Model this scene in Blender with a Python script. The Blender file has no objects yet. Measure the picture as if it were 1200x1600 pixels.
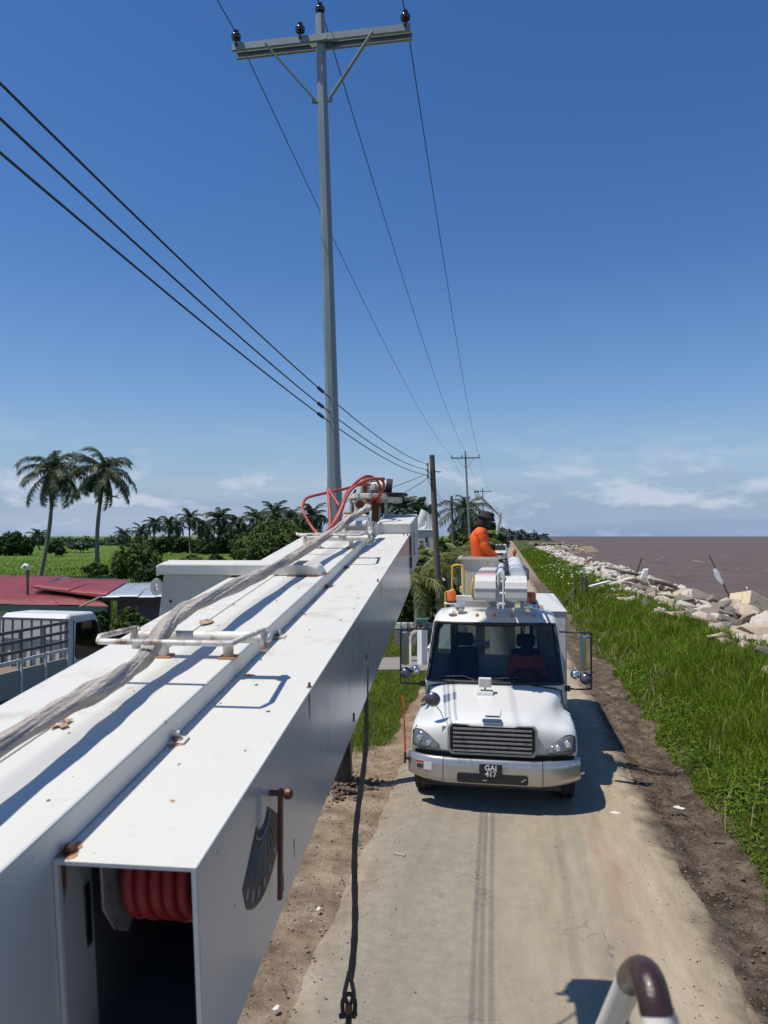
import bpy, bmesh, math, random
import numpy as np
from mathutils import Vector, Matrix

scene = bpy.context.scene
col = scene.collection
R = math.radians
random.seed(7)

# ------------------------------------------------------------------ camera, sky, sun, exposure
H = 3.75                       # eye height above the road
FPX = 1150.0                   # focal length in photograph pixels (1200 x 1600)
YAW = math.atan(195 / FPX)     # the road runs along +Y, the camera looks a little left of it
PITCH = math.atan(38 / FPX)
cam_data = bpy.data.cameras.new('camera')
cam = bpy.data.objects.new('camera', cam_data)
col.objects.link(cam)
cam.location = (0, 0, H)
cam.rotation_euler = (math.pi / 2 + PITCH, 0, YAW)
cam_data.sensor_fit = 'VERTICAL'
cam_data.sensor_height = 36
cam_data.lens = 36 * FPX / 1600
cam_data.dof.use_dof = True
cam_data.dof.focus_distance = 9.0
cam_data.dof.aperture_fstop = 8.5
cam_data.clip_start = 0.05
cam_data.clip_end = 60000
scene.camera = cam
scene.render.resolution_x, scene.render.resolution_y = 768, 1024

TO_SUN = Vector((-0.41, -0.20, 1.0)).normalized()
SUN_EL = math.asin(TO_SUN.z)
SUN_AZ = math.atan2(TO_SUN.x, TO_SUN.y)
world = bpy.data.worlds.new('World')
scene.world = world
world.use_nodes = True
wn, wl = world.node_tree.nodes, world.node_tree.links
wn.clear()
sky = wn.new('ShaderNodeTexSky')
sky.sky_type = 'NISHITA'
sky.sun_disc = False
sky.sun_elevation = SUN_EL
sky.sun_rotation = SUN_AZ
sky.altitude = 0
sky.air_density = 1.0
sky.dust_density = 0.15
sky.ozone_density = 2.5
bg = wn.new('ShaderNodeBackground')
bg.inputs['Strength'].default_value = 0.116
wo = wn.new('ShaderNodeOutputWorld')
# low trade-wind clouds: a noise field on the sky directions, gathered towards the horizon
tc = wn.new('ShaderNodeTexCoord')
sep = wn.new('ShaderNodeSeparateXYZ')
wl.new(tc.outputs['Generated'], sep.inputs[0])


def wmath(op, a, b=None, clamp=False):
    n = wn.new('ShaderNodeMath')
    n.operation = op
    n.use_clamp = clamp
    for i, s in enumerate((a, b)):
        if s is None:
            continue
        if isinstance(s, (int, float)):
            n.inputs[i].default_value = s
        else:
            wl.new(s, n.inputs[i])
    return n.outputs[0]


def wnoise(scale, vec, detail=6, rough=0.6):
    n = wn.new('ShaderNodeTexNoise')
    n.inputs['Scale'].default_value = scale
    n.inputs['Detail'].default_value = detail
    n.inputs['Roughness'].default_value = rough
    wl.new(vec, n.inputs['Vector'])
    return n.outputs['Fac']


def wramp(fac, stops):
    n = wn.new('ShaderNodeValToRGB')
    el = n.color_ramp.elements
    while len(el) < len(stops):
        el.new(0.5)
    for e, (p, c) in zip(el, stops):
        e.position = p
        e.color = (c, c, c, 1)
    wl.new(fac, n.inputs[0])
    return n.outputs[0]


mp = wn.new('ShaderNodeMapping')
mp.inputs['Scale'].default_value = (1.5, 1.5, 4.2)
mp.inputs['Location'].default_value = (0.37, 0.9, 0.2)
wl.new(tc.outputs['Generated'], mp.inputs[0])
band = wramp(sep.outputs['Z'], [(0.0, 0.65), (0.035, 1.0), (0.075, 0.75), (0.115, 0.2), (0.16, 0.0)])
puffs = wramp(wnoise(7.0, mp.outputs[0], 9, 0.62), [(0.49, 0.0), (0.56, 0.5), (0.63, 1.0)])
mp2 = wn.new('ShaderNodeMapping')
mp2.inputs['Scale'].default_value = (1, 1, 11)
mp2.inputs['Location'].default_value = (3.1, 0.2, 1.7)
wl.new(tc.outputs['Generated'], mp2.inputs[0])
veil = wramp(wnoise(2.2, mp2.outputs[0], 5, 0.55), [(0.42, 0.0), (0.68, 0.5)])
lone = wramp(wnoise(4.2, mp.outputs[0], 8, 0.6), [(0.69, 0.0), (0.80, 0.35)])
mask = wmath('MULTIPLY', band, wmath('MAXIMUM', puffs, veil))
mask = wmath('MULTIPLY', mask, 0.75)
mask = wmath('MAXIMUM', mask, wmath('MULTIPLY', lone, wramp(sep.outputs['Z'], [(0.1, 0.0), (0.3, 0.7), (0.5, 0.0)])), True)
hsv = wn.new('ShaderNodeHueSaturation')
hsv.inputs['Hue'].default_value = 0.508
hsv.inputs['Saturation'].default_value = 1.28
wl.new(sky.outputs[0], hsv.inputs['Color'])
mixc = wn.new('ShaderNodeMix')
mixc.data_type = 'RGBA'
wl.new(mask, mixc.inputs['Factor'])
haze_mix = wn.new('ShaderNodeMix')            # moist sea air greys the lowest degrees of the sky
haze_mix.data_type = 'RGBA'
wl.new(wramp(sep.outputs['Z'], [(0.0, 1.0), (0.035, 0.88), (0.10, 0.50), (0.19, 0.16), (0.34, 0.0)]), haze_mix.inputs['Factor'])
wl.new(hsv.outputs[0], haze_mix.inputs['A'])
haze_mix.inputs['B'].default_value = (2.2, 3.1, 4.75, 1)
wl.new(haze_mix.outputs['Result'], mixc.inputs['A'])
mixc.inputs['B'].default_value = (5.4, 5.9, 6.9, 1)
wl.new(mixc.outputs['Result'], bg.inputs['Color'])
wl.new(bg.outputs[0], wo.inputs['Surface'])

sun_data = bpy.data.lights.new('sun', 'SUN')
sun_data.energy = 4.6
sun_data.angle = R(0.53)
sun_data.color = (1.0, 0.945, 0.85)
sun = bpy.data.objects.new('sun', sun_data)
col.objects.link(sun)
sun.rotation_euler = TO_SUN.to_track_quat('Z', 'Y').to_euler()

vs = scene.view_settings
vs.view_transform = 'Standard'
vs.look = 'None'
vs.gamma = 1
vs.exposure = 0.0
vs.use_curve_mapping = False
scene.cycles.use_denoising = True
scene.cycles.max_bounces = 7
scene.cycles.transparent_max_bounces = 12
scene.cycles.caustics_reflective = False
scene.cycles.caustics_refractive = False

# ------------------------------------------------------------------ from photograph pixels to places
CF = Vector((-math.sin(YAW) * math.cos(PITCH), math.cos(YAW) * math.cos(PITCH), math.sin(PITCH)))
CR = Vector((math.cos(YAW), math.sin(YAW), 0))
CU = CR.cross(CF)


def ray(u, v):
    return CF + CR * ((u - 600) / FPX) + CU * ((800 - v) / FPX)


def P(u, v, d):                 # the place at depth d metres
    return Vector((0, 0, H)) + ray(u, v) * d


def G(u, v, z=0.0):             # the place at height z
    r = ray(u, v)
    return Vector((0, 0, H)) + r * ((z - H) / r.z)


# ------------------------------------------------------------------ materials
MATS = {}


def pm(name, c, rough=0.6, metal=0.0, var=0.12, vscale=3.0, bump=0.0, bscale=60.0, dirt=None, damt=0.0, dscale=4.0,
       spec=0.5, coat=0.0, dthr=0.5, stretch=(1, 1, 1), transl=0.0, island=0.0, emit=None, dirt2=None):
    m = bpy.data.materials.new(name)
    m.use_nodes = True
    n, l = m.node_tree.nodes, m.node_tree.links
    b = n['Principled BSDF']
    b.inputs['Roughness'].default_value = rough
    b.inputs['Metallic'].default_value = metal
    b.inputs['Specular IOR Level'].default_value = spec
    if coat:
        b.inputs['Coat Weight'].default_value = coat
        b.inputs['Coat Roughness'].default_value = 0.08
    t = n.new('ShaderNodeTexCoord')
    mpn = n.new('ShaderNodeMapping')
    mpn.inputs['Scale'].default_value = stretch
    l.new(t.outputs['Object'], mpn.inputs[0])
    vec = mpn.outputs[0]

    def noise(s, det=5, ro=0.6):
        k = n.new('ShaderNodeTexNoise')
        k.inputs['Scale'].default_value = s
        k.inputs['Detail'].default_value = det
        k.inputs['Roughness'].default_value = ro
        l.new(vec, k.inputs['Vector'])
        return k.outputs['Fac']

    def mix(fac, A, B, mode='MIX'):
        k = n.new('ShaderNodeMix')
        k.data_type = 'RGBA'
        k.blend_type = mode
        for s, key in ((fac, 'Factor'), (A, 'A'), (B, 'B')):
            if isinstance(s, (int, float)):
                k.inputs[key].default_value = s
            elif isinstance(s, tuple):
                k.inputs[key].default_value = (*s, 1)
            else:
                l.new(s, k.inputs[key])
        return k.outputs['Result']

    lo = tuple(max(0, x * (1 - var)) for x in c)
    hi = tuple(min(1, x * (1 + var)) for x in c)
    color = mix(noise(vscale), lo, hi)
    if island:
        g = n.new('ShaderNodeNewGeometry')
        k = n.new('ShaderNodeMapRange')
        l.new(g.outputs['Random Per Island'], k.inputs[0])
        k.inputs['To Min'].default_value = 1 - island
        k.inputs['To Max'].default_value = 1 + island
        v = n.new('ShaderNodeHueSaturation')
        l.new(k.outputs[0], v.inputs['Value'])
        l.new(color, v.inputs['Color'])
        color = v.outputs[0]
    if dirt:
        r = n.new('ShaderNodeValToRGB')
        r.color_ramp.elements[0].position = dthr
        r.color_ramp.elements[1].position = min(1, dthr + 0.18)
        r.color_ramp.elements[1].color = (damt, damt, damt, 1)
        l.new(noise(dscale, 9, 0.68), r.inputs[0])
        color = mix(r.outputs[0], color, dirt)
    if dirt2:                      # a second, finer layer of specks: colour, amount, scale, threshold
        r = n.new('ShaderNodeValToRGB')
        r.color_ramp.elements[0].position = dirt2[3]
        r.color_ramp.elements[1].position = min(1, dirt2[3] + 0.06)
        r.color_ramp.elements[1].color = (dirt2[1],) * 3 + (1,)
        l.new(noise(dirt2[2], 4, 0.6), r.inputs[0])
        color = mix(r.outputs[0], color, dirt2[0])
    l.new(color, b.inputs['Base Color'])
    if bump:
        k = n.new('ShaderNodeBump')
        k.inputs['Strength'].default_value = bump
        k.inputs['Distance'].default_value = 0.02
        l.new(noise(bscale, 6, 0.65), k.inputs['Height'])
        l.new(k.outputs[0], b.inputs['Normal'])
    if transl:
        tr = n.new('ShaderNodeBsdfTranslucent')
        l.new(color, tr.inputs['Color'])
        ms = n.new('ShaderNodeMixShader')
        ms.inputs[0].default_value = transl
        l.new(b.outputs[0], ms.inputs[1])
        l.new(tr.outputs[0], ms.inputs[2])
        l.new(ms.outputs[0], n['Material Output'].inputs['Surface'])
    if emit:
        b.inputs['Emission Color'].default_value = (*emit, 1)
        b.inputs['Emission Strength'].default_value = 1
    MATS[name] = m
    return m


RUST = (0.19, 0.075, 0.03)
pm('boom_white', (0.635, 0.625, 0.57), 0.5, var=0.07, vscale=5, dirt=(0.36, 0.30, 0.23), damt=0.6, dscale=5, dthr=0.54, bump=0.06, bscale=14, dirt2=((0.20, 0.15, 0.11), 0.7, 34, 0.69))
pm('boom_white_shaded', (0.52, 0.515, 0.49), 0.2, var=0.06, vscale=3, coat=0.15, dirt=(0.26, 0.22, 0.18), damt=0.45, dscale=3.5, dthr=0.55, dirt2=((0.16, 0.12, 0.09), 0.6, 26, 0.68), bump=0.04, bscale=5)  # boom white again, darkened so shade sits in the colour; dirt over it
pm('boom_rusty', (0.72, 0.69, 0.61), 0.5, var=0.06, vscale=8, dirt=RUST, damt=0.85, dscale=17, dthr=0.50, bump=0.15, bscale=60)
pm('rail_rusty', (0.74, 0.71, 0.64), 0.45, var=0.06, vscale=9, dirt=RUST, damt=0.95, dscale=26, dthr=0.45, bump=0.15, bscale=90)
pm('rust', RUST, 0.85, var=0.45, vscale=40, bump=0.4, bscale=150)
pm('rust_stain', (0.42, 0.22, 0.10), 0.8, var=0.4, vscale=30)
pm('rust_pin', (0.16, 0.075, 0.045), 0.42, 0.5, var=0.4, vscale=30, bump=0.15, bscale=90)
pm('grimy_shade', (0.075, 0.078, 0.08), 0.7, var=0.3, vscale=6)  # shade inside the boom painted dark, with its bare grimy steel
pm('bundle', (0.56, 0.50, 0.43), 0.8, var=0.35, vscale=40, dirt=(0.27, 0.15, 0.09), damt=0.8, dscale=22, dthr=0.54, bump=0.8, bscale=90, stretch=(1, 0.14, 0.8))
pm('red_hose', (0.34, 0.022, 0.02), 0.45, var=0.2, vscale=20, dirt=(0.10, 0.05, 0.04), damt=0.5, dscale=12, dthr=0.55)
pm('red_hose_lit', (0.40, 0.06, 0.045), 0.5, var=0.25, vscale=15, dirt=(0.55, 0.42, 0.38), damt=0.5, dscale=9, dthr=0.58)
pm('dark_metal', (0.055, 0.055, 0.058), 0.5, 0.3, var=0.3, vscale=10)
pm('black_paint', (0.018, 0.018, 0.02), 0.4, var=0.2)
pm('black_plastic', (0.022, 0.022, 0.024), 0.55, var=0.2)
pm('rubber', (0.022, 0.021, 0.02), 0.85, var=0.3, vscale=12, dirt=(0.16, 0.13, 0.10), damt=0.5, dscale=6, dthr=0.5)
pm('reel_plate', (0.34, 0.34, 0.33), 0.5, 0.2, var=0.15, vscale=15, dirt=(0.06, 0.06, 0.06), damt=0.9, dscale=26, dthr=0.52)
pm('gauge_black', (0.025, 0.026, 0.03), 0.45, var=0.2, vscale=20, dirt=(0.18, 0.17, 0.16), damt=0.4, dscale=18, dthr=0.55)
pm('gauge_mark', (0.36, 0.35, 0.35), 0.6, var=0.2, vscale=25)
pm('galvanised', (0.27, 0.31, 0.32), 0.5, 0.35, var=0.15, vscale=3.5, dirt=(0.17, 0.18, 0.18), damt=0.6, dscale=2.2, dthr=0.48, bump=0.05, bscale=30, stretch=(1, 1, 0.25))
pm('galv_arm', (0.24, 0.275, 0.275), 0.5, 0.35, var=0.2, vscale=4, dirt=(0.16, 0.13, 0.10), damt=0.4, dscale=6, dthr=0.55)
pm('porcelain', (0.035, 0.017, 0.012), 0.12, var=0.2, coat=0.6)
pm('wire', (0.035, 0.033, 0.032), 0.6, var=0.2)
pm('pole_wood', (0.13, 0.105, 0.085), 0.9, var=0.35, vscale=4, bump=0.4, bscale=40, stretch=(6, 6, 0.5))
pm('truck_white', (0.68, 0.675, 0.64), 0.28, var=0.02, vscale=2, coat=0.5, dirt=(0.40, 0.32, 0.22), damt=0.4, dscale=2.1, dthr=0.58, dirt2=((0.30, 0.24, 0.17), 0.5, 30, 0.70))
pm('utility_white', (0.62, 0.615, 0.58), 0.45, var=0.05, vscale=3, dirt=(0.36, 0.29, 0.21), damt=0.5, dscale=4, dthr=0.57)
pm('fibreglass', (0.58, 0.54, 0.46), 0.5, var=0.06, vscale=3, dirt=(0.34, 0.29, 0.24), damt=0.4, dscale=4, dthr=0.58)
pm('insulator_grey', (0.62, 0.65, 0.67), 0.4, var=0.05, vscale=5)
pm('faded_red', (0.62, 0.30, 0.28), 0.5, var=0.15, vscale=6, dirt=(0.75, 0.73, 0.70), damt=0.6, dscale=7, dthr=0.5)
pm('bumper_steel', (0.52, 0.51, 0.48), 0.30, 0.75, var=0.06, vscale=5, dirt=(0.22, 0.18, 0.14), damt=0.4, dscale=3.5, dthr=0.52)
pm('chrome', (0.72, 0.73, 0.74), 0.10, 1.0, var=0.04)
pm('grille_metal', (0.36, 0.355, 0.35), 0.36, 0.7, var=0.1, vscale=9, dirt=(0.12, 0.10, 0.085), damt=0.6, dscale=7, dthr=0.5)
pm('grille_surround', (0.33, 0.345, 0.35), 0.35, 0.4, var=0.06)
pm('amber', (0.75, 0.20, 0.03), 0.25, var=0.08, coat=0.5)
pm('beacon_orange', (0.72, 0.12, 0.015), 0.25, var=0.1, coat=0.6)
pm('rod_red', (0.72, 0.075, 0.03), 0.45, var=0.1)
pm('yellow_paint', (0.62, 0.40, 0.04), 0.45, var=0.12, vscale=8, dirt=(0.2, 0.12, 0.06), damt=0.5, dscale=14, dthr=0.56)
pm('plate_white', (0.78, 0.78, 0.76), 0.5, var=0.03)
pm('sticker_red', (0.45, 0.05, 0.04), 0.5, var=0.1)
pm('sticker_pale', (0.62, 0.61, 0.58), 0.5, var=0.2, vscale=60)
pm('lamp_lens', (0.15, 0.165, 0.165), 0.09, 0.2, var=0.6, vscale=12, coat=0.4)
pm('lamp_bowl', (0.75, 0.76, 0.77), 0.15, 0.7, var=0.2, vscale=18)
pm('mirror_back', (0.09, 0.09, 0.12), 0.32, 0.3, var=0.1, coat=0.3)
pm('seat_dark', (0.025, 0.026, 0.032), 0.8, var=0.2)
pm('dash', (0.16, 0.155, 0.15), 0.75, var=0.15)
pm('orange_cloth', (0.86, 0.115, 0.012), 0.8, var=0.1, vscale=6, bump=0.5, bscale=9)
pm('red_cloth', (0.80, 0.11, 0.04), 0.85, var=0.12, vscale=6, bump=0.3, bscale=12)
pm('dark_cloth', (0.022, 0.02, 0.026), 0.9, var=0.3, vscale=9)
pm('grey_cloth', (0.05, 0.055, 0.07), 0.9, var=0.2, vscale=9)
pm('skin', (0.09, 0.045, 0.03), 0.6, var=0.12, vscale=14)
pm('red_roof', (0.20, 0.020, 0.026), 0.6, var=0.25, vscale=1.0, dirt=(0.24, 0.07, 0.07), damt=0.5, dscale=1.6, dthr=0.5)
pm('pink_roof', (0.25, 0.045, 0.052), 0.6, var=0.2, vscale=1.1, dirt=(0.28, 0.12, 0.115), damt=0.5, dscale=1.8, dthr=0.5)
pm('zinc', (0.42, 0.46, 0.50), 0.45, 0.3, var=0.08, vscale=1.5, dirt=(0.28, 0.27, 0.26), damt=0.4, dscale=3, dthr=0.55)
pm('fascia_green', (0.05, 0.11, 0.105), 0.7, var=0.2)
pm('house_white', (0.62, 0.62, 0.60), 0.8, var=0.1, dirt=(0.33, 0.28, 0.22), damt=0.6, dscale=2, dthr=0.5)
pm('house_purple', (0.20, 0.12, 0.19), 0.85, var=0.12, dirt=(0.12, 0.08, 0.1), damt=0.5, dscale=1.5, dthr=0.5)
pm('board_wood', (0.20, 0.15, 0.11), 0.9, var=0.35, vscale=3, bump=0.3, bscale=30, stretch=(1, 1, 6))
pm('tarpaulin', (0.40, 0.41, 0.40), 0.8, var=0.2, vscale=2)
pm('flat_white', (0.64, 0.645, 0.63), 0.4, var=0.04, coat=0.2, dirt=(0.3, 0.26, 0.2), damt=0.5, dscale=2.5, dthr=0.56)
pm('flat_bluish', (0.27, 0.29, 0.295), 0.5, var=0.08, dirt=(0.22, 0.19, 0.16), damt=0.6, dscale=3, dthr=0.5)
pm('stake_grey', (0.11, 0.11, 0.115), 0.6, var=0.2, vscale=5)
pm('bark', (0.20, 0.17, 0.145), 0.95, var=0.35, vscale=3, bump=0.6, bscale=25, stretch=(1, 1, 3))
pm('frond', (0.050, 0.070, 0.020), 0.55, var=0.35, vscale=1.5, transl=0.22, island=0.35)
pm('frond_far', (0.042, 0.068, 0.026), 0.6, var=0.35, vscale=0.5, transl=0.15, island=0.35)
pm('frond_yellow', (0.17, 0.19, 0.045), 0.5, var=0.3, vscale=2, transl=0.25, island=0.3)
pm('coconut', (0.15, 0.13, 0.04), 0.6, var=0.3)
pm('leaf', (0.065, 0.105, 0.022), 0.75, spec=0.2, var=0.4, vscale=0.9, transl=0.22, island=0.45)
pm('leaf_dark', (0.033, 0.058, 0.016), 0.8, spec=0.15, var=0.4, vscale=0.7, transl=0.15, island=0.45)
pm('leaf_bright', (0.11, 0.185, 0.018), 0.7, spec=0.15, var=0.3, vscale=1.2, transl=0.3, island=0.4)
pm('leaf_far', (0.045, 0.075, 0.035), 0.8, var=0.4, vscale=0.06, island=0.35)
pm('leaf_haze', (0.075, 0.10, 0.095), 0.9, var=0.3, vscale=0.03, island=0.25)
pm('grass_blade', (0.145, 0.215, 0.017), 0.65, spec=0.12, var=0.45, vscale=0.55, transl=0.38, island=0.6, dirt=(0.30, 0.27, 0.07), damt=0.35, dscale=0.9, dthr=0.56)
pm('grass_field', (0.115, 0.185, 0.020), 0.75, spec=0.1, var=0.35, vscale=0.12, transl=0.2, island=0.3)
pm('straw', (0.36, 0.29, 0.13), 0.8, var=0.3, vscale=2, transl=0.25, island=0.4)
pm('gravel', (0.30, 0.26, 0.21), 0.9, var=0.5, vscale=9, island=0.5)
pm('tape', (0.42, 0.39, 0.36), 0.7, var=0.3, vscale=30)
pm('petal', (0.62, 0.60, 0.60), 0.7, var=0.1)
pm('boulder_pale', (0.47, 0.38, 0.28), 0.9, var=0.28, vscale=1.4, bump=0.7, bscale=7, dirt=(0.30, 0.185, 0.10), damt=0.65, dscale=1.1, dthr=0.5)
pm('boulder_white', (0.50, 0.46, 0.39), 0.85, var=0.25, vscale=1.6, bump=0.8, bscale=8, dirt=(0.22, 0.165, 0.115), damt=0.8, dscale=1.7, dthr=0.52)
pm('boulder_grey', (0.21, 0.18, 0.15), 0.9, var=0.3, vscale=1.5, bump=0.7, bscale=8, dirt=(0.12, 0.10, 0.085), damt=0.7, dscale=1.6, dthr=0.5)
pm('driftwood', (0.33, 0.29, 0.24), 0.9, var=0.3, vscale=6, bump=0.3, bscale=30)
pm('stake_dark', (0.05, 0.045, 0.04), 0.8, var=0.3)
pm('rag_white', (0.72, 0.71, 0.68), 0.9, var=0.1)
pm('foam_box', (0.66, 0.55, 0.37), 0.85, var=0.12, vscale=4, dirt=(0.36, 0.16, 0.06), damt=0.8, dscale=5, dthr=0.52)
pm('rope_dark', (0.13, 0.11, 0.09), 0.85, var=0.45, vscale=20, bump=0.7, bscale=120)
pm('shackle', (0.06, 0.05, 0.045), 0.55, 0.5, var=0.4, vscale=40)
pm('rail_brown', (0.040, 0.017, 0.014), 0.34, var=0.35, vscale=30, coat=0.15, dirt=(0.5, 0.42, 0.33), damt=0.8, dscale=24, dthr=0.69, bump=0.15, bscale=70)
pm('rail_cream', (0.70, 0.66, 0.56), 0.4, var=0.08, vscale=20, dirt=(0.22, 0.09, 0.05), damt=0.75, dscale=28, dthr=0.56)
pm('concrete', (0.23, 0.215, 0.195), 0.9, var=0.2, vscale=3, dirt=(0.2, 0.17, 0.14), damt=0.5, dscale=3)
pm('teal_paint', (0.10, 0.27, 0.22), 0.6, var=0.2)
pm('clod', (0.13, 0.095, 0.066), 0.95, var=0.4, vscale=6, bump=0.5, bscale=30)
pm('litter_pale', (0.62, 0.57, 0.49), 0.85, var=0.2)


def glass_mat(name, tint, refl=0.10):
    m = bpy.data.materials.new(name)
    m.use_nodes = True
    n, l = m.node_tree.nodes, m.node_tree.links
    n.remove(n['Principled BSDF'])
    tr = n.new('ShaderNodeBsdfTransparent')
    tr.inputs[0].default_value = (*tint, 1)
    gl = n.new('ShaderNodeBsdfGlossy')
    gl.inputs['Roughness'].default_value = 0.03
    fr = n.new('ShaderNodeFresnel')
    fr.inputs[0].default_value = 1.5
    ms = n.new('ShaderNodeMixShader')
    l.new(fr.outputs[0], ms.inputs[0])
    l.new(tr.outputs[0], ms.inputs[1])
    l.new(gl.outputs[0], ms.inputs[2])
    l.new(ms.outputs[0], n['Material Output'].inputs['Surface'])
    MATS[name] = m


glass_mat('windscreen', (0.56, 0.60, 0.60))
glass_mat('cab_glass', (0.30, 0.36, 0.36))

# ------------------------------------------------------------------ mesh helpers


def frame_of(d):
    d = Vector(d).normalized()
    a = Vector((0, 0, 1)) if abs(d.z) < 0.95 else Vector((1, 0, 0))
    x = a.cross(d).normalized()
    return x, d.cross(x)


class MB:
    def __init__(self):
        self.v, self.f, self.m = [], [], []

    def add(self, vs_, fs_, mi=0):
        o = len(self.v)
        self.v += [Vector(p) for p in vs_]
        self.f += [tuple(i + o for i in q) for q in fs_]
        self.m += [mi] * len(fs_)
        return self

    def hexa(self, b, t, mi=0):
        return self.add(list(b) + list(t), [(3, 2, 1, 0), (4, 5, 6, 7), (0, 1, 5, 4), (1, 2, 6, 5), (2, 3, 7, 6), (3, 0, 4, 7)], mi)

    def box(self, x0, x1, y0, y1, z0, z1, mi=0):
        return self.hexa([(x0, y0, z0), (x1, y0, z0), (x1, y1, z0), (x0, y1, z0)], [(x0, y0, z1), (x1, y0, z1), (x1, y1, z1), (x0, y1, z1)], mi)

    def cbox(self, c, s, rot=None, mi=0):
        k = MB().box(-s[0] / 2, s[0] / 2, -s[1] / 2, s[1] / 2, -s[2] / 2, s[2] / 2)
        q = Matrix.Translation(c) @ (rot if rot is not None else Matrix())
        return self.add([q @ p for p in k.v], k.f, mi)

    def bar(self, a, b, w, h, mi=0):
        a, b = Vector(a), Vector(b)
        x, y = frame_of(b - a)
        q = lambda p: [p + x * (sx * w / 2) + y * (sy * h / 2) for sx, sy in ((-1, -1), (1, -1), (1, 1), (-1, 1))]
        return self.hexa(q(a), q(b), mi)

    def tube(self, pts, r, n=8, closed=False, mi=0, cap=True):
        pts = [Vector(p) for p in pts]
        k = len(pts)
        rr = r if isinstance(r, (list, tuple)) else [r] * k
        vs_, fs_ = [], []
        x = None
        for i, p in enumerate(pts):
            if closed:
                d = pts[(i + 1) % k] - pts[i - 1]
            else:
                d = pts[min(i + 1, k - 1)] - pts[max(i - 1, 0)]
            d.normalize()
            if x is None:
                x, y = frame_of(d)
            else:
                x = (x - d * x.dot(d)).normalized()
                y = d.cross(x)
            for j in range(n):
                a = 2 * math.pi * j / n
                vs_.append(p + (x * math.cos(a) + y * math.sin(a)) * rr[i])
        for i in range(k if closed else k - 1):
            for j in range(n):
                a, b = i * n, ((i + 1) % k) * n
                fs_.append((a + j, a + (j + 1) % n, b + (j + 1) % n, b + j))
        if cap and not closed:
            fs_.append(tuple(range(n))[::-1])
            fs_.append(tuple((k - 1) * n + j for j in range(n)))
        return self.add(vs_, fs_, mi)

    def cyl(self, a, b, r, n=16, r2=None, mi=0):
        return self.tube([a, b], [r, r if r2 is None else r2], n, mi=mi)

    def lathe(self, prof, M=None, n=16, mi=0):      # prof: (radius, z)
        M = M or Matrix()
        vs_, fs_ = [], []
        for r, z in prof:
            for j in range(n):
                a = 2 * math.pi * j / n
                vs_.append(M @ Vector((r * math.cos(a), r * math.sin(a), z)))
        for i in range(len(prof) - 1):
            for j in range(n):
                fs_.append((i * n + j, i * n + (j + 1) % n, (i + 1) * n + (j + 1) % n, (i + 1) * n + j))
        fs_.append(tuple(range(n))[::-1])
        fs_.append(tuple((len(prof) - 1) * n + j for j in range(n)))
        return self.add(vs_, fs_, mi)

    def loft(self, rings, cap0=True, cap1=True, closed=True, mi=0):
        k = len(rings[0])
        vs_ = [p for r in rings for p in r]
        fs_ = []
        for i in range(len(rings) - 1):
            for j in range(k if closed else k - 1):
                fs_.append((i * k + j, i * k + (j + 1) % k, (i + 1) * k + (j + 1) % k, (i + 1) * k + j))
        if cap0:
            fs_.append(tuple(range(k))[::-1])
        if cap1:
            fs_.append(tuple((len(rings) - 1) * k + j for j in range(k)))
        return self.add(vs_, fs_, mi)

    def prism(self, poly, M, t):                    # poly in local xy, extruded along local z from 0 to t
        a = [M @ Vector((x, y, 0)) for x, y in poly]
        b = [M @ Vector((x, y, t)) for x, y in poly]
        return self.loft([a, b])

    def build(self, name, mats, parent=None, M=None, smooth=None, bevel=0.0, seg=2):
        me = bpy.data.meshes.new(name)
        M = M if M is not None else None
        vv = [M @ p for p in self.v] if M is not None else self.v
        if parent is not None:
            inv = root_matrix(parent).inverted()
            vv = [inv @ p for p in vv]
        me.from_pydata([tuple(p) for p in vv], [], self.f)
        if isinstance(mats, str):
            mats = [mats]
        for k in mats:
            me.materials.append(MATS[k])
        if len(mats) > 1:
            me.polygons.foreach_set('material_index', self.m)
        bm = bmesh.new()
        bm.from_mesh(me)
        bmesh.ops.recalc_face_normals(bm, faces=bm.faces)
        bm.to_mesh(me)
        bm.free()
        if smooth is not None:
            me.shade_smooth()
            me.set_sharp_from_angle(angle=R(smooth))
        o = bpy.data.objects.new(name, me)
        col.objects.link(o)
        if parent is not None:
            o.parent = parent
        if bevel:
            bv = o.modifiers.new('edge', 'BEVEL')
            bv.width = bevel
            bv.segments = seg
            bv.limit_method = 'ANGLE'
            bv.angle_limit = R(35)
        return o


ROOTM = {}


def root_matrix(o):
    m = Matrix()
    while o is not None:
        m = o.matrix_basis @ m
        o = o.parent
    return m


def tag(o, label=None, cat=None, group=None, kind=None):
    if label:
        o['label'] = label
    if cat:
        o['category'] = cat
    if group:
        o['group'] = group
    if kind:
        o['kind'] = kind
    return o


def empty(name, loc, rz=0.0, label=None, cat=None, group=None):
    o = bpy.data.objects.new(name, None)
    col.objects.link(o)
    o.empty_display_size = 0.2
    o.location = loc
    o.rotation_euler = (0, 0, rz)
    return tag(o, label, cat, group)


def copy_tree(o, parent=None):
    c = o.copy()
    col.objects.link(c)
    c.parent = parent
    for ch in list(o.children):
        copy_tree(ch, c)
    return c


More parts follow.
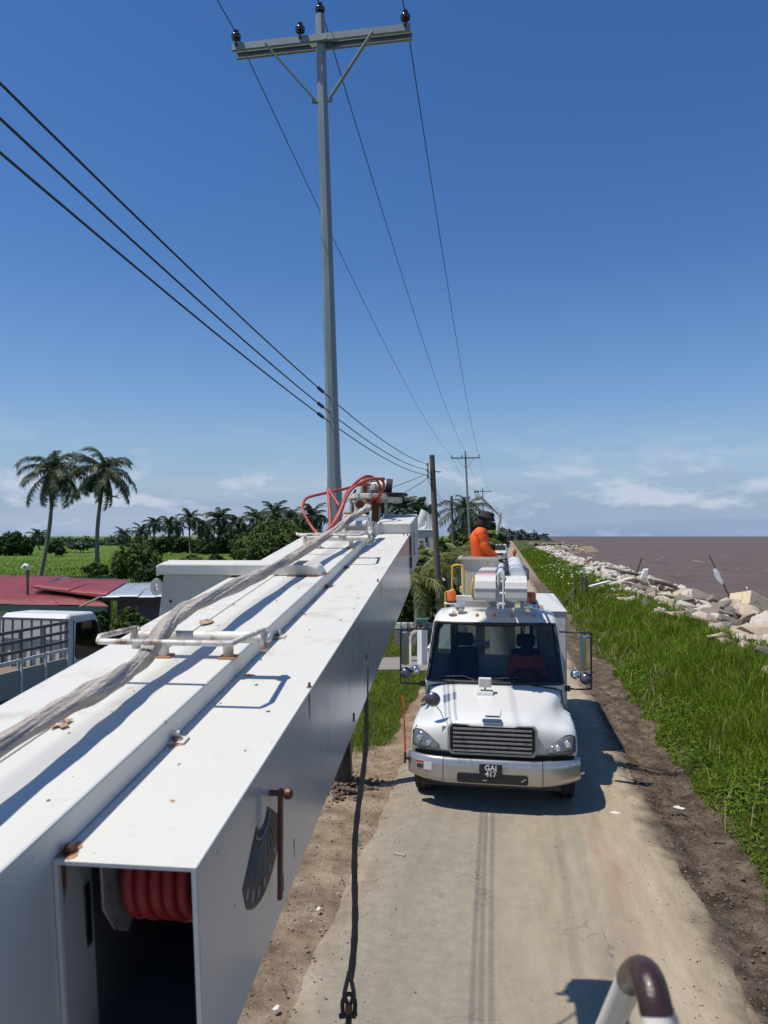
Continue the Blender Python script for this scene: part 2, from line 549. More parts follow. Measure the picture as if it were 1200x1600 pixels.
def mesh_np(name, verts, faces4, mat_, parent=None, kind=None, smooth=False):
    """one mesh from numpy quads (n,4) or triangles (n,3)"""
    me = bpy.data.meshes.new(name)
    k = faces4.shape[1]
    me.vertices.add(len(verts))
    me.vertices.foreach_set('co', np.asarray(verts, dtype=np.float32).ravel())
    me.loops.add(faces4.size)
    me.loops.foreach_set('vertex_index', faces4.astype(np.int32).ravel())
    me.polygons.add(len(faces4))
    me.polygons.foreach_set('loop_start', np.arange(0, faces4.size, k, dtype=np.int32))
    me.update(calc_edges=True)
    me.materials.append(MATS[mat_] if isinstance(mat_, str) else mat_)
    if smooth:
        me.shade_smooth()
    o = bpy.data.objects.new(name, me)
    col.objects.link(o)
    if parent is not None:
        o.parent = parent
    if kind:
        o['kind'] = kind
    return o


def text_mesh(name, body, size, M, mat_, parent, align='CENTER', extrude=0.002):
    cu = bpy.data.curves.new(name, 'FONT')
    cu.body = body
    cu.size = size
    cu.align_x = align
    cu.align_y = 'CENTER'
    cu.extrude = extrude
    cu.offset = size * 0.022
    t = bpy.data.objects.new(name, cu)
    col.objects.link(t)
    me = bpy.data.meshes.new_from_object(t)
    bpy.data.objects.remove(t)
    me.transform(root_matrix(parent).inverted() @ M)
    me.materials.clear()
    me.materials.append(MATS[mat_])
    o = bpy.data.objects.new(name, me)
    col.objects.link(o)
    o.parent = parent
    return o


def skin(name, chains, mat_, parent, sub=2, M=None):
    """a continuous body grown round a skeleton: chains of (point, radius); equal points are one joint"""
    bm = bmesh.new()
    lay = bm.verts.layers.skin.verify()
    seen = {}
    first = []
    for ch in chains:
        prev = None
        new_comp = tuple(round(c, 4) for c in ch[0][0]) not in seen
        for p, r in ch:
            key = tuple(round(c, 4) for c in p)
            if key not in seen:
                v = bm.verts.new(p)
                rr = r if isinstance(r, tuple) else (r, r)
                v[lay].radius = rr
                seen[key] = v
                if new_comp and prev is None:
                    v[lay].use_root = True
            v = seen[key]
            if prev is not None and bm.edges.get((prev, v)) is None:
                bm.edges.new((prev, v))
            prev = v
    me = bpy.data.meshes.new(name + '_skeleton')
    bm.to_mesh(me)
    bm.free()
    o = bpy.data.objects.new(name, me)
    col.objects.link(o)
    s = o.modifiers.new('skin', 'SKIN')
    s.use_smooth_shade = True
    s.branch_smoothing = 0.6
    u = o.modifiers.new('sub', 'SUBSURF')
    u.levels = u.render_levels = sub
    dg = bpy.context.evaluated_depsgraph_get()
    m2 = bpy.data.meshes.new_from_object(o.evaluated_get(dg))
    bpy.data.objects.remove(o)
    m2.name = name
    if M is not None:
        m2.transform(M)
    m2.materials.clear()
    m2.materials.append(MATS[mat_])
    m2.shade_smooth()
    o = bpy.data.objects.new(name, m2)
    col.objects.link(o)
    o.parent = parent
    return o

# ------------------------------------------------------------------ the setting: ground, road, water
rng = np.random.default_rng(11)
_PH = rng.uniform(0, 6.28, (40, 2))
_DR = rng.uniform(0, 6.28, 40)


def fnoise(x, y, f=1.0, octs=4, k0=0):
    x, y = np.asarray(x, float), np.asarray(y, float)
    s = np.zeros(np.broadcast(x, y).shape)
    a, fr = 1.0, f
    for i in range(octs):
        for j in range(3):
            q = (k0 + i * 3 + j) % 40
            c, d = math.cos(_DR[q]), math.sin(_DR[q])
            w = 1 + 0.37 * j
            s = s + a * np.sin((x * c + y * d) * fr * w + _PH[q, 0]) * np.cos((x * d - y * c) * fr * w * 0.83 + _PH[q, 1])
        a *= 0.55
        fr *= 2.05
    return s / 3.0


def sstep(a, b, x):
    t = np.clip((np.asarray(x, float) - a) / (b - a), 0, 1)
    return t * t * (3 - 2 * t)


def shore(y):                    # how far the land reaches towards the water
    y = np.asarray(y, float)
    return 20 * sstep(190, 270, y) + 10 * sstep(270, 700, y) - 90 * sstep(900, 2500, y) + 0.5 * np.sin(y * 0.11)


BANKX = 2.55


def gz(x, y):
    x, y = np.asarray(x, float), np.asarray(y, float)
    s = shore(y)
    z = -0.40 * sstep(-2.6, -8.0, x)
    z = z - 0.05 * sstep(1.9, 2.2, x) * (1 - sstep(2.6, 3.0, x))
    near = sstep(60, 15, y)
    rut = sstep(1.85, 2.1, x) * (1 - sstep(2.7, 3.1, x))
    z = z + rut * near * (0.040 * fnoise(x * 2.5, y, 3.2, 4) + 0.040 * fnoise(x * 1.5, y, 10, 3, 9) + 0.05 * np.abs(fnoise(x * 3, y, 1.4, 2, 28)) - 0.03)
    lv = sstep(-1.8, -2.1, x) * (1 - sstep(-5, -9, x))
    z = z + lv * near * (0.03 * fnoise(x, y, 2.5, 4, 5) + 0.012 * fnoise(x, y, 11, 2, 17))
    rise = sstep(2.7, 6.0, x - 0.15 * fnoise(0 * x, y, 0.6, 2, 3))
    z = z + rise * (0.62 + 0.10 * fnoise(x, y, 0.8, 3, 21))
    z = z - 0.25 * sstep(6.2, 8.6, x - s) - 3.2 * sstep(8.8, 14, x - s)
    return z


def samples(knots):
    out = []
    for (a, b, st) in knots:
        out += list(np.arange(a, b, st))
    return np.array(out + [knots[-1][1]])


gx = np.concatenate([-np.geomspace(9, 20000, 40)[::-1], samples([(-8.9, -4, 0.25), (-4, -1.2, 0.07), (-1.2, 1.5, 0.5), (1.5, 3.4, 0.06), (3.4, 14, 0.2)]), np.geomspace(14.5, 60, 14)])
gy = np.concatenate([samples([(-40, 2, 2), (2, 16, 0.09), (16, 30, 0.22), (30, 60, 0.6), (60, 160, 2.5), (160, 300, 6)]), np.geomspace(306, 25000, 40)])
GX, GY = np.meshgrid(gx, gy)
GZ = gz(GX, GY)
nx, ny = len(gx), len(gy)
idx = np.arange(nx * ny).reshape(ny, nx)
quads = np.stack([idx[:-1, :-1], idx[:-1, 1:], idx[1:, 1:], idx[1:, :-1]], -1).reshape(-1, 4)


def ground_material():
    m = bpy.data.materials.new('ground_cover')
    m.use_nodes = True
    n, l = m.node_tree.nodes, m.node_tree.links
    b = n['Principled BSDF']
    b.inputs['Roughness'].default_value = 0.95
    b.inputs['Specular IOR Level'].default_value = 0.15
    geo = n.new('ShaderNodeNewGeometry')

    def noise(s, det=6, ro=0.62):
        k = n.new('ShaderNodeTexNoise')
        k.inputs['Scale'].default_value = s
        k.inputs['Detail'].default_value = det
        k.inputs['Roughness'].default_value = ro
        l.new(geo.outputs['Position'], k.inputs['Vector'])
        return k.outputs['Fac']

    def ramp(f, *stops):
        k = n.new('ShaderNodeValToRGB')
        el = k.color_ramp.elements
        while len(el) < len(stops):
            el.new(0.5)
        for e, (p, c) in zip(el, stops):
            e.position = p
            e.color = (*c, 1)
        l.new(f, k.inputs[0])
        return k.outputs[0]

    def mix(f, A, B):
        k = n.new('ShaderNodeMix')
        k.data_type = 'RGBA'
        l.new(f, k.inputs['Factor'])
        l.new(A, k.inputs['A'])
        l.new(B, k.inputs['B'])
        return k.outputs['Result']

    at = n.new('ShaderNodeAttribute')
    at.attribute_name = 'cover'
    sp = n.new('ShaderNodeSeparateColor')
    l.new(at.outputs['Color'], sp.inputs[0])

    def edge(w, sc, amt=0.9):      # a ragged border between two covers
        k = n.new('ShaderNodeMath')
        k.operation = 'MULTIPLY_ADD'
        s = n.new('ShaderNodeMath')
        s.operation = 'SUBTRACT'
        l.new(noise(sc), s.inputs[0])
        s.inputs[1].default_value = 0.5
        l.new(s.outputs[0], k.inputs[0])
        k.inputs[1].default_value = amt
        l.new(w, k.inputs[2])
        return ramp(k.outputs[0], (0.42, (0, 0, 0)), (0.58, (1, 1, 1)))

    soil = ramp(noise(2.2, 8, 0.7), (0.32, (0.15, 0.105, 0.068)), (0.50, (0.30, 0.22, 0.145)), (0.66, (0.44, 0.35, 0.25)))
    mud = ramp(noise(3.0, 8, 0.7), (0.34, (0.045, 0.032, 0.022)), (0.50, (0.125, 0.090, 0.062)), (0.66, (0.25, 0.19, 0.135)))
    turf = ramp(noise(0.9, 7, 0.65), (0.30, (0.040, 0.045, 0.016)), (0.55, (0.070, 0.085, 0.022)), (0.78, (0.13, 0.115, 0.05)))
    field = ramp(noise(0.05, 9, 0.7), (0.34, (0.075, 0.125, 0.020)), (0.55, (0.105, 0.175, 0.026)), (0.75, (0.15, 0.20, 0.045)))
    c = mix(edge(sp.outputs[2], 0.3, 0.5), turf, field)
    c = mix(edge(sp.outputs[0], 3.5), c, soil)
    c = mix(edge(sp.outputs[1], 4.5), c, mud)
    # pale and dark grit
    grit = ramp(noise(55, 3, 0.5), (0.66, (0, 0, 0)), (0.70, (1, 1, 1)))
    k = n.new('ShaderNodeMix')
    k.data_type = 'RGBA'
    k.blend_type = 'MIX'
    f = n.new('ShaderNodeMath')
    f.operation = 'MULTIPLY'
    l.new(grit, f.inputs[0])
    l.new(sp.outputs[0], f.inputs[1])
    l.new(f.outputs[0], k.inputs['Factor'])
    l.new(c, k.inputs['A'])
    k.inputs['B'].default_value = (0.42, 0.36, 0.29, 1)
    l.new(k.outputs['Result'], b.inputs['Base Color'])
    bp = n.new('ShaderNodeBump')
    bp.inputs['Strength'].default_value = 1.0
    bp.inputs['Distance'].default_value = 0.06
    l.new(noise(14, 9, 0.72), bp.inputs['Height'])
    l.new(bp.outputs[0], b.inputs['Normal'])
    MATS['ground_cover'] = m


ground_material()
ground = mesh_np('ground', np.stack([GX, GY, GZ], -1).reshape(-1, 3), quads, 'ground_cover', kind='structure', smooth=True)
# what covers it: R dirt verge, G dark churned mud, B open field
dirtw = sstep(-3.1 - 0.5 * 1, -2.5, GX + 0.35 * fnoise(GX, GY, 0.7, 3, 2)) * (1 - sstep(11, 15, GY)) + sstep(-2.35, -2.05, GX + 0.12 * fnoise(GX, GY, 0.9, 3, 2)) * sstep(11, 14, GY)
dirtw = np.clip(dirtw, 0, 1) * (1 - sstep(2.3, 2.9, GX)) * (GX > -6)
dirtw = np.maximum(dirtw, sstep(6.6, 7.4, GX - shore(GY)))
dirtw = np.maximum(dirtw, sstep(-9.5, -8.0, GX) * (1 - sstep(-5.0, -4.2, GX)) * (GY < 24) * 0.0)
mudw = sstep(1.75, 2.0, GX) * (1 - sstep(2.75, 3.2, GX + 0.2 * fnoise(GX, GY, 1.1, 3, 4))) * (1 - 0.6 * sstep(30, 80, GY))
fieldw = sstep(-9, -16, GX)
ca = ground.data.color_attributes.new('cover', 'FLOAT_COLOR', 'POINT')
ca.data.foreach_set('color', np.stack([dirtw, mudw, fieldw, np.ones_like(GX)], -1).astype(np.float32).ravel())


def road_material():
    m = bpy.data.materials.new('road_surface')
    m.use_nodes = True
    n, l = m.node_tree.nodes, m.node_tree.links
    b = n['Principled BSDF']
    b.inputs['Roughness'].default_value = 0.85
    b.inputs['Specular IOR Level'].default_value = 0.25
    geo = n.new('ShaderNodeNewGeometry')

    def noise(s, det=6, ro=0.62, st=None):
        k = n.new('ShaderNodeTexNoise')
        k.inputs['Scale'].default_value = s
        k.inputs['Detail'].default_value = det
        k.inputs['Roughness'].default_value = ro
        if st:
            mpn = n.new('ShaderNodeMapping')
            mpn.inputs['Scale'].default_value = st
            l.new(geo.outputs['Position'], mpn.inputs[0])
            l.new(mpn.outputs[0], k.inputs['Vector'])
        else:
            l.new(geo.outputs['Position'], k.inputs['Vector'])
        return k.outputs['Fac']

    def ramp(f, *stops):
        k = n.new('ShaderNodeValToRGB')
        el = k.color_ramp.elements
        while len(el) < len(stops):
            el.new(0.5)
        for e, (p, c) in zip(el, stops):
            e.position = p
            e.color = (*c, 1)
        l.new(f, k.inputs[0])
        return k.outputs[0]

    def math2(op, a, c):
        k = n.new('ShaderNodeMath')
        k.operation = op
        for i, s in enumerate((a, c)):
            if isinstance(s, (int, float)):
                k.inputs[i].default_value = s
            else:
                l.new(s, k.inputs[i])
        return k.outputs[0]

    def mix(f, A, B):
        k = n.new('ShaderNodeMix')
        k.data_type = 'RGBA'
        if isinstance(f, (int, float)):
            k.inputs['Factor'].default_value = f
        else:
            l.new(f, k.inputs['Factor'])
        for s, key in ((A, 'A'), (B, 'B')):
            if isinstance(s, tuple):
                k.inputs[key].default_value = (*s, 1)
            else:
                l.new(s, k.inputs[key])
        return k.outputs['Result']

    sx = n.new('ShaderNodeSeparateXYZ')
    l.new(geo.outputs['Position'], sx.inputs[0])
    X = math2('ADD', sx.outputs[0], math2('MULTIPLY', math2('SUBTRACT', noise(0.9, 6, 0.65), 0.5), 1.1))
    X01 = math2('DIVIDE', math2('ADD', X, 2.2), 4.4)
    tar = ramp(noise(9, 8, 0.7), (0.30, (0.215, 0.19, 0.15)), (0.70, (0.33, 0.29, 0.225)))
    dust = ramp(noise(2.4, 9, 0.7, (1.6, 0.35, 1)), (0.30, (0.30, 0.24, 0.16)), (0.55, (0.40, 0.325, 0.222)), (0.75, (0.48, 0.40, 0.28)))
    cover = ramp(X01, (0.0, (0.30, 0.30, 0.30)), (0.18, (0.12, 0.12, 0.12)), (0.40, (0.22, 0.22, 0.22)), (0.55, (0.6, 0.6, 0.6)), (0.80, (0.98, 0.98, 0.98)))
    c = mix(cover, tar, dust)
    red = ramp(math2('MULTIPLY', noise(1.6, 6, 0.6, (2.2, 0.3, 1)), ramp(X01, (0.62, (0, 0, 0)), (0.75, (1, 1, 1)), (0.88, (0, 0, 0)))), (0.42, (0, 0, 0)), (0.60, (0.6, 0.6, 0.6)))
    c = mix(red, c, (0.34, 0.20, 0.135))
    for xc, wd in ((0.27, 0.07), (0.69, 0.07)):
        wband = ramp(X01, (xc - wd, (0, 0, 0)), (xc, (1, 1, 1)), (xc + wd, (0, 0, 0)))
        wtex = ramp(noise(3.2, 7, 0.65, (1.5, 0.25, 1)), (0.40, (0, 0, 0)), (0.62, (0.55, 0.55, 0.55)))
        c = mix(math2('MULTIPLY', wband, wtex), c, (0.20, 0.175, 0.145))
    vor = n.new('ShaderNodeTexVoronoi')
    vor.feature = 'DISTANCE_TO_EDGE'
    vor.inputs['Scale'].default_value = 0.75
    wv_ = n.new('ShaderNodeVectorMath')
    wv_.operation = 'ADD'
    nz_ = n.new('ShaderNodeTexNoise')
    nz_.inputs['Scale'].default_value = 2.5
    nz_.inputs['Detail'].default_value = 6
    l.new(geo.outputs['Position'], nz_.inputs['Vector'])
    l.new(geo.outputs['Position'], wv_.inputs[0])
    l.new(nz_.outputs['Color'], wv_.inputs[1])
    l.new(wv_.outputs[0], vor.inputs['Vector'])
    crk = ramp(vor.outputs['Distance'], (0.0, (1, 1, 1)), (0.010, (0, 0, 0)))
    crk = math2('MULTIPLY', crk, ramp(noise(0.8, 4, 0.6), (0.50, (0, 0, 0)), (0.60, (0.7, 0.7, 0.7))))
    c = mix(crk, c, (0.11, 0.095, 0.08))
    soilc = ramp(noise(2.2, 8, 0.7), (0.32, (0.15, 0.105, 0.068)), (0.50, (0.30, 0.22, 0.145)), (0.66, (0.44, 0.35, 0.25)))
    mudc = ramp(noise(3.0, 8, 0.7), (0.30, (0.055, 0.040, 0.028)), (0.50, (0.12, 0.087, 0.06)), (0.72, (0.21, 0.16, 0.112)))
    # soil drifting in from both verges
    e1 = ramp(X01, (0.06, (1, 1, 1)), (0.19, (0, 0, 0)))
    c = mix(math2('MULTIPLY', e1, 0.9), c, soilc)
    e2 = ramp(X01, (0.86, (0, 0, 0)), (0.93, (1, 1, 1)))
    c = mix(math2('MULTIPLY', e2, 0.97), c, mudc)
    spk = ramp(noise(70, 3, 0.5), (0.30, (1, 1, 1)), (0.36, (0, 0, 0)))
    c = mix(math2('MULTIPLY', spk, 0.45), c, (0.10, 0.085, 0.07))
    spk2 = ramp(noise(38, 4, 0.6), (0.70, (0, 0, 0)), (0.74, (1, 1, 1)))
    c = mix(math2('MULTIPLY', spk2, 0.5), c, (0.52, 0.47, 0.40))
    l.new(c, b.inputs['Base Color'])
    bp = n.new('ShaderNodeBump')
    bp.inputs['Strength'].default_value = 0.7
    bp.inputs['Distance'].default_value = 0.018
    l.new(noise(34, 9, 0.75), bp.inputs['Height'])
    l.new(bp.outputs[0], b.inputs['Normal'])
    MATS['road_surface'] = m


road_material()
ry = np.concatenate([samples([(-40, 2, 2), (2, 30, 0.15), (30, 60, 0.6), (60, 250, 3)])])
rx = np.linspace(0, 1, 29)
RL = -1.78 + 0.07 * fnoise(0 * ry, ry, 1.3, 5, 6)
RR = 1.93 + 0.07 * fnoise(0 * ry + 3, ry, 1.1, 5, 8)
RXX = RL[:, None] * (1 - rx) + RR[:, None] * rx
bend = -45 * sstep(200, 300, ry)[:, None] * 0
RYY = ry[:, None] + 0 * rx
edge_t = np.minimum(rx, 1 - rx) * 3.7
RZZ = 0.018 + 0.03 * sstep(0, 0.5, edge_t)[None, :] - 0.035 * (edge_t < 0.001)[None, :] + 0.006 * fnoise(RXX, RYY, 1.2, 3, 13)
k = len(rx)
ridx = np.arange(k * len(ry)).reshape(len(ry), k)
rq = np.stack([ridx[:-1, :-1], ridx[:-1, 1:], ridx[1:, 1:], ridx[1:, :-1]], -1).reshape(-1, 4)
mesh_np('road', np.stack([RXX + bend, RYY, RZZ], -1).reshape(-1, 3), rq, 'road_surface', kind='structure', smooth=True)

# a side track joining from the land side, seen past the parked truck's cab
dv = MB()
c1, c2 = G(560, 1012, -0.1), G(650, 1010, -0.02)
pts = []
for t in np.linspace(0, 1, 12):
    x = -14 + 12.1 * t
    y0 = 20.3 + 0.5 * math.sin(t * 3)
    pts.append((x, y0, y0 + 2.4 + 0.3 * math.sin(t * 7)))
vv, ff = [], []
for i, (x, a, b_) in enumerate(pts):
    for j in range(5):
        y = a + (b_ - a) * j / 4
        vv.append((x, y, float(gz(x, y)) + 0.035))
    if i:
        for j in range(4):
            ff.append(((i - 1) * 5 + j, i * 5 + j, i * 5 + j + 1, (i - 1) * 5 + j + 1))
tag(dv.add(vv, ff).build('side_road', 'concrete', smooth=60), kind='structure')


def sea_material():
    m = bpy.data.materials.new('muddy_water')
    m.use_nodes = True
    n, l = m.node_tree.nodes, m.node_tree.links
    b = n['Principled BSDF']
    b.inputs['Roughness'].default_value = 0.5
    b.inputs['Specular IOR Level'].default_value = 0.16
    geo = n.new('ShaderNodeNewGeometry')

    def noise(s, det, ro, st):
        mpn = n.new('ShaderNodeMapping')
        mpn.inputs['Scale'].default_value = st
        mpn.inputs['Rotation'].default_value = (0, 0, R(12))
        l.new(geo.outputs['Position'], mpn.inputs[0])
        k = n.new('ShaderNodeTexNoise')
        k.inputs['Scale'].default_value = s
        k.inputs['Detail'].default_value = det
        k.inputs['Roughness'].default_value = ro
        l.new(mpn.outputs[0], k.inputs['Vector'])
        return k.outputs['Fac']

    r = n.new('ShaderNodeValToRGB')
    r.color_ramp.elements[0].position = 0.32
    r.color_ramp.elements[0].color = (0.100, 0.064, 0.046, 1)
    r.color_ramp.elements[1].position = 0.70
    r.color_ramp.elements[1].color = (0.152, 0.105, 0.078, 1)
    l.new(noise(0.30, 9, 0.72, (1.0, 0.35, 1)), r.inputs[0])
    # broken crests close to the stones
    fr = n.new('ShaderNodeValToRGB')
    fr.color_ramp.elements[0].position = 0.625
    fr.color_ramp.elements[0].color = (0, 0, 0, 1)
    fr.color_ramp.elements[1].position = 0.665
    l.new(noise(0.16, 9, 0.62, (1.5, 0.42, 1)), fr.inputs[0])
    sx = n.new('ShaderNodeSeparateXYZ')
    l.new(geo.outputs['Position'], sx.inputs[0])
    mr = n.new('ShaderNodeMapRange')
    mr.inputs['From Min'].default_value = 70
    mr.inputs['From Max'].default_value = 14
    l.new(sx.outputs[0], mr.inputs[0])
    mu = n.new('ShaderNodeMath')
    mu.operation = 'MULTIPLY'
    l.new(fr.outputs[0], mu.inputs[0])
    l.new(mr.outputs[0], mu.inputs[1])
    mx = n.new('ShaderNodeMix')
    mx.data_type = 'RGBA'
    l.new(mu.outputs[0], mx.inputs['Factor'])
    l.new(r.outputs[0], mx.inputs['A'])
    mx.inputs['B'].default_value = (0.48, 0.44, 0.42, 1)
    l.new(mx.outputs['Result'], b.inputs['Base Color'])
    bp = n.new('ShaderNodeBump')
    bp.inputs['Strength'].default_value = 0.8
    bp.inputs['Distance'].default_value = 0.35
    l.new(noise(0.7, 8, 0.62, (1.0, 0.4, 1)), bp.inputs['Height'])
    l.new(bp.outputs[0], b.inputs['Normal'])
    MATS['muddy_water'] = m


sea_material()
wx = np.concatenate([np.linspace(8, 60, 14), np.geomspace(70, 40000, 30)])
wy = np.concatenate([np.linspace(-300, 300, 20), np.geomspace(330, 45000, 30)])
WX, WY = np.meshgrid(wx, wy)
WX = WX - 60 * sstep(900, 2500, WY) - 3000 * sstep(2500, 9000, WY) * (WX < 100)
widx = np.arange(WX.size).reshape(WX.shape)
wq = np.stack([widx[:-1, :-1], widx[:-1, 1:], widx[1:, 1:], widx[1:, :-1]], -1).reshape(-1, 4)
mesh_np('sea', np.stack([WX, WY, np.full_like(WX, -1.25)], -1).reshape(-1, 3), wq, 'muddy_water', kind='structure', smooth=True)

# ------------------------------------------------------------------ stones of the sea defence


def rock_mesh(seed, mat_):
    rg = random.Random(seed)
    bm = bmesh.new()
    for i in range(15):
        d = Vector((rg.gauss(0, 1), rg.gauss(0, 1), rg.gauss(0, 1))).normalized()
        m = max(abs(d.x), abs(d.y), abs(d.z))
        d = d * (0.55 + 0.45 / (m + 0.3)) * rg.uniform(0.72, 1.05)
        bm.verts.new((d.x, d.y * 0.8, d.z * 0.62))
    ret = bmesh.ops.convex_hull(bm, input=bm.verts)
    bmesh.ops.delete(bm, geom=[g for g in ret['geom_interior'] if isinstance(g, bmesh.types.BMVert)], context='VERTS')
    bmesh.ops.bevel(bm, geom=list(bm.edges), offset=0.022, segments=1, affect='EDGES', profile=0.6)
    me = bpy.data.meshes.new('boulder')
    bm.to_mesh(me)
    bm.free()
    me.materials.append(MATS[mat_])
    me.shade_smooth()
    me.set_sharp_from_angle(angle=R(28))
    return me


wall = empty('rock_seawall', (8.2, 45, 0), 0, 'pale boulders heaped along the shore between the grass bank and the brown sea', 'seawall')
winv = root_matrix(wall).inverted()
rmesh = [rock_mesh(100 + i, ('boulder_pale', 'boulder_white', 'boulder_grey', 'boulder_white', 'boulder_pale', 'boulder_grey', 'boulder_white', 'boulder_pale')[i]) for i in range(8)]
far_v, far_f, nf = [], [], 0
low = []
for rm in rmesh:
    bm = bmesh.new()
    bm.from_mesh(rm)
    bmesh.ops.triangulate(bm, faces=bm.faces)
    low.append((np.array([v.co[:] for v in bm.verts]), np.array([[v.index for v in f.verts] for f in bm.faces])))
    bm.free()
rg = random.Random(5)
y = 16.0
made = 0
while y < 235:
    stp = 0.72 if y < 62 else 1.05
    x = 6.2 + rg.uniform(-0.4, 0.3)
    if 24 < y < 27:
        x += 0.5
    while x < 10.9:
        xx, yy = x + rg.uniform(-0.25, 0.25), y + rg.uniform(-0.3, 0.3)
        sz = rg.uniform(0.28, 0.56) * (1.5 if rg.random() < 0.22 else 1.0)
        sx_ = float(shore(yy))
        hump = 0.55 * math.exp(-((xx - 8.9) / 1.3) ** 2)
        zz = float(gz(xx + sx_, yy)) + hump + rg.uniform(-0.12, 0.18)
        if xx > 10.2:
            zz = max(zz, -1.1)
        rot = Matrix.Rotation(rg.uniform(0, 6.28), 4, 'Z') @ Matrix.Rotation(rg.uniform(-0.6, 0.6), 4, 'X') @ Matrix.Rotation(rg.uniform(-0.5, 0.5), 4, 'Y')
        sc = Matrix.Diagonal((sz * rg.uniform(0.85, 1.45), sz * rg.uniform(0.75, 1.15), sz * rg.uniform(0.5, 1.0), 1))
        M = Matrix.Translation((xx + sx_, yy, zz)) @ rot @ sc
        kk = rg.randrange(8)
        if rg.random() < 0.85 or y < 40:
            if made < 300 and y > 17.5 and xx < 0.345 * yy + 1.2:
                o = bpy.data.objects.new('boulder', rmesh[kk])
                col.objects.link(o)
                o.parent = wall
                o.matrix_basis = winv @ M
                made += 1
            elif y > 40:
                v, f = low[kk]
                vv = np.array([(M @ Vector(p))[:] for p in v]) - np.array([8.2, 45, 0])
                far_v.append(vv)
                far_f.append(f + nf)
                nf += len(v)
        x += stp * rg.uniform(0.8, 1.15)
    y += stp * 0.95
fr_ = mesh_np('far_boulders', np.concatenate(far_v), np.concatenate(far_f), 'boulder_white', parent=wall, kind='stuff')

# ------------------------------------------------------------------ grass


def blades(xy, hgt, wid, lean, g, zoff=-0.02):
    n_ = len(xy)
    a = g.uniform(0, 2 * np.pi, n_)
    la = g.uniform(0, 2 * np.pi, n_)
    z0 = gz(xy[:, 0], xy[:, 1]) + zoff
    base = np.stack([xy[:, 0], xy[:, 1], z0], -1)
    side = np.stack([np.cos(a), np.sin(a), 0 * a], -1) * (wid[:, None] / 2)
    ld = np.stack([np.cos(la), np.sin(la), 0 * la], -1) * (hgt * lean)[:, None]
    up = np.stack([0 * a, 0 * a, hgt], -1)
    mid = base + ld * 0.35 + up * 0.58
    tip = base + ld + up * 0.98 - np.stack([0 * a, 0 * a, hgt * lean * 0.3], -1)
    v = np.stack([base - side, base + side, mid + side * 0.8, mid - side * 0.8, tip], 1).reshape(-1, 3)
    o = (np.arange(n_) * 5)[:, None]
    f = np.concatenate([o + np.array([[0, 1, 2]]), o + np.array([[0, 2, 3]]), o + np.array([[3, 2, 4]])], 0)
    return v, f


def grass_object(name, xy, hgt, wid, lean, mat_, g):
    v, f = blades(xy, hgt, wid, lean, g)
    return mesh_np(name, v, f, mat_, kind='stuff')


g = np.random.default_rng(3)
XY, HH, WW, LL = [], [], [], []
for (y0, y1, dens, ws, hs) in ((4.5, 11, 1500, 0.009, 0.8), (11, 20, 950, 0.011, 1.0), (20, 36, 420, 0.018, 1.1), (36, 75, 130, 0.04, 1.15), (75, 190, 34, 0.10, 1.2)):
    n_ = int(4.6 * (y1 - y0) * dens)
    p = np.stack([g.uniform(2.55, 7.2, n_), g.uniform(y0, y1, n_)], -1)
    edge_ = 2.74 + 0.28 * fnoise(0 * p[:, 0], p[:, 1], 0.9, 4, 4)
    keep = (p[:, 0] > edge_) & (p[:, 0] < 0.345 * p[:, 1] + 1.4) & (p[:, 0] < 6.55 + 0.5 * fnoise(p[:, 0], p[:, 1], 1.1, 3, 30))
    clump = fnoise(p[:, 0], p[:, 1], 2.1, 4, 12)
    bare = fnoise(p[:, 0], p[:, 1], 0.75, 3, 33)
    keep &= (clump > -0.75 + g.uniform(-0.4, 0.4, n_)) & (bare > -0.95 + g.uniform(-0.2, 0.2, n_))
    p, clump, edge_ = p[keep], clump[keep], edge_[keep]
    hh = (0.11 + 0.22 * sstep(0.0, 1.6, p[:, 0] - edge_)) * (1 + 0.55 * np.clip(clump, -0.8, 1)) * g.uniform(0.55, 1.35, len(p)) * hs
    tuft = fnoise(p[:, 0], p[:, 1], 3.4, 3, 37)
    hh = hh * (1 + 0.9 * sstep(0.35, 0.9, tuft))
    XY.append(p)
    HH.append(hh)
    WW.append(np.full(len(p), ws) * g.uniform(0.7, 1.3, len(p)))
    LL.append(g.uniform(0.15, 0.85, len(p)))
grass_object('bank_grass', np.concatenate(XY), np.concatenate(HH), np.concatenate(WW), np.concatenate(LL), 'grass_blade', g)
tag(bpy.data.objects['bank_grass'], 'tall green grass covering the bank beside the road', 'grass')

# broad-leaved weeds creeping down the foot of the bank
n_ = 60000
p = np.stack([g.uniform(2.5, 5.4, n_), g.uniform(5.0, 22, n_)], -1)
edge_ = 2.78 + 0.28 * fnoise(0 * p[:, 0], p[:, 1], 0.9, 4, 4)
wv = fnoise(p[:, 0], p[:, 1], 0.9, 4, 26)
keep = (p[:, 0] > edge_) & (p[:, 0] < 0.345 * p[:, 1] + 1.2) & (wv + 0.9 - 0.45 * (p[:, 0] - edge_) > g.uniform(0, 1.1, n_))
p, edge_ = p[keep], edge_[keep]
n_ = len(p)
mound = 0.5 + 0.5 * np.clip(fnoise(p[:, 0], p[:, 1], 4.5, 3, 2), -1, 1)
zc = gz(p[:, 0], p[:, 1]) + (0.03 + 0.20 * mound * sstep(0, 0.6, p[:, 0] - edge_)) * g.uniform(0.35, 1.1, n_)
s_ = g.uniform(0.012, 0.030, n_)
ax = g.normal(0, 1, (n_, 3)) * np.array([1, 1, 0.45])
ax /= np.linalg.norm(ax, axis=1)[:, None]
nb = np.cross(ax, g.normal(0, 0.5, (n_, 3)) + np.array([0, 0, 1.0]))
nb /= np.linalg.norm(nb, axis=1)[:, None]
c = np.stack([p[:, 0], p[:, 1], zc], -1)
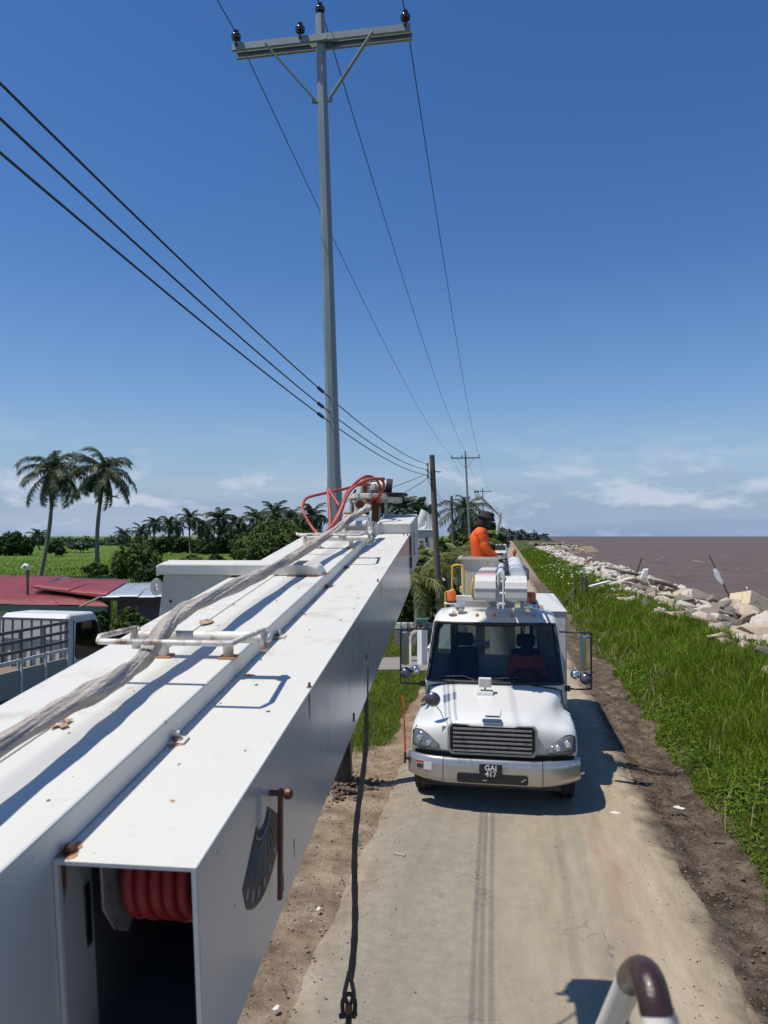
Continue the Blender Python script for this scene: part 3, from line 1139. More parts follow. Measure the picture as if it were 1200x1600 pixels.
v = np.stack([c - ax * s_[:, None] * 1.3, c + nb * s_[:, None] * 0.8, c + ax * s_[:, None] * 1.3, c - nb * s_[:, None] * 0.8], 1).reshape(-1, 3)
tag(mesh_np('bank_weeds', v, np.arange(n_ * 4).reshape(-1, 4), 'leaf_bright', kind='stuff'), 'low broad-leaved weeds creeping along the muddy road edge', 'weeds')

# dry stalks standing through the green
n_ = 6500
p = np.stack([g.uniform(2.6, 6.6, n_), 4.8 + 40 * g.uniform(0, 1, n_) ** 1.7], -1)
edge_ = 2.70 + 0.28 * fnoise(0 * p[:, 0], p[:, 1], 0.9, 4, 4)
keep = (p[:, 0] > edge_) & (p[:, 0] < 0.345 * p[:, 1] + 1.3) & (fnoise(p[:, 0], p[:, 1], 1.0, 3, 23) > 0.15 + g.uniform(-0.5, 0.6, n_))
p = p[keep]
tag(grass_object('dry_grass', p, g.uniform(0.12, 0.55, len(p)), 0.005 + 0.0006 * p[:, 1], g.uniform(0.1, 0.9, len(p)), 'straw', g), 'dry yellow stalks standing among the bank grass', 'grass')

# white-flowered creeper half way along the bank
n_ = 170
p = np.stack([4.6 + g.normal(0, 0.75, n_), 66 + g.normal(0, 9, n_)], -1)
zc = gz(p[:, 0], p[:, 1]) + g.uniform(0.35, 0.62, n_)
th = g.uniform(0, 6.28, n_)
s_ = g.uniform(0.04, 0.085, n_)
c = np.stack([p[:, 0], p[:, 1], zc], -1)
a1 = np.stack([np.cos(th), np.sin(th), g.uniform(-0.4, 0.4, n_)], -1) * s_[:, None]
a2 = np.stack([-np.sin(th), np.cos(th), g.uniform(-0.4, 0.4, n_)], -1) * s_[:, None]
v = np.stack([c - a1, c - a2, c + a1, c + a2], 1).reshape(-1, 3)
tag(mesh_np('creeper_flowers', v, np.arange(n_ * 4).reshape(-1, 4), 'petal', kind='stuff'), 'pale flowers scattered through the creeper on the bank', 'flowers')

# grass of the land side
XY, HH, WW = [], [], []
for (x0, x1, y0, y1, n_, ws, h0) in ((-5.5, -1.9, 10.5, 20.3, 26000, 0.011, 0.12), (-6.5, -1.9, 22.6, 60, 14000, 0.03, 0.25), (-14, -5, 9, 24, 9000, 0.03, 0.16)):
    p = np.stack([g.uniform(x0, x1, n_), g.uniform(y0, y1, n_)], -1)
    e = -2.12 + 0.25 * fnoise(0 * p[:, 0], p[:, 1], 0.9, 3, 14) - 1.1 * (1 - sstep(11.3, 14.0, p[:, 1]))
    keep = (p[:, 0] < e) & (fnoise(p[:, 0], p[:, 1], 1.7, 3, 19) > -0.8 + g.uniform(-0.5, 0.3, n_))
    p = p[keep]
    XY.append(p)
    HH.append(h0 * g.uniform(0.5, 1.5, len(p)))
    WW.append(np.full(len(p), ws))
XY = np.concatenate(XY)
tag(grass_object('verge_grass', XY, np.concatenate(HH), np.concatenate(WW), g.uniform(0.2, 0.9, len(XY)), 'grass_blade', g), 'short grass on the verge beside the white truck', 'grass')
n_ = 60000
d_ = g.uniform(1 / 330.0, 1 / 38.0, n_)
d_ = 1 / d_
az = g.uniform(-0.66, -0.02, n_)
p = np.stack([d_ * np.sin(az - YAW), d_ * np.cos(az - YAW)], -1)
p = p[p[:, 0] < -13]
hh = g.uniform(0.10, 0.26, len(p)) * (1 + 0.5 * fnoise(p[:, 0], p[:, 1], 0.09, 3, 5))
tag(grass_object('field_grass', p, np.clip(hh, 0.1, 1), 0.03 + 0.0007 * np.hypot(p[:, 0], p[:, 1]), g.uniform(0.2, 0.8, len(p)), 'grass_field', g), 'green pasture behind the red-roofed house', 'grass')

# clods of earth and gravel where the mud was churned up
rg = random.Random(21)
cv, cf, nf = [], [], 0
for i in range(2600):
    if rg.random() < 0.7:
        x, y = rg.gauss(2.38, 0.30), 4.2 + 17 * rg.random() ** 1.4
        s_ = rg.uniform(0.006, 0.030) * (1.6 if rg.random() < 0.08 else 1)
    else:
        x, y = rg.uniform(-3.4, -1.7), rg.uniform(4.2, 13)
        s_ = rg.uniform(0.006, 0.024)
    v, f = low[rg.randrange(8)]
    M = Matrix.Translation((x, y, float(gz(x, y)) + s_ * 0.2)) @ Matrix.Rotation(rg.uniform(0, 6.28), 4, 'Z') @ Matrix.Scale(s_, 4)
    if abs(x) < 1.9:
        M.translation.z = 0.045
    if x > 1.85 or x < -1.7:
        cv.append(np.array([(M @ Vector(q))[:] for q in v]))
        cf.append(f + nf)
        nf += len(v)
tag(mesh_np('earth_clods', np.concatenate(cv), np.concatenate(cf), 'clod', kind='stuff'), 'clods of mud and gravel churned up along the road edges', 'mud')

# loose gravel along both edges of the road
cv, cf, nf = [], [], 0
rg = random.Random(44)
for i in range(2600):
    if rg.random() < 0.62:
        x, y = rg.gauss(-1.95, 0.42), 4.0 + 12 * rg.random() ** 1.3
    else:
        x, y = rg.gauss(1.75, 0.45), 4.0 + 14 * rg.random() ** 1.3
    s_ = rg.uniform(0.004, 0.013) * (1.8 if rg.random() < 0.06 else 1)
    z = 0.05 if -1.6 < x < 1.75 else (float(gz(x, y)) + 0.004 if (x < -1.9 or x > 2.05) else 0.035)
    v, f = low[rg.randrange(8)]
    M = Matrix.Translation((x, y, z)) @ Matrix.Rotation(rg.uniform(0, 6.28), 4, 'Z') @ Matrix.Scale(s_, 4)
    cv.append(v @ np.array(M.to_3x3()).T + np.array(M.translation))
    cf.append(f + nf)
    nf += len(v)
tag(mesh_np('road_gravel', np.concatenate(cv), np.concatenate(cf), 'gravel', kind='stuff'), 'loose gravel scattered along the road edges', 'gravel')

# ------------------------------------------------------------------ the boom beside the camera (u right, s along, h up)
KB = 0.735                     # metres per unit of the boom's own axes
BO = P(307, 1355, 1.47 * KB)
BD = ray(730, 695).normalized()
BL = BD.cross(Vector((0, 0, 1))).normalized()
BN = BL.cross(BD)
BM = Matrix(((BL.x, BD.x, BN.x, BO.x), (BL.y, BD.y, BN.y, BO.y), (BL.z, BD.z, BN.z, BO.z), (0, 0, 0, 1))) @ Matrix.Diagonal((KB, KB, KB, 1))


def B(u, s, h):
    return BM @ Vector((u, s, h))


turret = B(-0.6, -3.6, 0)
crane = empty('crane_truck', (turret.x, turret.y, 0), 0, 'white boom of a line truck reaching past the camera with an open end', 'crane truck')
W1, HB, S1 = 0.30, 0.51, 5.55
T = 0.008
lower = MB()
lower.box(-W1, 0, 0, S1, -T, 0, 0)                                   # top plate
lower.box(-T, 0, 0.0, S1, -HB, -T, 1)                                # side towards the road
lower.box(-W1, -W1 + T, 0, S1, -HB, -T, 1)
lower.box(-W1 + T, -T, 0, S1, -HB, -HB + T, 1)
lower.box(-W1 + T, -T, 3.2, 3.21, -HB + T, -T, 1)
shade_liner = MB()  # thin plates added to darken the inside of the open end
shade_liner.box(-W1 + T + 0.001, -W1 + T + 0.003, 0.12, 3.19, -HB + T + 0.003, -T - 0.003)
shade_liner.box(-T - 0.003, -T - 0.001, 0.02, 3.19, -HB + T + 0.003, -T - 0.003)
shade_liner.box(-W1 + T + 0.004, -T - 0.004, 0.02, 3.19, -T - 0.003, -T - 0.001)
shade_liner.box(-W1 + T + 0.004, -T - 0.004, 0.03, 3.19, -HB + T + 0.001, -HB + T + 0.003)
shade_liner.build('shade_lining', 'grimy_shade', crane, BM)
boom = lower.build('main_boom', ['boom_white', 'boom_white_shaded'], crane, BM)
upper = MB()
upper.box(-0.652, -0.303, -1.15, 5.2, -0.50, 0.073)
side_boom = upper.build('side_boom', 'boom_white', crane, BM, bevel=0.005, seg=2)
outer = MB()
outer.box(-0.885, -0.662, -1.15, 4.9, -0.42, 0.060)
outer.build('cover_box', 'boom_white', crane, BM, bevel=0.005, seg=2)
lip = MB().box(-0.664, -0.60, -1.15, 4.6, 0.0735, 0.0775)
lip.build('edge_strip', 'boom_white', crane, BM)
MB().tube([B(-0.002, 0, -0.0025), B(-0.002, S1, -0.0025)], 0.0045 * KB, 8).build('corner_bead', 'boom_white', crane, smooth=60)
# square-ended rim round the open end
rim = MB()
rim.box(-W1 - 0.001, 0.001, -0.006, 0.004, -0.007, 0.0015)
rim.box(-W1 - 0.001, -W1 + 0.009, -0.006, 0.004, -HB, -0.007)
rim.box(-0.009, 0.001, -0.006, 0.004, -HB, -0.007)
rim.build('end_rim', 'boom_white', crane, BM)

# hose drum inside the open end
drum = empty('hose_drum', (0, 0, 0))
drum.parent = crane
drum.matrix_basis = root_matrix(crane).inverted() @ Matrix.Translation(B(-0.15, 0.2, -0.1))


def plate_profile():
    return [(-0.055, 0.12), (-0.055, -0.125), (-0.01, -0.20), (0.05, -0.245), (0.11, -0.19), (0.09, 0.12)]


for uu in (-0.232, -0.018):
    q = BM @ Matrix.Translation((uu, 0.105, -0.012)) @ Matrix(((0, 0, 1, 0), (1, 0, 0, 0), (0, 1, 0, 0), (0, 0, 0, 1)))
    MB().prism([(x, min(y, 0.0) - 0.0 if y > 0 else y) for x, y in plate_profile()], q, 0.006).build('drum_plate', 'reel_plate', drum, bevel=0.001)
MB().box(-0.2335, -0.2325, 0.085, 0.105, -0.085, -0.03).build('plate_slot', 'black_paint', drum, BM)
for k in range(5):
    u0 = -0.196 + 0.031 * k
    pts = []
    for t in np.linspace(0, 1.0, 16):
        a = R(-50 + 138 * t)           # round the drum, from its crown down the front and under
        ext = 0.135 + 0.002 * (k % 2)
        drift = 0.042 * max(0, t - 0.5) ** 1.5 * k
        pts.append((u0 + drift, 0.235 - ext * math.cos(a), -0.115 - ext * 0.84 * math.sin(a)))
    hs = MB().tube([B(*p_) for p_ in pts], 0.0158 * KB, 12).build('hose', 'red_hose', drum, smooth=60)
    j0 = 11 + (k * 2) % 3
    MB().tube([B(*p_) for p_ in pts[j0:j0 + 3]], 0.0164 * KB, 12).build('tape_wrap', 'tape', hs, smooth=60)
for k in range(4):
    a, b_ = B(-0.10 + 0.028 * k, -0.0 + 0.25, -0.50 + 0.02 * k), B(-0.02 + 0.003 * k, 1.6, -0.30)
    MB().tube([a, (a + b_) / 2 + Vector((0, 0, -0.03)), b_], 0.011 * KB, 8).build('loose_hose', ['reel_plate', 'red_hose', 'reel_plate', 'tape'][k], drum, smooth=60)
MB().box(-0.2885, -0.2865, 0.085, 0.105, -0.25, -0.11).build('wall_slot', 'black_paint', drum, BM)
MB().box(-0.2915, -0.285, 0.27, 0.31, -0.30, -0.20).build('lug', 'rust', drum, BM, bevel=0.004)
MB().cyl(B(-0.225, 0.235, -0.105), B(-0.02, 0.235, -0.105), 0.085 * KB, 20).build('drum_axle', 'dark_metal', drum, smooth=40)


def bolt(u, s, h, r=0.011, plate=True, stain=0.03, parent=crane, rusty=True):
    b = MB()
    b.lathe([(r * 1.7, 0.0), (r * 1.7, 0.003), (r, 0.003), (r, 0.015), (r * 0.75, 0.018)], BM @ Matrix.Translation((u, s, h)), 6 if r > 0.013 else 8)
    b.build('bolt', 'rust_pin' if rusty else 'rail_rusty', parent)
    rr = random.Random(int(u * 997 + s * 313))
    pts = [((stain * rr.uniform(0.5, 1.15)) * math.cos(a), (stain * rr.uniform(0.6, 1.5)) * math.sin(a)) for a in np.linspace(0, 2 * math.pi, 15)[:-1]]
    MB().prism(pts, BM @ Matrix.Translation((u, s, h + 0.0005)), 0.0012).build('rust_mark', 'rust_stain', parent)


for (u, s) in ((-0.285, 0.03), (-0.287, 0.60), (-0.288, 1.75), (-0.288, 2.9), (-0.288, 3.6)):
    bolt(u, s, 0.0)
for s in (0.60, 1.75):
    MB().box(-0.302, -0.258, s - 0.018, s + 0.03, 0.0013, 0.0075).build('clip_plate', 'rail_rusty', crane, BM)
    MB().lathe([(0.016, 0), (0.016, 0.005), (0.009, 0.005), (0.009, 0.022)], BM @ Matrix.Translation((-0.286, s + 0.006, 0.0077)), 8).build('clip_bolt', 'rail_rusty', crane)
for (u, s) in ((-0.585, 0.52), (-0.595, 1.70), (-0.60, 2.9)):
    bolt(u, s, 0.079, 0.012, stain=0.035, rusty=False)
for (u, s) in ((-0.008, 1.10), (-0.01, 3.1), (-0.012, 5.4), (-0.05, 5.45)):
    bolt(u, s, 0.0, 0.005, stain=0.010)
for (u, s, r) in ((-0.09, 0.86, 0.010), (-0.30 + 0.04, 1.22, 0.02), (-0.27, 2.2, 0.012), (-0.06, 2.6, 0.009), (-0.18, 1.9, 0.006)):
    pts = [(r * random.uniform(0.5, 1.2) * math.cos(a), r * 0.7 * random.uniform(0.5, 1.2) * math.sin(a)) for a in np.linspace(0, 2 * math.pi, 11)[:-1]]
    MB().prism(pts, BM @ Matrix.Translation((u, s, 0.0006)), 0.001).build('rust_mark', 'rust', crane)

# scuffs, chips and runs of rust on the boom
rgs = random.Random(91)
for i in range(46):
    u, s, r = rgs.uniform(-0.29, -0.01), rgs.uniform(0.03, 5.2), rgs.uniform(0.0015, 0.006)
    h = 0.0006
    if i % 2:
        u, h = rgs.uniform(-0.63, -0.32), 0.0736
    pts = [(r * rgs.uniform(0.4, 1.3) * math.cos(a), r * rgs.uniform(0.4, 2.2) * math.sin(a)) for a in np.linspace(0, 2 * math.pi, 9)[:-1]]
    MB().prism(pts, BM @ Matrix.Translation((u, s, h)), 0.0008).build('paint_chip', rgs.choice(['rust', 'rust_stain', 'dark_metal', 'rust_stain']), crane)
SQ = Matrix(((0, 0, 1, 0), (1, 0, 0, 0), (0, 1, 0, 0), (0, 0, 0, 1)))
for i in range(16):
    s, ln, w = rgs.uniform(0.1, 5.0), rgs.uniform(0.03, 0.16), rgs.uniform(0.0015, 0.004)
    h0 = -0.012 if i % 3 else rgs.uniform(-0.4, -0.1)
    MB().prism([(-w, 0), (w, 0), (w * 0.6, -ln * 0.6), (0, -ln), (-w * 0.7, -ln * 0.5)], BM @ Matrix.Translation((0.0004, s, h0)) @ SQ, 0.0006).build('rust_run', 'rust_stain', crane)
MB().prism([(-0.014, 0), (0.006, -0.002), (0.004, -0.03), (0.0, -0.075), (-0.003, -0.05), (-0.008, -0.09), (-0.012, -0.04)], BM @ Matrix.Translation((-W1 + T + 0.0006, 0.02, -0.012)) @ SQ, 0.0006).build('rust_run', 'rust', crane)

# the hose bundle lying on the boom
pts = [(-0.47, -0.9, .19), (-0.487, .15, .185), (-.49, .55, .165), (-.50, .86, .160), (-.51, 1.17, .228), (-.515, 1.6, .215), (-.50, 2.3, .195), (-.47, 3.1, .195), (-.42, 3.95, .225), (-.385, 4.45, .262), (-.36, 4.9, .275), (-.35, 5.25, .285)]
dense = []
for i in range(len(pts) - 1):
    for t in np.linspace(0, 1, 13)[:-1]:
        p0, p1, p2, p3 = (Vector(pts[max(i - 1, 0)]), Vector(pts[i]), Vector(pts[i + 1]), Vector(pts[min(i + 2, len(pts) - 1)]))
        dense.append(0.5 * ((2 * p1) + (p2 - p0) * t + (2 * p0 - 5 * p1 + 4 * p2 - p3) * t * t + (3 * p1 - p0 - 3 * p2 + p3) * t ** 3))
dense.append(Vector(pts[-1]))
rg = random.Random(4)
rings = []
n_ = 60
for i, p_ in enumerate(dense):
    d = (dense[min(i + 1, len(dense) - 1)] - dense[max(i - 1, 0)]).normalized()
    x, yv = frame_of(d)
    ring = []
    tw = i * 0.10
    base_r = 0.0240 + 0.003 * math.sin(i * 0.31) + 0.002 * math.sin(i * 0.9)
    for j in range(n_):
        a = 2 * math.pi * j / n_
        lob = 0.0030 * math.cos(4 * (a + tw)) + 0.0035 * abs(math.cos(6 * (a + tw * 0.9))) + 0.002 * math.cos(3 * a - tw * 1.7) + rg.uniform(-0.0008, 0.0008)
        ring.append(BM @ (p_ + (x * math.cos(a) + yv * math.sin(a)) * (base_r + lob)))
    rings.append(ring)
MB().loft(rings).build('hose_bundle', 'bundle', crane, smooth=70)

# two roller brackets that carry it


def roller(s, small=False):
    r = empty('roller_bracket', (0, 0, 0))
    r.parent = crane
    r.matrix_basis = root_matrix(crane).inverted() @ Matrix.Translation(B(-0.44, s, 0.073))
    z0 = 0.0735
    ax = 0.150
    MB().cyl(B(-0.67, s, ax), B(-0.20, s, ax), 0.021 * KB, 16).build('roller_tube', 'boom_rusty', r, smooth=40)
    for u in (-0.57, -0.325):
        b = MB().bar(B(u, s, z0), B(u, s, ax), 0.032 * KB, 0.032 * KB)
        b.build('post', 'boom_rusty', r, bevel=0.004)
        MB().box(u - 0.032, u + 0.032, s - 0.026, s + 0.026, z0, z0 + 0.006).build('foot_plate', 'rust_stain', r, BM)
    for u in (-0.675, -0.19):
        q = BM @ Matrix.Translation((u, s, ax)) @ Matrix.Rotation(R(90), 4, 'Y')
        MB().lathe([(0.036, -0.007), (0.036, 0.007)], q, 14).build('end_plate', 'boom_rusty', r, bevel=0.002)
        MB().lathe([(0.017, 0.008), (0.017, 0.022), (0.011, 0.026)], q, 10).build('end_nut', 'rail_rusty', r)
        MB().bar(B(u, s, ax + 0.03), B(u, s, ax - 0.05), 0.012 * KB, 0.034 * KB).build('cheek', 'boom_rusty', r, bevel=0.003)
    fwd = 0.31
    path = []
    loop = [(-0.675, s, ax + 0.028), (-0.675, s - fwd + 0.05, 0.215), (-0.655, s - fwd, 0.212), (-0.21, s - fwd, 0.212), (-0.19, s - fwd + 0.05, 0.215), (-0.19, s, ax + 0.028)]
    for i in range(len(loop) - 1):
        for t in np.linspace(0, 1, 7)[:-1]:
            path.append(Vector(loop[i]).lerp(Vector(loop[i + 1]), t))
    path.append(Vector(loop[-1]))
    MB().tube([BM @ q for q in path], 0.0095 * KB, 10).build('guard_rail', 'rail_rusty', r, smooth=60)
    return r


roller(1.19)
roller(4.05)

# cross member standing off the far side of the boom
cm = empty('cross_member', (0, 0, 0))
cm.parent = crane
cm.matrix_basis = root_matrix(crane).inverted() @ Matrix.Translation(B(-0.85, 2.95, 0.08))
b = MB()
prof = [(-1.335, 0.062), (-1.335, 0.128), (-1.31, 0.142), (-0.40, 0.142), (-0.345, 0.124), (-0.315, 0.0745), (-1.335 + 0.02, 0.0745)]
b.loft([[B(u, 2.87, h) for u, h in prof], [B(u, 3.03, h) for u, h in prof]])
b.build('beam', 'boom_white', cm, bevel=0.006)
MB().hexa([B(-1.355, 2.89, -0.30), B(-0.87, 2.89, -0.30), B(-0.87, 2.93, -0.30), B(-1.355, 2.93, -0.30)], [B(-1.295, 2.89, 0.0742), B(-0.87, 2.89, 0.0742), B(-0.87, 2.93, 0.0742), B(-1.295, 2.93, 0.0742)]).build('panel', 'boom_white_shaded', cm, bevel=0.004)
lug = MB()
ring_o, ring_i = [], []
for a in np.linspace(0, 2 * math.pi, 21)[:-1]:
    ring_o.append((math.cos(a) * 0.036, math.sin(a) * 0.052))
    ring_i.append((math.cos(a) * 0.014, math.sin(a) * 0.028))
vs_, fs_ = [], []
for s_ in (2.862, 2.886):
    vs_ += [B(-1.335 + x, s_, 0.0 + yy) for x, yy in ring_o] + [B(-1.335 + x, s_, 0.0 + yy) for x, yy in ring_i]
for j in range(20):
    j2 = (j + 1) % 20
    fs_ += [(j, j2, 20 + j2, 20 + j), (40 + j, 60 + j, 60 + j2, 40 + j2), (j, 40 + j, 40 + j2, j2), (20 + j, 20 + j2, 60 + j2, 60 + j)]
lug.add(vs_, fs_).build('lug', 'boom_white', cm, smooth=40)
MB().lathe([(0.008, 0), (0.008, 0.01)], BM @ Matrix.Translation((-1.255, 2.889, -0.09)) @ Matrix.Rotation(R(90), 4, 'X'), 10).build('bolt', 'black_paint', cm)
pts = [(0.05 * random.uniform(0.5, 1.2) * math.cos(a) * 2.2, 0.03 * random.uniform(0.5, 1.2) * math.sin(a)) for a in np.linspace(0, 2 * math.pi, 19)[:-1]]
MB().prism(pts, BM @ Matrix.Translation((-0.40, 2.855, 0.0738)), 0.0012).build('rust_mark', 'rust', cm)
pts = [(0.05 * random.uniform(0.5, 1.2) * math.cos(a), 0.05 * random.uniform(0.5, 1.2) * math.sin(a)) for a in np.linspace(0, 2 * math.pi, 15)[:-1]]
MB().prism(pts, BM @ Matrix.Translation((-0.325, 2.95, 0.0738)), 0.0012).build('rust_mark', 'rust', cm)

# boom-angle gauge on the shaded side, with its swinging pointer
ga = empty('angle_gauge', (0, 0, 0))
ga.parent = crane
ga.matrix_basis = root_matrix(crane).inverted() @ Matrix.Translation(B(0.002, 0.46, -0.12))
GQ = BM @ Matrix.Translation((0.0005, 0.46, -0.10)) @ Matrix(((0, 0, 1, 0), (1, 0, 0, 0), (0, 1, 0, 0), (0, 0, 0, 1)))   # local x along boom, y up, z out
fan = [(-0.19 * 0.32, -0.045)]
outer_pts = [(math.sin(R(a)) * 0.245, -math.cos(R(a)) * 0.245) for a in np.linspace(-46, 46, 15)]
inner_pts = [(math.sin(R(a)) * 0.062, -math.cos(R(a)) * 0.062) for a in np.linspace(58, -58, 11)]
outer_pts = [(-0.18, -0.125)] + [(x, y_) for x, y_ in outer_pts if abs(x) < 0.165] + [(0.18, -0.125)]
MB().prism(outer_pts + inner_pts, GQ, 0.0012).build('dial', 'gauge_black', ga)
for a in np.linspace(-44, 44, 11):
    x, yy = math.sin(R(a)), -math.cos(R(a))
    MB().bar(GQ @ Vector((x * 0.098, yy * 0.098, 0.0018)), GQ @ Vector((x * 0.185, yy * 0.185, 0.0018)), 0.0032 * KB, 0.0010 * KB).build('dial_line', 'gauge_mark', ga)
arc = [GQ @ Vector((math.sin(R(a)) * 0.085, -math.cos(R(a)) * 0.085, 0.0018)) for a in np.linspace(-50, 50, 14)]
MB().tube(arc, 0.0028 * KB, 6).build('dial_arc', 'gauge_mark', ga)
for a in np.linspace(-44, 44, 7):
    x, yy = math.sin(R(a)) * 0.215, -math.cos(R(a)) * 0.215
    q = GQ @ Matrix.Translation((x, yy, 0.0012)) @ Matrix.Rotation(R(a), 4, 'Z')
    MB().prism([(-0.009, -0.013), (0.007, -0.014), (0.010, 0.012), (-0.006, 0.015)], q, 0.0007).build('dial_mark', 'gauge_mark', ga)
pv = (0.08, -0.008)
MB().tube([GQ @ Vector((pv[0], pv[1], 0.0)), GQ @ Vector((pv[0], pv[1], 0.055))], 0.008 * KB, 10).build('pivot_pin', 'rust_pin', ga, smooth=40)
MB().lathe([(0.013, 0.042), (0.016, 0.048), (0.015, 0.058), (0.008, 0.064)], GQ @ Matrix.Translation((pv[0], pv[1], 0)), 12).build('pivot_knob', 'rust_pin', ga, smooth=40)
dn = (BM.to_3x3().inverted() @ Vector((0, 0, -1)))
a_, b2 = GQ @ Vector((pv[0], pv[1] + 0.012, 0.030)), GQ @ Vector((pv[0], pv[1], 0.030)) + Vector((0, 0, -0.285 * KB))
MB().bar(a_, b2, 0.020 * KB, 0.012 * KB).build('pointer', 'rust_pin', ga, bevel=0.002)
# slots in the lower side
for (s, h, l) in ((0.63, -0.455, 0.045), (2.45, -0.30, 0.03), (2.0, -0.47, 0.04)):
    MB().box(0.0004, 0.004, s, s + 0.018, h, h + l).build('side_slot', 'black_paint', crane, BM)

# boom head: box cover, tip frame, motor, platform, hose loops
MB().box(-0.325, 0.015, S1 + 0.02, S1 + 0.9, -0.40, 0.105).build('head_box', 'boom_white', crane, BM, bevel=0.012, seg=3)
for (u, s, a, b_) in ((-0.2, 5.95, 0.07, 0.025), (-0.12, 6.1, 0.05, 0.02), (-0.22, 6.2, 0.06, 0.02)):
    MB().box(u - a / 2, u + a / 2, s, s + b_, 0.1052, 0.1072).build('scuff', 'dark_metal', crane, BM)
MB().box(0.001, 0.012, S1 - 0.04, S1 + 0.02, -0.2, -0.02).build('hinge_plate', 'rust', crane, BM)
MB().box(0.001, 0.014, S1 - 0.03, S1 + 0.03, -0.32, -0.22).build('hinge_plate', 'rust', crane, BM)
MB().box(0.015, 0.02, S1 + 0.25, S1 + 0.32, -0.25, -0.02).build('side_slot', 'black_paint', crane, BM)
# inverted U frame
DT = 6.6


def Q(x, yy, d=DT):
    return P(x, yy, d * KB)


fr = empty('hose_frame', (0, 0, 0))
fr.parent = crane
fr.matrix_basis = root_matrix(crane).inverted() @ Matrix.Translation(Q(556, 825))
MB().tube([Q(537, 838), Q(537, 809), Q(540, 806), Q(573, 806), Q(576, 809), Q(577, 840)], 0.014 * KB, 8).build('hoop', 'boom_rusty', fr, smooth=60)
MB().cyl(Q(540, 823, 6.9), Q(576, 821, 6.9), 0.05 * KB, 14).build('cross_tube', 'boom_white', fr, smooth=40)
MB().bar(Q(580, 838), Q(581, 816), 0.05 * KB, 0.04 * KB).build('side_post', 'rail_rusty', fr, bevel=0.004)
MB().bar(Q(586, 838), Q(587, 815), 0.03 * KB, 0.03 * KB).build('side_post', 'boom_rusty', fr, bevel=0.004)
for x in (516, 566):
    MB().lathe([(0.05, -0.03), (0.05, 0.03)], Matrix.Translation(Q(x, 845)) @ Matrix.Rotation(R(90), 4, 'X') @ Matrix.Scale(KB, 4), 12).build('pulley', 'rust', fr, smooth=40)
MB().bar(Q(470, 836, 6.2), Q(576, 833, 6.2), 0.03 * KB, 0.03 * KB).build('rail', 'rail_rusty', fr, bevel=0.003)
MB().bar(Q(480, 841, 6.4), Q(480, 862, 6.4), 0.025 * KB, 0.03 * KB).build('rail_post', 'rail_rusty', fr)
# the platform with its motor
tp = empty('winch_platform', (0, 0, 0))
tp.parent = crane
D2 = 7.6
tp.matrix_basis = root_matrix(crane).inverted() @ Matrix.Translation(Q(590, 790, D2))


def plat(cx, cy, rx_, ry_, th, d, nm, mt, hole=False):
    b = MB()
    c = Q(cx, cy, d)
    top, bot = [], []
    for a in np.linspace(0, 2 * math.pi, 17)[:-1]:
        top.append(c + CR * (KB * rx_ * math.cos(a)) + Vector((-math.sin(YAW), math.cos(YAW), 0)) * (KB * ry_ * math.sin(a)))
    bot = [p_ - Vector((0, 0, th * KB)) for p_ in top]
    return b.loft([bot, top]).build(nm, mt, tp, bevel=0.006)


plat(577, 773, 0.22, 0.26, 0.05, D2, 'deck', 'boom_rusty')
plat(606, 771, 0.21, 0.2, 0.03, D2 + 0.05, 'deck_top', 'black_paint')
plat(606, 777, 0.15, 0.16, 0.06, D2 + 0.05, 'deck_ring', 'boom_rusty')
MB().cbox(Q(577, 764, D2), (0.1250, 0.1470, 0.0809)).build('gear_case', 'boom_rusty', tp, bevel=0.01)
MB().cyl(Q(582, 762, D2), Q(604, 760, D2), 0.062 * KB, 14).build('motor', 'boom_rusty', tp, smooth=40)
MB().cyl(Q(603, 759, D2), Q(613, 760, D2), 0.075 * KB, 12).build('motor_cap', 'dark_metal', tp, smooth=40)
MB().cbox(Q(572, 752, D2), (0.0441, 0.0441, 0.0662)).build('valve', 'rust_stain', tp, bevel=0.005)
MB().cbox(Q(570, 763, D2 - 0.12), (0.0331, 0.0221, 0.0882)).build('bracket', 'rust_pin', tp, bevel=0.004)
for (x0, y0, x1, y1, w, mt) in ((549, 782, 547, 806, 0.035, 'boom_rusty'), (588, 783, 586, 815, 0.085, 'rust'), (593, 783, 592, 812, 0.04, 'boom_white'), (603, 778, 603, 806, 0.045, 'boom_white'), (606, 778, 606, 806, 0.02, 'dark_metal')):
    MB().bar(Q(x0, y0, D2), Q(x1, y1, D2), w * KB, w * 0.8 * KB).build('strut', mt, tp, bevel=0.004)
a, b_ = Q(563, 789, D2 - 0.15), Q(580, 787, D2 + 0.2)
MB().cyl(a, b_, 0.055, 16).build('cylinder', 'boom_rusty', tp, smooth=40)
MB().lathe([(0.048, 0), (0.048, 0.004)], Matrix.Translation(a) @ (a - b_).to_track_quat('Z', 'Y').to_matrix().to_4x4() @ Matrix.Scale(KB, 4), 16).build('cylinder_end', 'rust', tp)
MB().bar(Q(558, 792, D2 - 0.12), Q(555, 808, D2 - 0.12), 0.055 * KB, 0.04 * KB).build('cylinder_arm', 'boom_white', tp, bevel=0.006)


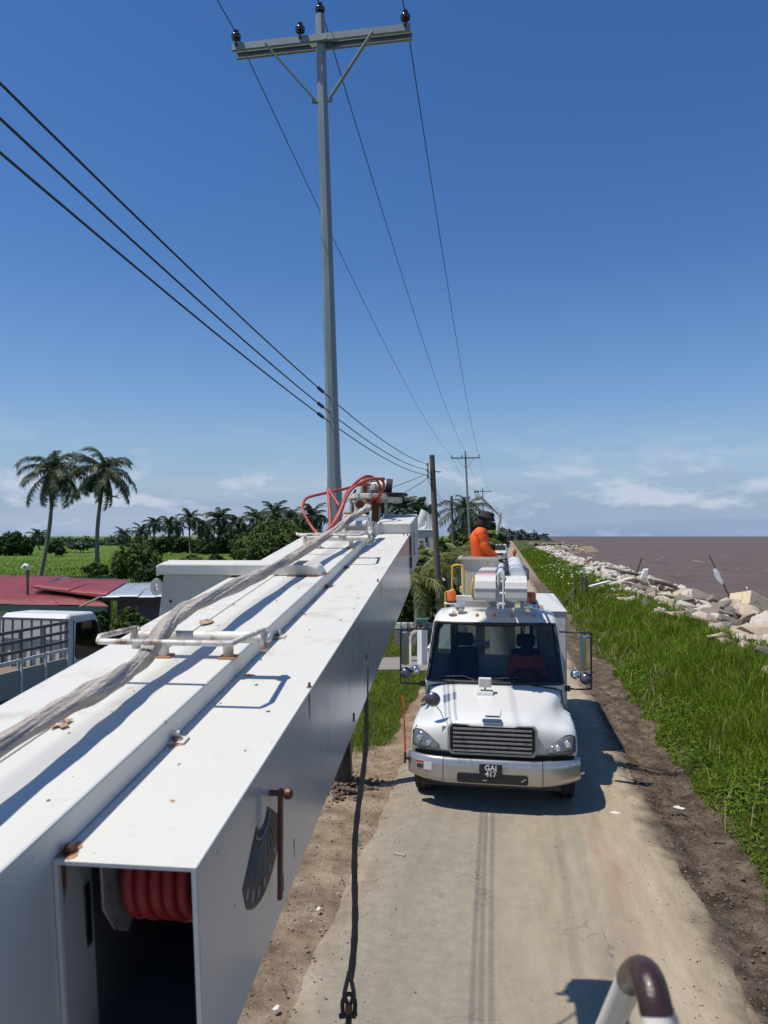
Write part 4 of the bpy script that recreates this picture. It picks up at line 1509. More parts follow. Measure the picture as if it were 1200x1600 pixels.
for (x, yy, sx_, sy_, sz_, mt, dd) in ((583, 755, 0.05, 0.05, 0.05, 'dark_metal', 0), (590, 768, 0.12, 0.1, 0.03, 'dark_metal', -0.1), (598, 752, 0.04, 0.05, 0.08, 'rust', 0.05), (566, 776, 0.05, 0.1, 0.05, 'dark_metal', -0.05),
                                       (597, 790, 0.06, 0.06, 0.16, 'rust', 0.1), (611, 785, 0.03, 0.03, 0.05, 'black_paint', 0.0), (620, 781, 0.10, 0.08, 0.03, 'dark_metal', 0.05), (573, 797, 0.05, 0.05, 0.10, 'dark_metal', 0.15), (552, 795, 0.03, 0.04, 0.12, 'rust', 0.05), (545, 802, 0.10, 0.05, 0.02, 'rust_stain', 0.0)):
    MB().cbox(Q(x, yy, D2 + dd), (sx_ * KB, sy_ * KB, sz_ * KB)).build('fitting', mt, tp, bevel=0.003)
for k_, lp in enumerate(([(585, 780), (600, 796), (596, 808)], [(592, 766), (612, 776), (608, 792)], [(560, 786), (550, 776), (556, 765)], [(578, 770), (588, 778), (600, 774)])):
    MB().tube([Q(x, yy, D2 - 0.08) for x, yy in lp], 0.012 * KB, 7).build('black_hose', 'rubber', tp, smooth=60)


def smooth_path(pts, k=10):
    out = []
    for i in range(len(pts) - 1):
        p0, p1, p2, p3 = (Vector(pts[max(i - 1, 0)]), Vector(pts[i]), Vector(pts[i + 1]), Vector(pts[min(i + 2, len(pts) - 1)]))
        for t in np.linspace(0, 1, k + 1)[:-1]:
            out.append(0.5 * ((2 * p1) + (p2 - p0) * t + (2 * p0 - 5 * p1 + 4 * p2 - p3) * t * t + (3 * p1 - p0 - 3 * p2 + p3) * t ** 3))
    out.append(Vector(pts[-1]))
    return out


hoses = [
    [(498, 836, 6.6), (486, 822, 6.7), (474, 800, 6.8), (473, 790, 6.9), (480, 778, 7.0), (510, 770, 7.1), (545, 762, 7.3), (572, 750, 7.5)],
    [(505, 836, 6.6), (518, 822, 6.6), (532, 796, 6.7), (540, 775, 6.8), (555, 755, 7.0), (573, 744, 7.1), (588, 750, 7.2), (594, 765, 7.3), (589, 785, 7.4)],
    [(508, 836, 6.6), (526, 812, 6.6), (536, 790, 6.7), (548, 766, 6.8), (570, 752, 7.0), (592, 748, 7.1), (600, 758, 7.2), (592, 775, 7.3), (574, 784, 7.4)],
    [(512, 834, 6.6), (516, 815, 6.7), (514, 780, 6.9), (512, 764, 7.0), (520, 775, 6.9), (530, 790, 6.8)],
    [(511, 836, 6.6), (533, 800, 6.7), (543, 768, 6.9), (560, 758, 7.1), (578, 757, 7.4)],
]
for hp in hoses:
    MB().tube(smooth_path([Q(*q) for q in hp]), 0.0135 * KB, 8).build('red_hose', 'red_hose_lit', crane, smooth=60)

# the boom's root, turret, deck and wheels, behind the camera
px, py_ = turret.x, turret.y
MB().box(-0.95, -0.25, -4.2, -1.1, -0.55, 0.09).build('boom_root', 'boom_white', crane, BM, bevel=0.02)
MB().lathe([(0.42, 1.18), (0.36, 1.3), (0.32, turret.z - 0.5), (0.38, turret.z - 0.42)], Matrix.Translation((px, py_, 0)), 20).build('pedestal', 'boom_white', crane, smooth=40)
MB().box(px - 1.15, px + 1.15, py_ - 5.5, py_ + 1.3, 1.04, 1.17).build('deck', 'boom_rusty', crane, bevel=0.01)
MB().box(px - 1.15, px + 1.15, py_ - 8.0, py_ - 5.9, 0.7, 2.5).build('cab', 'truck_white', crane, bevel=0.12, seg=3)
for sx_ in (-0.45, 0.35):
    MB().box(px + sx_, px + sx_ + 0.1, py_ - 8.2, py_ + 1.3, 0.74, 1.03).build('chassis_rail', 'dark_metal', crane)
for sx_ in (-1, 1):
    for y_ in (-7.0, -0.6, 0.5):
        q = Matrix.Translation((px + sx_, py_ + y_, 0.5)) @ Matrix.Rotation(R(90), 4, 'Y')
        w = MB().lathe([(0.25, -0.13), (0.44, -0.14), (0.49, -0.1), (0.49, 0.1), (0.44, 0.14), (0.25, 0.13)], q, 24).build('wheel', 'rubber', crane, smooth=40)
        MB().lathe([(0.245, -0.10), (0.245, 0.10)], q, 20).build('rim', 'reel_plate', w, smooth=40)

# ------------------------------------------------------------------ sling and shackle hanging from the boom
top = P(572, 1090, 2.93)
bot = P(546, 1528, 2.74)
sl = empty('lifting_sling', (bot.x, bot.y, 0), 0, 'dark worn sling with a shackle hanging beside the white boom', 'sling')
pth = []
for t in np.linspace(0, 1, 40):
    q = top.lerp(bot, t)
    q.x += 0.01 * math.sin(t * 9)
    pth.append(q)
rr_ = [0.0095 + 0.004 * t + 0.0012 * math.sin(i * 1.9) for i, t in enumerate(np.linspace(0, 1, 40))]
MB().tube(pth, rr_, 9).build('rope', 'rope_dark', sl, smooth=70)
MB().tube([top + Vector((0, 0, 0.12)), top + Vector((0, 0, 0.0))], 0.010, 8).build('hook_eye', 'shackle', sl, smooth=60)
e1, e2 = P(538, 1556, 2.74), P(553, 1556, 2.74)
MB().tube(smooth_path([bot + Vector((0, 0, 0.022)), bot.lerp(e1, 0.5) + CR * -0.004, e1, P(542, 1566, 2.74)], 6), 0.0082, 8).build('eye_leg', 'rope_dark', sl, smooth=70)
MB().tube(smooth_path([bot + Vector((0, 0, 0.022)), bot.lerp(e2, 0.5) + CR * 0.004, e2, P(549, 1566, 2.74)], 6), 0.0082, 8).build('eye_leg', 'rope_dark', sl, smooth=70)
sh = MB()
sh.tube(smooth_path([P(537, 1590, 2.74), P(535, 1568, 2.74), P(540, 1556, 2.74), P(546, 1553, 2.74), P(551, 1557, 2.74), P(555, 1568, 2.74), P(553, 1590, 2.74)], 5), 0.0082, 8)
sh.build('shackle', 'shackle', sl, smooth=60)
MB().cyl(P(530, 1588, 2.74), P(558, 1583, 2.74), 0.0095, 10).build('shackle_pin', 'shackle', sl, smooth=40)
MB().cbox(P(545, 1575, 2.725), (0.026, 0.022, 0.037)).build('thimble', 'rust_pin', sl, bevel=0.008)
MB().tube([P(545, 1588, 2.74), P(543, 1640, 2.74)], 0.012, 8).build('load_link', 'shackle', sl, smooth=60)

# ------------------------------------------------------------------ people


def person(root, J, shirt, trousers, head_r=0.105, hat=None, hatm='dark_cloth', hood=False, scale=1.0, show_legs=True):
    """J: joints in the root's own axes; one continuous body, clothes over it"""
    v = {k: Vector(p) * scale for k, p in J.items()}
    mid = lambda a, b, t=0.5: v[a].lerp(v[b], t)
    hr = head_r * scale
    up = (v['head'] - v['neck']).normalized()
    face = Vector(J['face']).normalized()
    body = [[(v['pelvis'], 0.13), (mid('pelvis', 'chest'), 0.12), (v['chest'], (0.15, 0.12)), (v['neck'], 0.055), (v['head'] - up * hr * 0.55, hr * 0.72), (v['head'], hr * 0.98), (v['head'] + up * hr * 0.75, hr * 0.72)]]
    for s in 'lr':
        body.append([(v['chest'], (0.15, 0.12)), (v['sh' + s], 0.06), (v['el' + s], 0.042), (v['wr' + s], 0.028), (v['ha' + s], 0.034)])
        body.append([(v['pelvis'], 0.13), (v['hi' + s], 0.085), (v['kn' + s], 0.058), (v['an' + s], 0.04), (v['to' + s], 0.035)])
        d = (v['ha' + s] - v['wr' + s]).normalized()
        x, y = frame_of(d)
        for q, (off, ln) in enumerate(((-0.03, 0.055), (-0.01, 0.068), (0.01, 0.072), (0.03, 0.062))):
            a = v['ha' + s] + x * off
            body.append([(a, 0.009), (a + d * ln * 0.6 - y * 0.006, 0.009), (a + d * ln - y * 0.026, 0.008)])
        a = v['wr' + s].lerp(v['ha' + s], 0.5) + x * -0.03
        body.append([(a, 0.010), (a + d * 0.02 - x * 0.025, 0.010), (a + d * 0.05 - x * 0.03, 0.009)])
    fx = face
    side = face.cross(up).normalized()
    nose = v['head'] + fx * hr * 0.95 - up * hr * 0.1
    body.append([(v['head'] + fx * hr * 0.8 + up * hr * 0.15, 0.012), (nose + fx * 0.012 - up * 0.012, 0.016), (nose - up * 0.03, 0.012)])
    for sg in (-1, 1):
        e = v['head'] + side * sg * hr * 0.95
        body.append([(e - up * 0.02, 0.012), (e + up * 0.02, 0.015)])
    skin('body', body, 'skin', root)
    # the shirt: a draped tube of rings from hem to collar, with sleeves
    ax = (v['shl'] - v['shr']).normalized()
    spine = [(v['pelvis'] + Vector((0, 0, -0.10)), 0.205, 0.155), (v['pelvis'], 0.20, 0.15), (mid('pelvis', 'chest', 0.35), 0.205, 0.15), (mid('pelvis', 'chest', 0.75), 0.22, 0.155),
             (v['chest'] + Vector((0, 0, 0.04)), 0.235, 0.155), (mid('shl', 'shr') + Vector((0, 0, 0.035)), 0.215, 0.125), (mid('shl', 'shr').lerp(v['neck'], 0.55) + Vector((0, 0, 0.02)), 0.12, 0.095), (v['neck'] + Vector((0, 0, 0.005)), 0.068, 0.068)]
    mb = MB()
    rings_ = []
    for i, (c, w, t) in enumerate(spine):
        fwd = ax.cross(Vector((0, 0, 1))).normalized()
        rings_.append([c + ax * (math.cos(a) * w * scale * (1 + 0.03 * math.sin(5 * a + i))) + fwd * (math.sin(a) * t * scale * (1 + 0.05 * math.sin(7 * a + 2 * i))) for a in np.linspace(0, 2 * math.pi, 25)[:-1]])
    mb.loft(rings_)
    for s in 'lr':
        i_ = v['sh' + s].lerp(mid('shl', 'shr'), 0.35)
        pts = [i_, v['sh' + s], mid('sh' + s, 'el' + s), v['el' + s], mid('el' + s, 'wr' + s), v['wr' + s].lerp(v['el' + s], 0.08)]
        rad = [0.105, 0.098, 0.085, 0.078, 0.064, 0.05]
        full = smooth_path(pts, 4)
        rr_ = [float(np.interp(q / 4, range(6), rad)) * scale * (1 + 0.05 * math.sin(q * 2.1)) for q in range(len(full))]
        mb.tube(full, rr_, 14)
    mb.build('shirt', shirt, root, M=root_matrix(root), smooth=75)
    if show_legs:
        tr = [[(v['pelvis'], 0.15), (v['pelvis'] + Vector((0, 0, -0.08)), 0.14)]]
        for s in 'lr':
            tr.append([(v['pelvis'] + Vector((0, 0, -0.08)), 0.14), (v['hi' + s], 0.105), (v['kn' + s], 0.08), (v['an' + s], 0.062)])
        skin('trousers', tr, trousers, root)
        for s in 'lr':
            f = (v['to' + s] - v['an' + s])
            f.z = 0
            f.normalize()
            skin('boot', [[(v['an' + s] + Vector((0, 0, 0.02)), 0.055), (v['an' + s] + Vector((0, 0, -0.05)) + f * 0.0, 0.055), (v['to' + s] + f * 0.03, 0.042)]], 'dark_cloth', root)
    if hat == 'hood':
        skin('hood', [[(v['neck'] + up * 0.0 - fx * 0.01, 0.10), (v['neck'] + up * 0.05 - fx * 0.01, 0.10), (v['head'] - fx * 0.02, hr * 1.12), (v['head'] + up * hr * 0.8 - fx * 0.03, hr * 0.95)]], hatm, root)
        brim = MB()
        c = v['head'] + up * hr * 0.55
        ring = lambda r, dz: [c + fx * (math.cos(a) * r * 1.15) + side * (math.sin(a) * r) + up * dz for a in np.linspace(0, 2 * math.pi, 21)[:-1]]
        brim.loft([ring(hr * 1.0, 0.0), ring(hr * 1.38, -0.03), ring(hr * 1.36, -0.018), ring(hr * 1.02, 0.03), ring(hr * 0.95, hr * 0.8), ring(hr * 0.5, hr * 0.95)])
        brim.build('hat', hatm, root, M=root_matrix(root), smooth=50)
    elif hat == 'cap':
        skin('cap', [[(v['head'] + up * hr * 0.35 - fx * 0.01, hr * 1.08), (v['head'] + up * hr * 0.95 - fx * 0.01, hr * 0.8)], [(v['head'] + up * hr * 0.4 + fx * hr * 0.9, 0.05), (v['head'] + up * hr * 0.35 + fx * hr * 1.7, 0.03)]], hatm, root)
    return root


# ------------------------------------------------------------------ the white line truck coming towards the camera
TX, TY = -0.235, 10.02
trk = empty('line_truck', (TX, TY, 0.022), 0, 'white line truck with a bucket on its roof driving towards the camera', 'truck')
TM = Matrix.Translation((TX, TY, 0.022))


def tb(mb, name, mats, parent=trk, **kw):
    return mb.build(name, mats, parent, TM, **kw)


# cab shell, built of rings; the window panels are left open
NF, NC, NS, NR = 9, 4, 7, 5


def ring(w, yf, yb, z, rc=0.16, bow=0.13, rb=0.06):
    pts = []
    xs = np.linspace(-(w - rc), w - rc, NF)
    fy = lambda x: yf + bow * (x / w) ** 2
    for x in xs:
        pts.append((x, fy(x), z))
    y1 = fy(w - rc)
    for t in np.linspace(0, 1, NC + 1)[1:]:
        a = t * math.pi / 2
        pts.append((w - rc + rc * math.sin(a), y1 + rc * (1 - math.cos(a)), z))
    for y in np.linspace(y1 + rc, yb - rb, NS)[1:]:
        pts.append((w, y, z))
    for x in np.linspace(w - rb, -(w - rb), NR):
        pts.append((x, yb, z))
    for y in np.linspace(yb - rb, y1 + rc, NS):
        pts.append((-w, y, z))
    for t in np.linspace(1, 0, NC + 1)[1:-1]:
        a = t * math.pi / 2
        pts.append((-(w - rc + rc * math.sin(a)), y1 + rc * (1 - math.cos(a)), z))
    return pts


levels = [ring(1.03, 1.26, 2.70, 0.80), ring(1.06, 1.26, 2.72, 1.20), ring(1.075, 1.27, 2.72, 1.46), ring(1.07, 1.285, 2.72, 1.515),
          ring(1.045, 1.385, 2.715, 1.72), ring(1.015, 1.525, 2.705, 2.02), ring(0.985, 1.655, 2.695, 2.29), ring(0.975, 1.69, 2.69, 2.355),
          ring(0.945, 1.765, 2.66, 2.45), ring(0.90, 1.87, 2.61, 2.505), ring(0.70, 2.05, 2.45, 2.545, 0.12), ring(0.3, 2.2, 2.3, 2.552, 0.04, 0.02, 0.02)]
k = len(levels[0])
shell, wind, sidew, rearw = MB(), MB(), MB(), MB()
shell.v = [Vector(p_) for r in levels for p_ in r]
front = set(range(0, NF - 1)) | {NF - 1, NF, k - 1, k - 2}
front = set(range(0, NF)) | {NF - 1 + 1, k - 1, k - 2}
right = set(range(NF + NC - 1 + 1, NF + NC - 1 + NS - 2))
r0 = NF + NC - 1 + NS - 1
rear = set(range(r0 + 1, r0 + NR))
left0 = r0 + NR
left = set(range(left0 + 2, left0 + NS - 1))
for i in range(len(levels) - 1):
    for j in range(k):
        q = (i * k + j, i * k + (j + 1) % k, (i + 1) * k + (j + 1) % k, (i + 1) * k + j)
        if j in front and 3 <= i <= 6:
            tgt = wind
        elif (j in right or j in left) and 3 <= i <= 5:
            tgt = sidew
        elif j in rear and 4 <= i <= 5:
            tgt = rearw
        else:
            shell.f.append(q)
            shell.m.append(0)
            continue
        tgt.f.append(q)
        tgt.m.append(0)
for w_ in (wind, sidew, rearw):
    w_.v = list(shell.v)
shell.f.append(tuple((len(levels) - 1) * k + j for j in range(k)))
shell.m.append(0)
shell.f.append(tuple(j for j in range(k))[::-1])
shell.m.append(0)


def compact(mb):
    used = sorted({i for f in mb.f for i in f})
    mp_ = {o: n for n, o in enumerate(used)}
    mb.v = [mb.v[i] for i in used]
    mb.f = [tuple(mp_[i] for i in f) for f in mb.f]
    return mb


cab = tb(shell, 'cab', 'truck_white', smooth=38)
tb(compact(wind), 'windscreen', 'windscreen', smooth=60)
# the two door windows are panes of their own
for sgn in (-1, 1):
    q = MB()
    q.v = list(sidew.v)
    q.f = [f for f in sidew.f if sgn * sum(sidew.v[i].x for i in f) > 0]
    q.m = [0] * len(q.f)
    tb(compact(q), 'door_window', 'cab_glass', smooth=60)
tb(compact(rearw), 'rear_window', 'cab_glass')


def lerp_ring(i, j, t=0.0):
    return Vector(levels[i][j % k])


# rubber seal round the windscreen: the border of the open panel
jl, jr = k - 2, NF + 1
seal = [lerp_ring(3, j) for j in list(range(jl, k)) + list(range(0, jr + 1))]
seal += [lerp_ring(i, jr) for i in (4, 5, 6, 7)]
seal += [lerp_ring(7, j) for j in list(range(jr, -1, -1)) + list(range(k - 1, jl - 1, -1))][1:]
seal += [lerp_ring(i, jl) for i in (6, 5, 4)]
cen = Vector((0, 1.5, 1.93))
seal = [p_ + Vector((0, -0.006, 0.0)) for p_ in seal]
sm = []
for i, p_ in enumerate(seal):
    sm.append(p_)
tb(MB().tube(sm, 0.026, 8, closed=True), 'windscreen_seal', 'black_plastic', smooth=60)
inner = [p_ + (cen - p_).normalized() * 0.045 + Vector((0, 0.004, 0)) for p_ in seal]
b = MB()
b.add([*seal, *inner], [(i, (i + 1) % len(seal), len(seal) + (i + 1) % len(seal), len(seal) + i) for i in range(len(seal))])
tb(b, 'windscreen_border', 'black_plastic')


def corner_patch(i, j, di, dj):
    c0 = lerp_ring(i, j)
    e1_ = (lerp_ring(i, j + dj) - c0).normalized()
    e2_ = (lerp_ring(i + di, j) - c0).normalized()
    r_ = 0.13
    cc = c0 + e1_ * r_ + e2_ * r_
    pts_ = [c0] + [cc - e1_ * r_ * math.cos(t_) - e2_ * r_ * math.sin(t_) for t_ in np.linspace(0, math.pi / 2, 7)]
    pts_ = [p_ + Vector((0, -0.010, 0.003)) for p_ in pts_]
    tb(MB().add(pts_, [(0, n__, n__ + 1) for n__ in range(1, 7)]), 'windscreen_corner', 'black_plastic')


corner_patch(3, jl, 1, 1)
corner_patch(3, jr, 1, -1)
corner_patch(7, jl, -1, 1)
corner_patch(7, jr, -1, -1)

# hood and wings: open sections from wing edge to wing edge


def hood_section(y, hw, zh, wt, zf, zb, sweep=0.0, crown=0.035, wf=1.145):
    """half section outwards from the centre line; hw half width of the hood top, zh its height, wt/zf wing top"""
    h = [(0.0, zh), (hw * 0.35, zh - crown * 0.12), (hw * 0.7, zh - crown * 0.5), (hw * 0.9, zh - crown), (hw, zh - crown - 0.03),
         (hw + (wt - hw) * 0.35, zf + (zh - zf) * 0.42), (hw + (wt - hw) * 0.7, zf + 0.03 + (zh - zf) * 0.08), (wt, zf + 0.012), ((wt + wf) * 0.52, zf - 0.005), (wf - 0.035, zf - 0.06), (wf - 0.005, zf - 0.16), (wf, zf - 0.28), (wf - 0.01, min(zb, zf - 0.30))]
    pts = [(-x, z) for x, z in h[:0:-1]] + h
    return [(x, y + sweep * (abs(x) / 1.14) ** 2.2, z) for x, z in pts]


secs = [hood_section(0.075, 0.57, 1.115, 0.80, 0.985, 0.765, 0.22, 0.02, 1.10), hood_section(0.10, 0.585, 1.195, 0.82, 1.06, 0.755, 0.215, 0.03, 1.125),
        hood_section(0.16, 0.60, 1.25, 0.84, 1.115, 0.74, 0.20, 0.035, 1.14), hood_section(0.30, 0.64, 1.305, 0.88, 1.15, 0.70, 0.16, 0.04, 1.15),
        hood_section(0.50, 0.70, 1.345, 0.92, 1.165, 0.78, 0.12, 0.045, 1.155), hood_section(0.72, 0.77, 1.385, 0.96, 1.165, 0.88, 0.08, 0.05, 1.155),
        hood_section(0.95, 0.85, 1.425, 1.0, 1.15, 0.88, 0.04, 0.05, 1.15), hood_section(1.15, 0.93, 1.465, 1.03, 1.14, 0.84, 0.02, 0.05, 1.13), hood_section(1.31, 0.99, 1.50, 1.05, 1.13, 0.70, 0.06, 0.05, 1.10)]
hood = MB()
hood.loft(secs, cap0=False, cap1=False, closed=False)
hk = len(secs[0])
# front panel: down from the first section to the bumper line
base = len(hood.v)
botline = [Vector((p_[0], p_[1] + 0.01, 0.772 if abs(p_[0]) < 1.0 else 0.765)) for p_ in secs[0]]
hood.v += botline
for j in range(hk - 1):
    hood.f.append((j, base + j, base + j + 1, j + 1))
    hood.m.append(0)
hd = tb(hood, 'hood', 'truck_white', smooth=50)
so = hd.modifiers.new('thick', 'SOLIDIFY')
so.thickness = 0.012
so.offset = -1
sb = hd.modifiers.new('sub', 'SUBSURF')
sb.levels = sb.render_levels = 1
tb(MB().tube([(x, y - 0.004, z + 0.004) for x, y, z in secs[-1]], 0.010, 6), 'cowl_seam', 'black_plastic', smooth=60)

# grille
gr = empty('grille', (0, 0.05, 0.9))
gr.parent = trk
gw0, gw1, gz0, gz1, gy = 0.555, 0.575, 0.80, 1.165, 0.052
out_ = [(-0.545, gz0 - 0.012), (0.545, gz0 - 0.012), (0.60, gz0 + 0.05), (0.60, gz1 - 0.03), (0.56, gz1 + 0.028), (0.36, gz1 + 0.024), (0.30, gz1 + 0.008), (-0.30, gz1 + 0.008), (-0.36, gz1 + 0.024), (-0.56, gz1 + 0.028), (-0.60, gz1 - 0.03), (-0.60, gz0 + 0.05)]
inn = [(x * 0.945, gz0 + 0.015 + (z - gz0 + 0.012) * 0.93) for x, z in out_]
q = MB()
n_ = len(out_)
vs_ = [(x, gy - 0.004, z) for x, z in out_] + [(x, gy - 0.014, z) for x, z in inn] + [(x, gy + 0.05, z) for x, z in out_] + [(x, gy + 0.05, z) for x, z in inn]
fs_ = []
for j in range(n_):
    j2 = (j + 1) % n_
    fs_ += [(j, j2, n_ + j2, n_ + j), (2 * n_ + j, 3 * n_ + j, 3 * n_ + j2, 2 * n_ + j2), (j, 2 * n_ + j, 2 * n_ + j2, j2), (n_ + j, n_ + j2, 3 * n_ + j2, 3 * n_ + j)]
tb(q.add(vs_, fs_), 'grille_frame', 'grille_surround', gr, smooth=30)
tb(MB().add([(x, gy + 0.012, z) for x, z in inn], [tuple(range(n_))]), 'grille_back', 'black_paint', gr)
for i in range(6):
    z = gz0 + 0.045 + i * 0.058
    b = MB().box(-0.525, 0.525, gy - 0.022, gy + 0.006, z - 0.014, z + 0.014)
    tb(b, 'grille_bar', 'grille_metal', gr, bevel=0.006)
for x in (-0.27, 0.0, 0.27):
    tb(MB().box(x - 0.012, x + 0.012, gy - 0.010, gy + 0.008, gz0 + 0.03, gz1 - 0.02), 'grille_post', 'dark_metal', gr)
# badge above the grille
bd = empty('badge', (0, 0.1, 1.21))
bd.parent = trk
bq = TM @ Matrix.Translation((0, 0.118, 1.228)) @ Matrix.Rotation(R(52), 4, 'X')


def rrect(w, h, r, n=5):
    pts = []
    for cx, cy, a0 in ((w - r, h - r, 0), (-(w - r), h - r, 90), (-(w - r), -(h - r), 180), (w - r, -(h - r), 270)):
        for t in range(n):
            a = R(a0 + 90 * t / (n - 1))
            pts.append((cx + r * math.cos(a), cy + r * math.sin(a)))
    return pts


MB().prism(rrect(0.135, 0.034, 0.03), bq, 0.012).build('badge_rim', 'chrome', bd, bevel=0.004)
MB().prism(rrect(0.122, 0.022, 0.02), bq @ Matrix.Translation((0, 0, 0.0125)), 0.002).build('badge_field', 'black_paint', bd)
text_mesh('badge_text', 'FREIGHTLINER', 0.030, bq @ Matrix.Translation((0, 0, 0.0148)), 'chrome', bd, extrude=0.0008)
# air slot in the hood top
tb(MB().hexa([(-0.11, 0.205, 1.268), (0.11, 0.205, 1.268), (0.13, 0.40, 1.322), (-0.13, 0.40, 1.322)], [(-0.10, 0.21, 1.292), (0.10, 0.21, 1.292), (0.115, 0.40, 1.336), (-0.115, 0.40, 1.336)]), 'hood_scoop', 'truck_white', bevel=0.008)
tb(MB().box(-0.085, 0.085, 0.2005, 0.206, 1.270, 1.281), 'scoop_slot', 'dark_metal')
for sg in (-1, 1):
    # side vents
    q = Matrix.Translation((sg * 1.005, 0.98, 1.305)) @ Matrix.Rotation(R(sg * 58), 4, 'Y') @ Matrix.Rotation(R(-14), 4, 'X')
    tb(MB().add([q @ p_ for p_ in MB().prism(rrect(0.05, 0.13, 0.045), Matrix(), 0.012).v], MB().prism(rrect(0.05, 0.13, 0.045), Matrix(), 0.012).f), 'side_vent', 'dark_metal', bevel=0.003)
    # headlamp following the wing's swept front
    hl = empty('headlamp', (sg * 0.97, 0.2, 0.93))
    hl.parent = trk
    grid, n1, n2 = [], 7, 5
    for a in range(n1):
        for c_ in range(n2):
            s, t = a / (n1 - 1), c_ / (n2 - 1)
            x = 0.735 + 0.365 * s
            zb = 0.815 + 0.02 * (1 - s) - 0.03 * math.sin(math.pi * s) * 0.4 + 0.05 * max(0, s - 0.8) * 5 * 0.6
            zt = 0.885 + 0.175 * min(1, s * 1.35) ** 0.8 - 0.06 * max(0, s - 0.75) * 4 * 0.7
            z = zb + (zt - zb) * t
            y = 0.075 + 0.22 * (x / 1.14) ** 2.2 - 0.058 + 0.072 * t + 0.05 * max(0, s - 0.7) * (1 + s) - 0.012 * math.sin(math.pi * t)
            grid.append((sg * x, y, z))
    fs_ = [(a * n2 + c_, (a + 1) * n2 + c_, (a + 1) * n2 + c_ + 1, a * n2 + c_ + 1) for a in range(n1 - 1) for c_ in range(n2 - 1)]
    o = tb(MB().add(grid, fs_), 'lens', 'lamp_lens', hl, smooth=60)
    so = o.modifiers.new('thick', 'SOLIDIFY')
    so.thickness = 0.012
    so.offset = 0
    edge_l = [grid[a * n2] for a in range(n1)] + [grid[(n1 - 1) * n2 + c_] for c_ in range(1, n2)] + [grid[a * n2 + n2 - 1] for a in range(n1 - 2, -1, -1)] + [grid[c_] for c_ in range(n2 - 2, 0, -1)]
    tb(MB().tube(edge_l, 0.009, 6, closed=True), 'lamp_rim', 'dark_metal', hl, smooth=60)
    for (cx, cz, rr_) in ((0.86, 0.895, 0.045), (0.99, 0.945, 0.05)):
        y = 0.075 + 0.22 * (cx / 1.14) ** 2.2 - 0.046
        tb(MB().lathe([(rr_, 0.0), (rr_ * 0.8, 0.012), (rr_ * 0.3, 0.018)], Matrix.Translation((sg * cx, y, cz)) @ Matrix.Rotation(R(90 + 8), 4, 'X') @ Matrix.Rotation(R(-sg * 18), 4, 'Y'), 14), 'reflector', 'lamp_bowl', hl, smooth=50)

# bumper in three pieces


def bumper_strip(x0, x1, n, proud):
    b = MB()
    rings = []
    for x in np.linspace(x0, x1, n):
        a = abs(x)
        y = 0.0 + 0.02 * (a / 0.7) ** 2 + 0.20 * max(0, (a - 0.62) / 0.54) ** 2.2 - proud
        zt, zb = 0.735 - 0.0 * a, 0.395 + 0.05 * max(0, (a - 0.6) / 0.56) ** 1.5
        rings.append([(x, y + 0.10, zt), (x, y + 0.035, zt), (x, y + 0.008, zt - 0.03), (x, y, zt - 0.10), (x, y, zb + 0.09), (x, y + 0.012, zb + 0.03), (x, y + 0.05, zb), (x, y + 0.10, zb)])
    return b.loft(rings)


tb(bumper_strip(-0.655, 0.655, 15, 0.012), 'bumper_centre', 'bumper_steel', smooth=45)
for sg in (-1, 1):
    tb(bumper_strip(sg * 0.665, sg * 1.165, 9, 0.0), 'bumper_end', 'bumper_steel', smooth=45)
q = TM @ Matrix.Translation((0, -0.0155, 0.50)) @ Matrix.Rotation(R(90), 4, 'X')
MB().prism(rrect(0.47, 0.062, 0.035), q, 0.006).build('bumper_slot', 'black_paint', trk)
for x, a in ((-0.1, 0.0), (0.41, 0.9)):
    tb(MB().bar((x - 0.03, -0.03, 0.48), (x + 0.03, -0.03, 0.48 + 0.05 * a), 0.012, 0.012), 'tow_pin', 'bumper_steel')
# number plate
npq = TM @ Matrix.Translation((-0.02, -0.0165, 0.605)) @ Matrix.Rotation(R(90), 4, 'X')
nplate = MB().prism(rrect(0.152, 0.088, 0.008, 3), npq, 0.008).build('number_plate', 'black_paint', trk)
text_mesh('plate_text', 'GAJ', 0.098, npq @ Matrix.Translation((0, 0.038, 0.0085)), 'plate_white', nplate, extrude=0.0008)
text_mesh('plate_text', '417', 0.098, npq @ Matrix.Translation((0, -0.042, 0.0085)), 'plate_white', nplate, extrude=0.0008)
# stickers on the bumper end
for (x, w, mt) in ((-0.985, 0.055, 'sticker_red'), (-0.87, 0.055, 'sticker_pale')):
    a = abs(x)
    y = 0.02 * (a / 0.7) ** 2 + 0.20 * max(0, (a - 0.62) / 0.54) ** 2.2
    q = TM @ Matrix.Translation((x, y - 0.004, 0.61)) @ Matrix.Rotation(R(90), 4, 'X') @ Matrix.Rotation(R(-20 if a > 0.9 else -14), 4, 'Y')
    s_ = MB().prism([(-w, -0.055), (w, -0.055), (w, 0.055), (-w, 0.055)], q, 0.003).build('sticker', mt if mt == 'sticker_pale' else 'sticker_pale', trk)
    if mt == 'sticker_red':
        MB().prism([(-w, 0.02), (w, 0.02), (w, 0.052), (-w, 0.052)], q @ Matrix.Translation((0, 0, 0.0032)), 0.001).build('sticker_band', 'sticker_red', s_)
        MB().prism([(-w * 0.9, -0.05), (w * 0.9, -0.05), (w * 0.9, 0.01), (-w * 0.9, 0.01)], q @ Matrix.Translation((0, 0, 0.0032)), 0.001).build('sticker_print', 'dark_metal', s_)
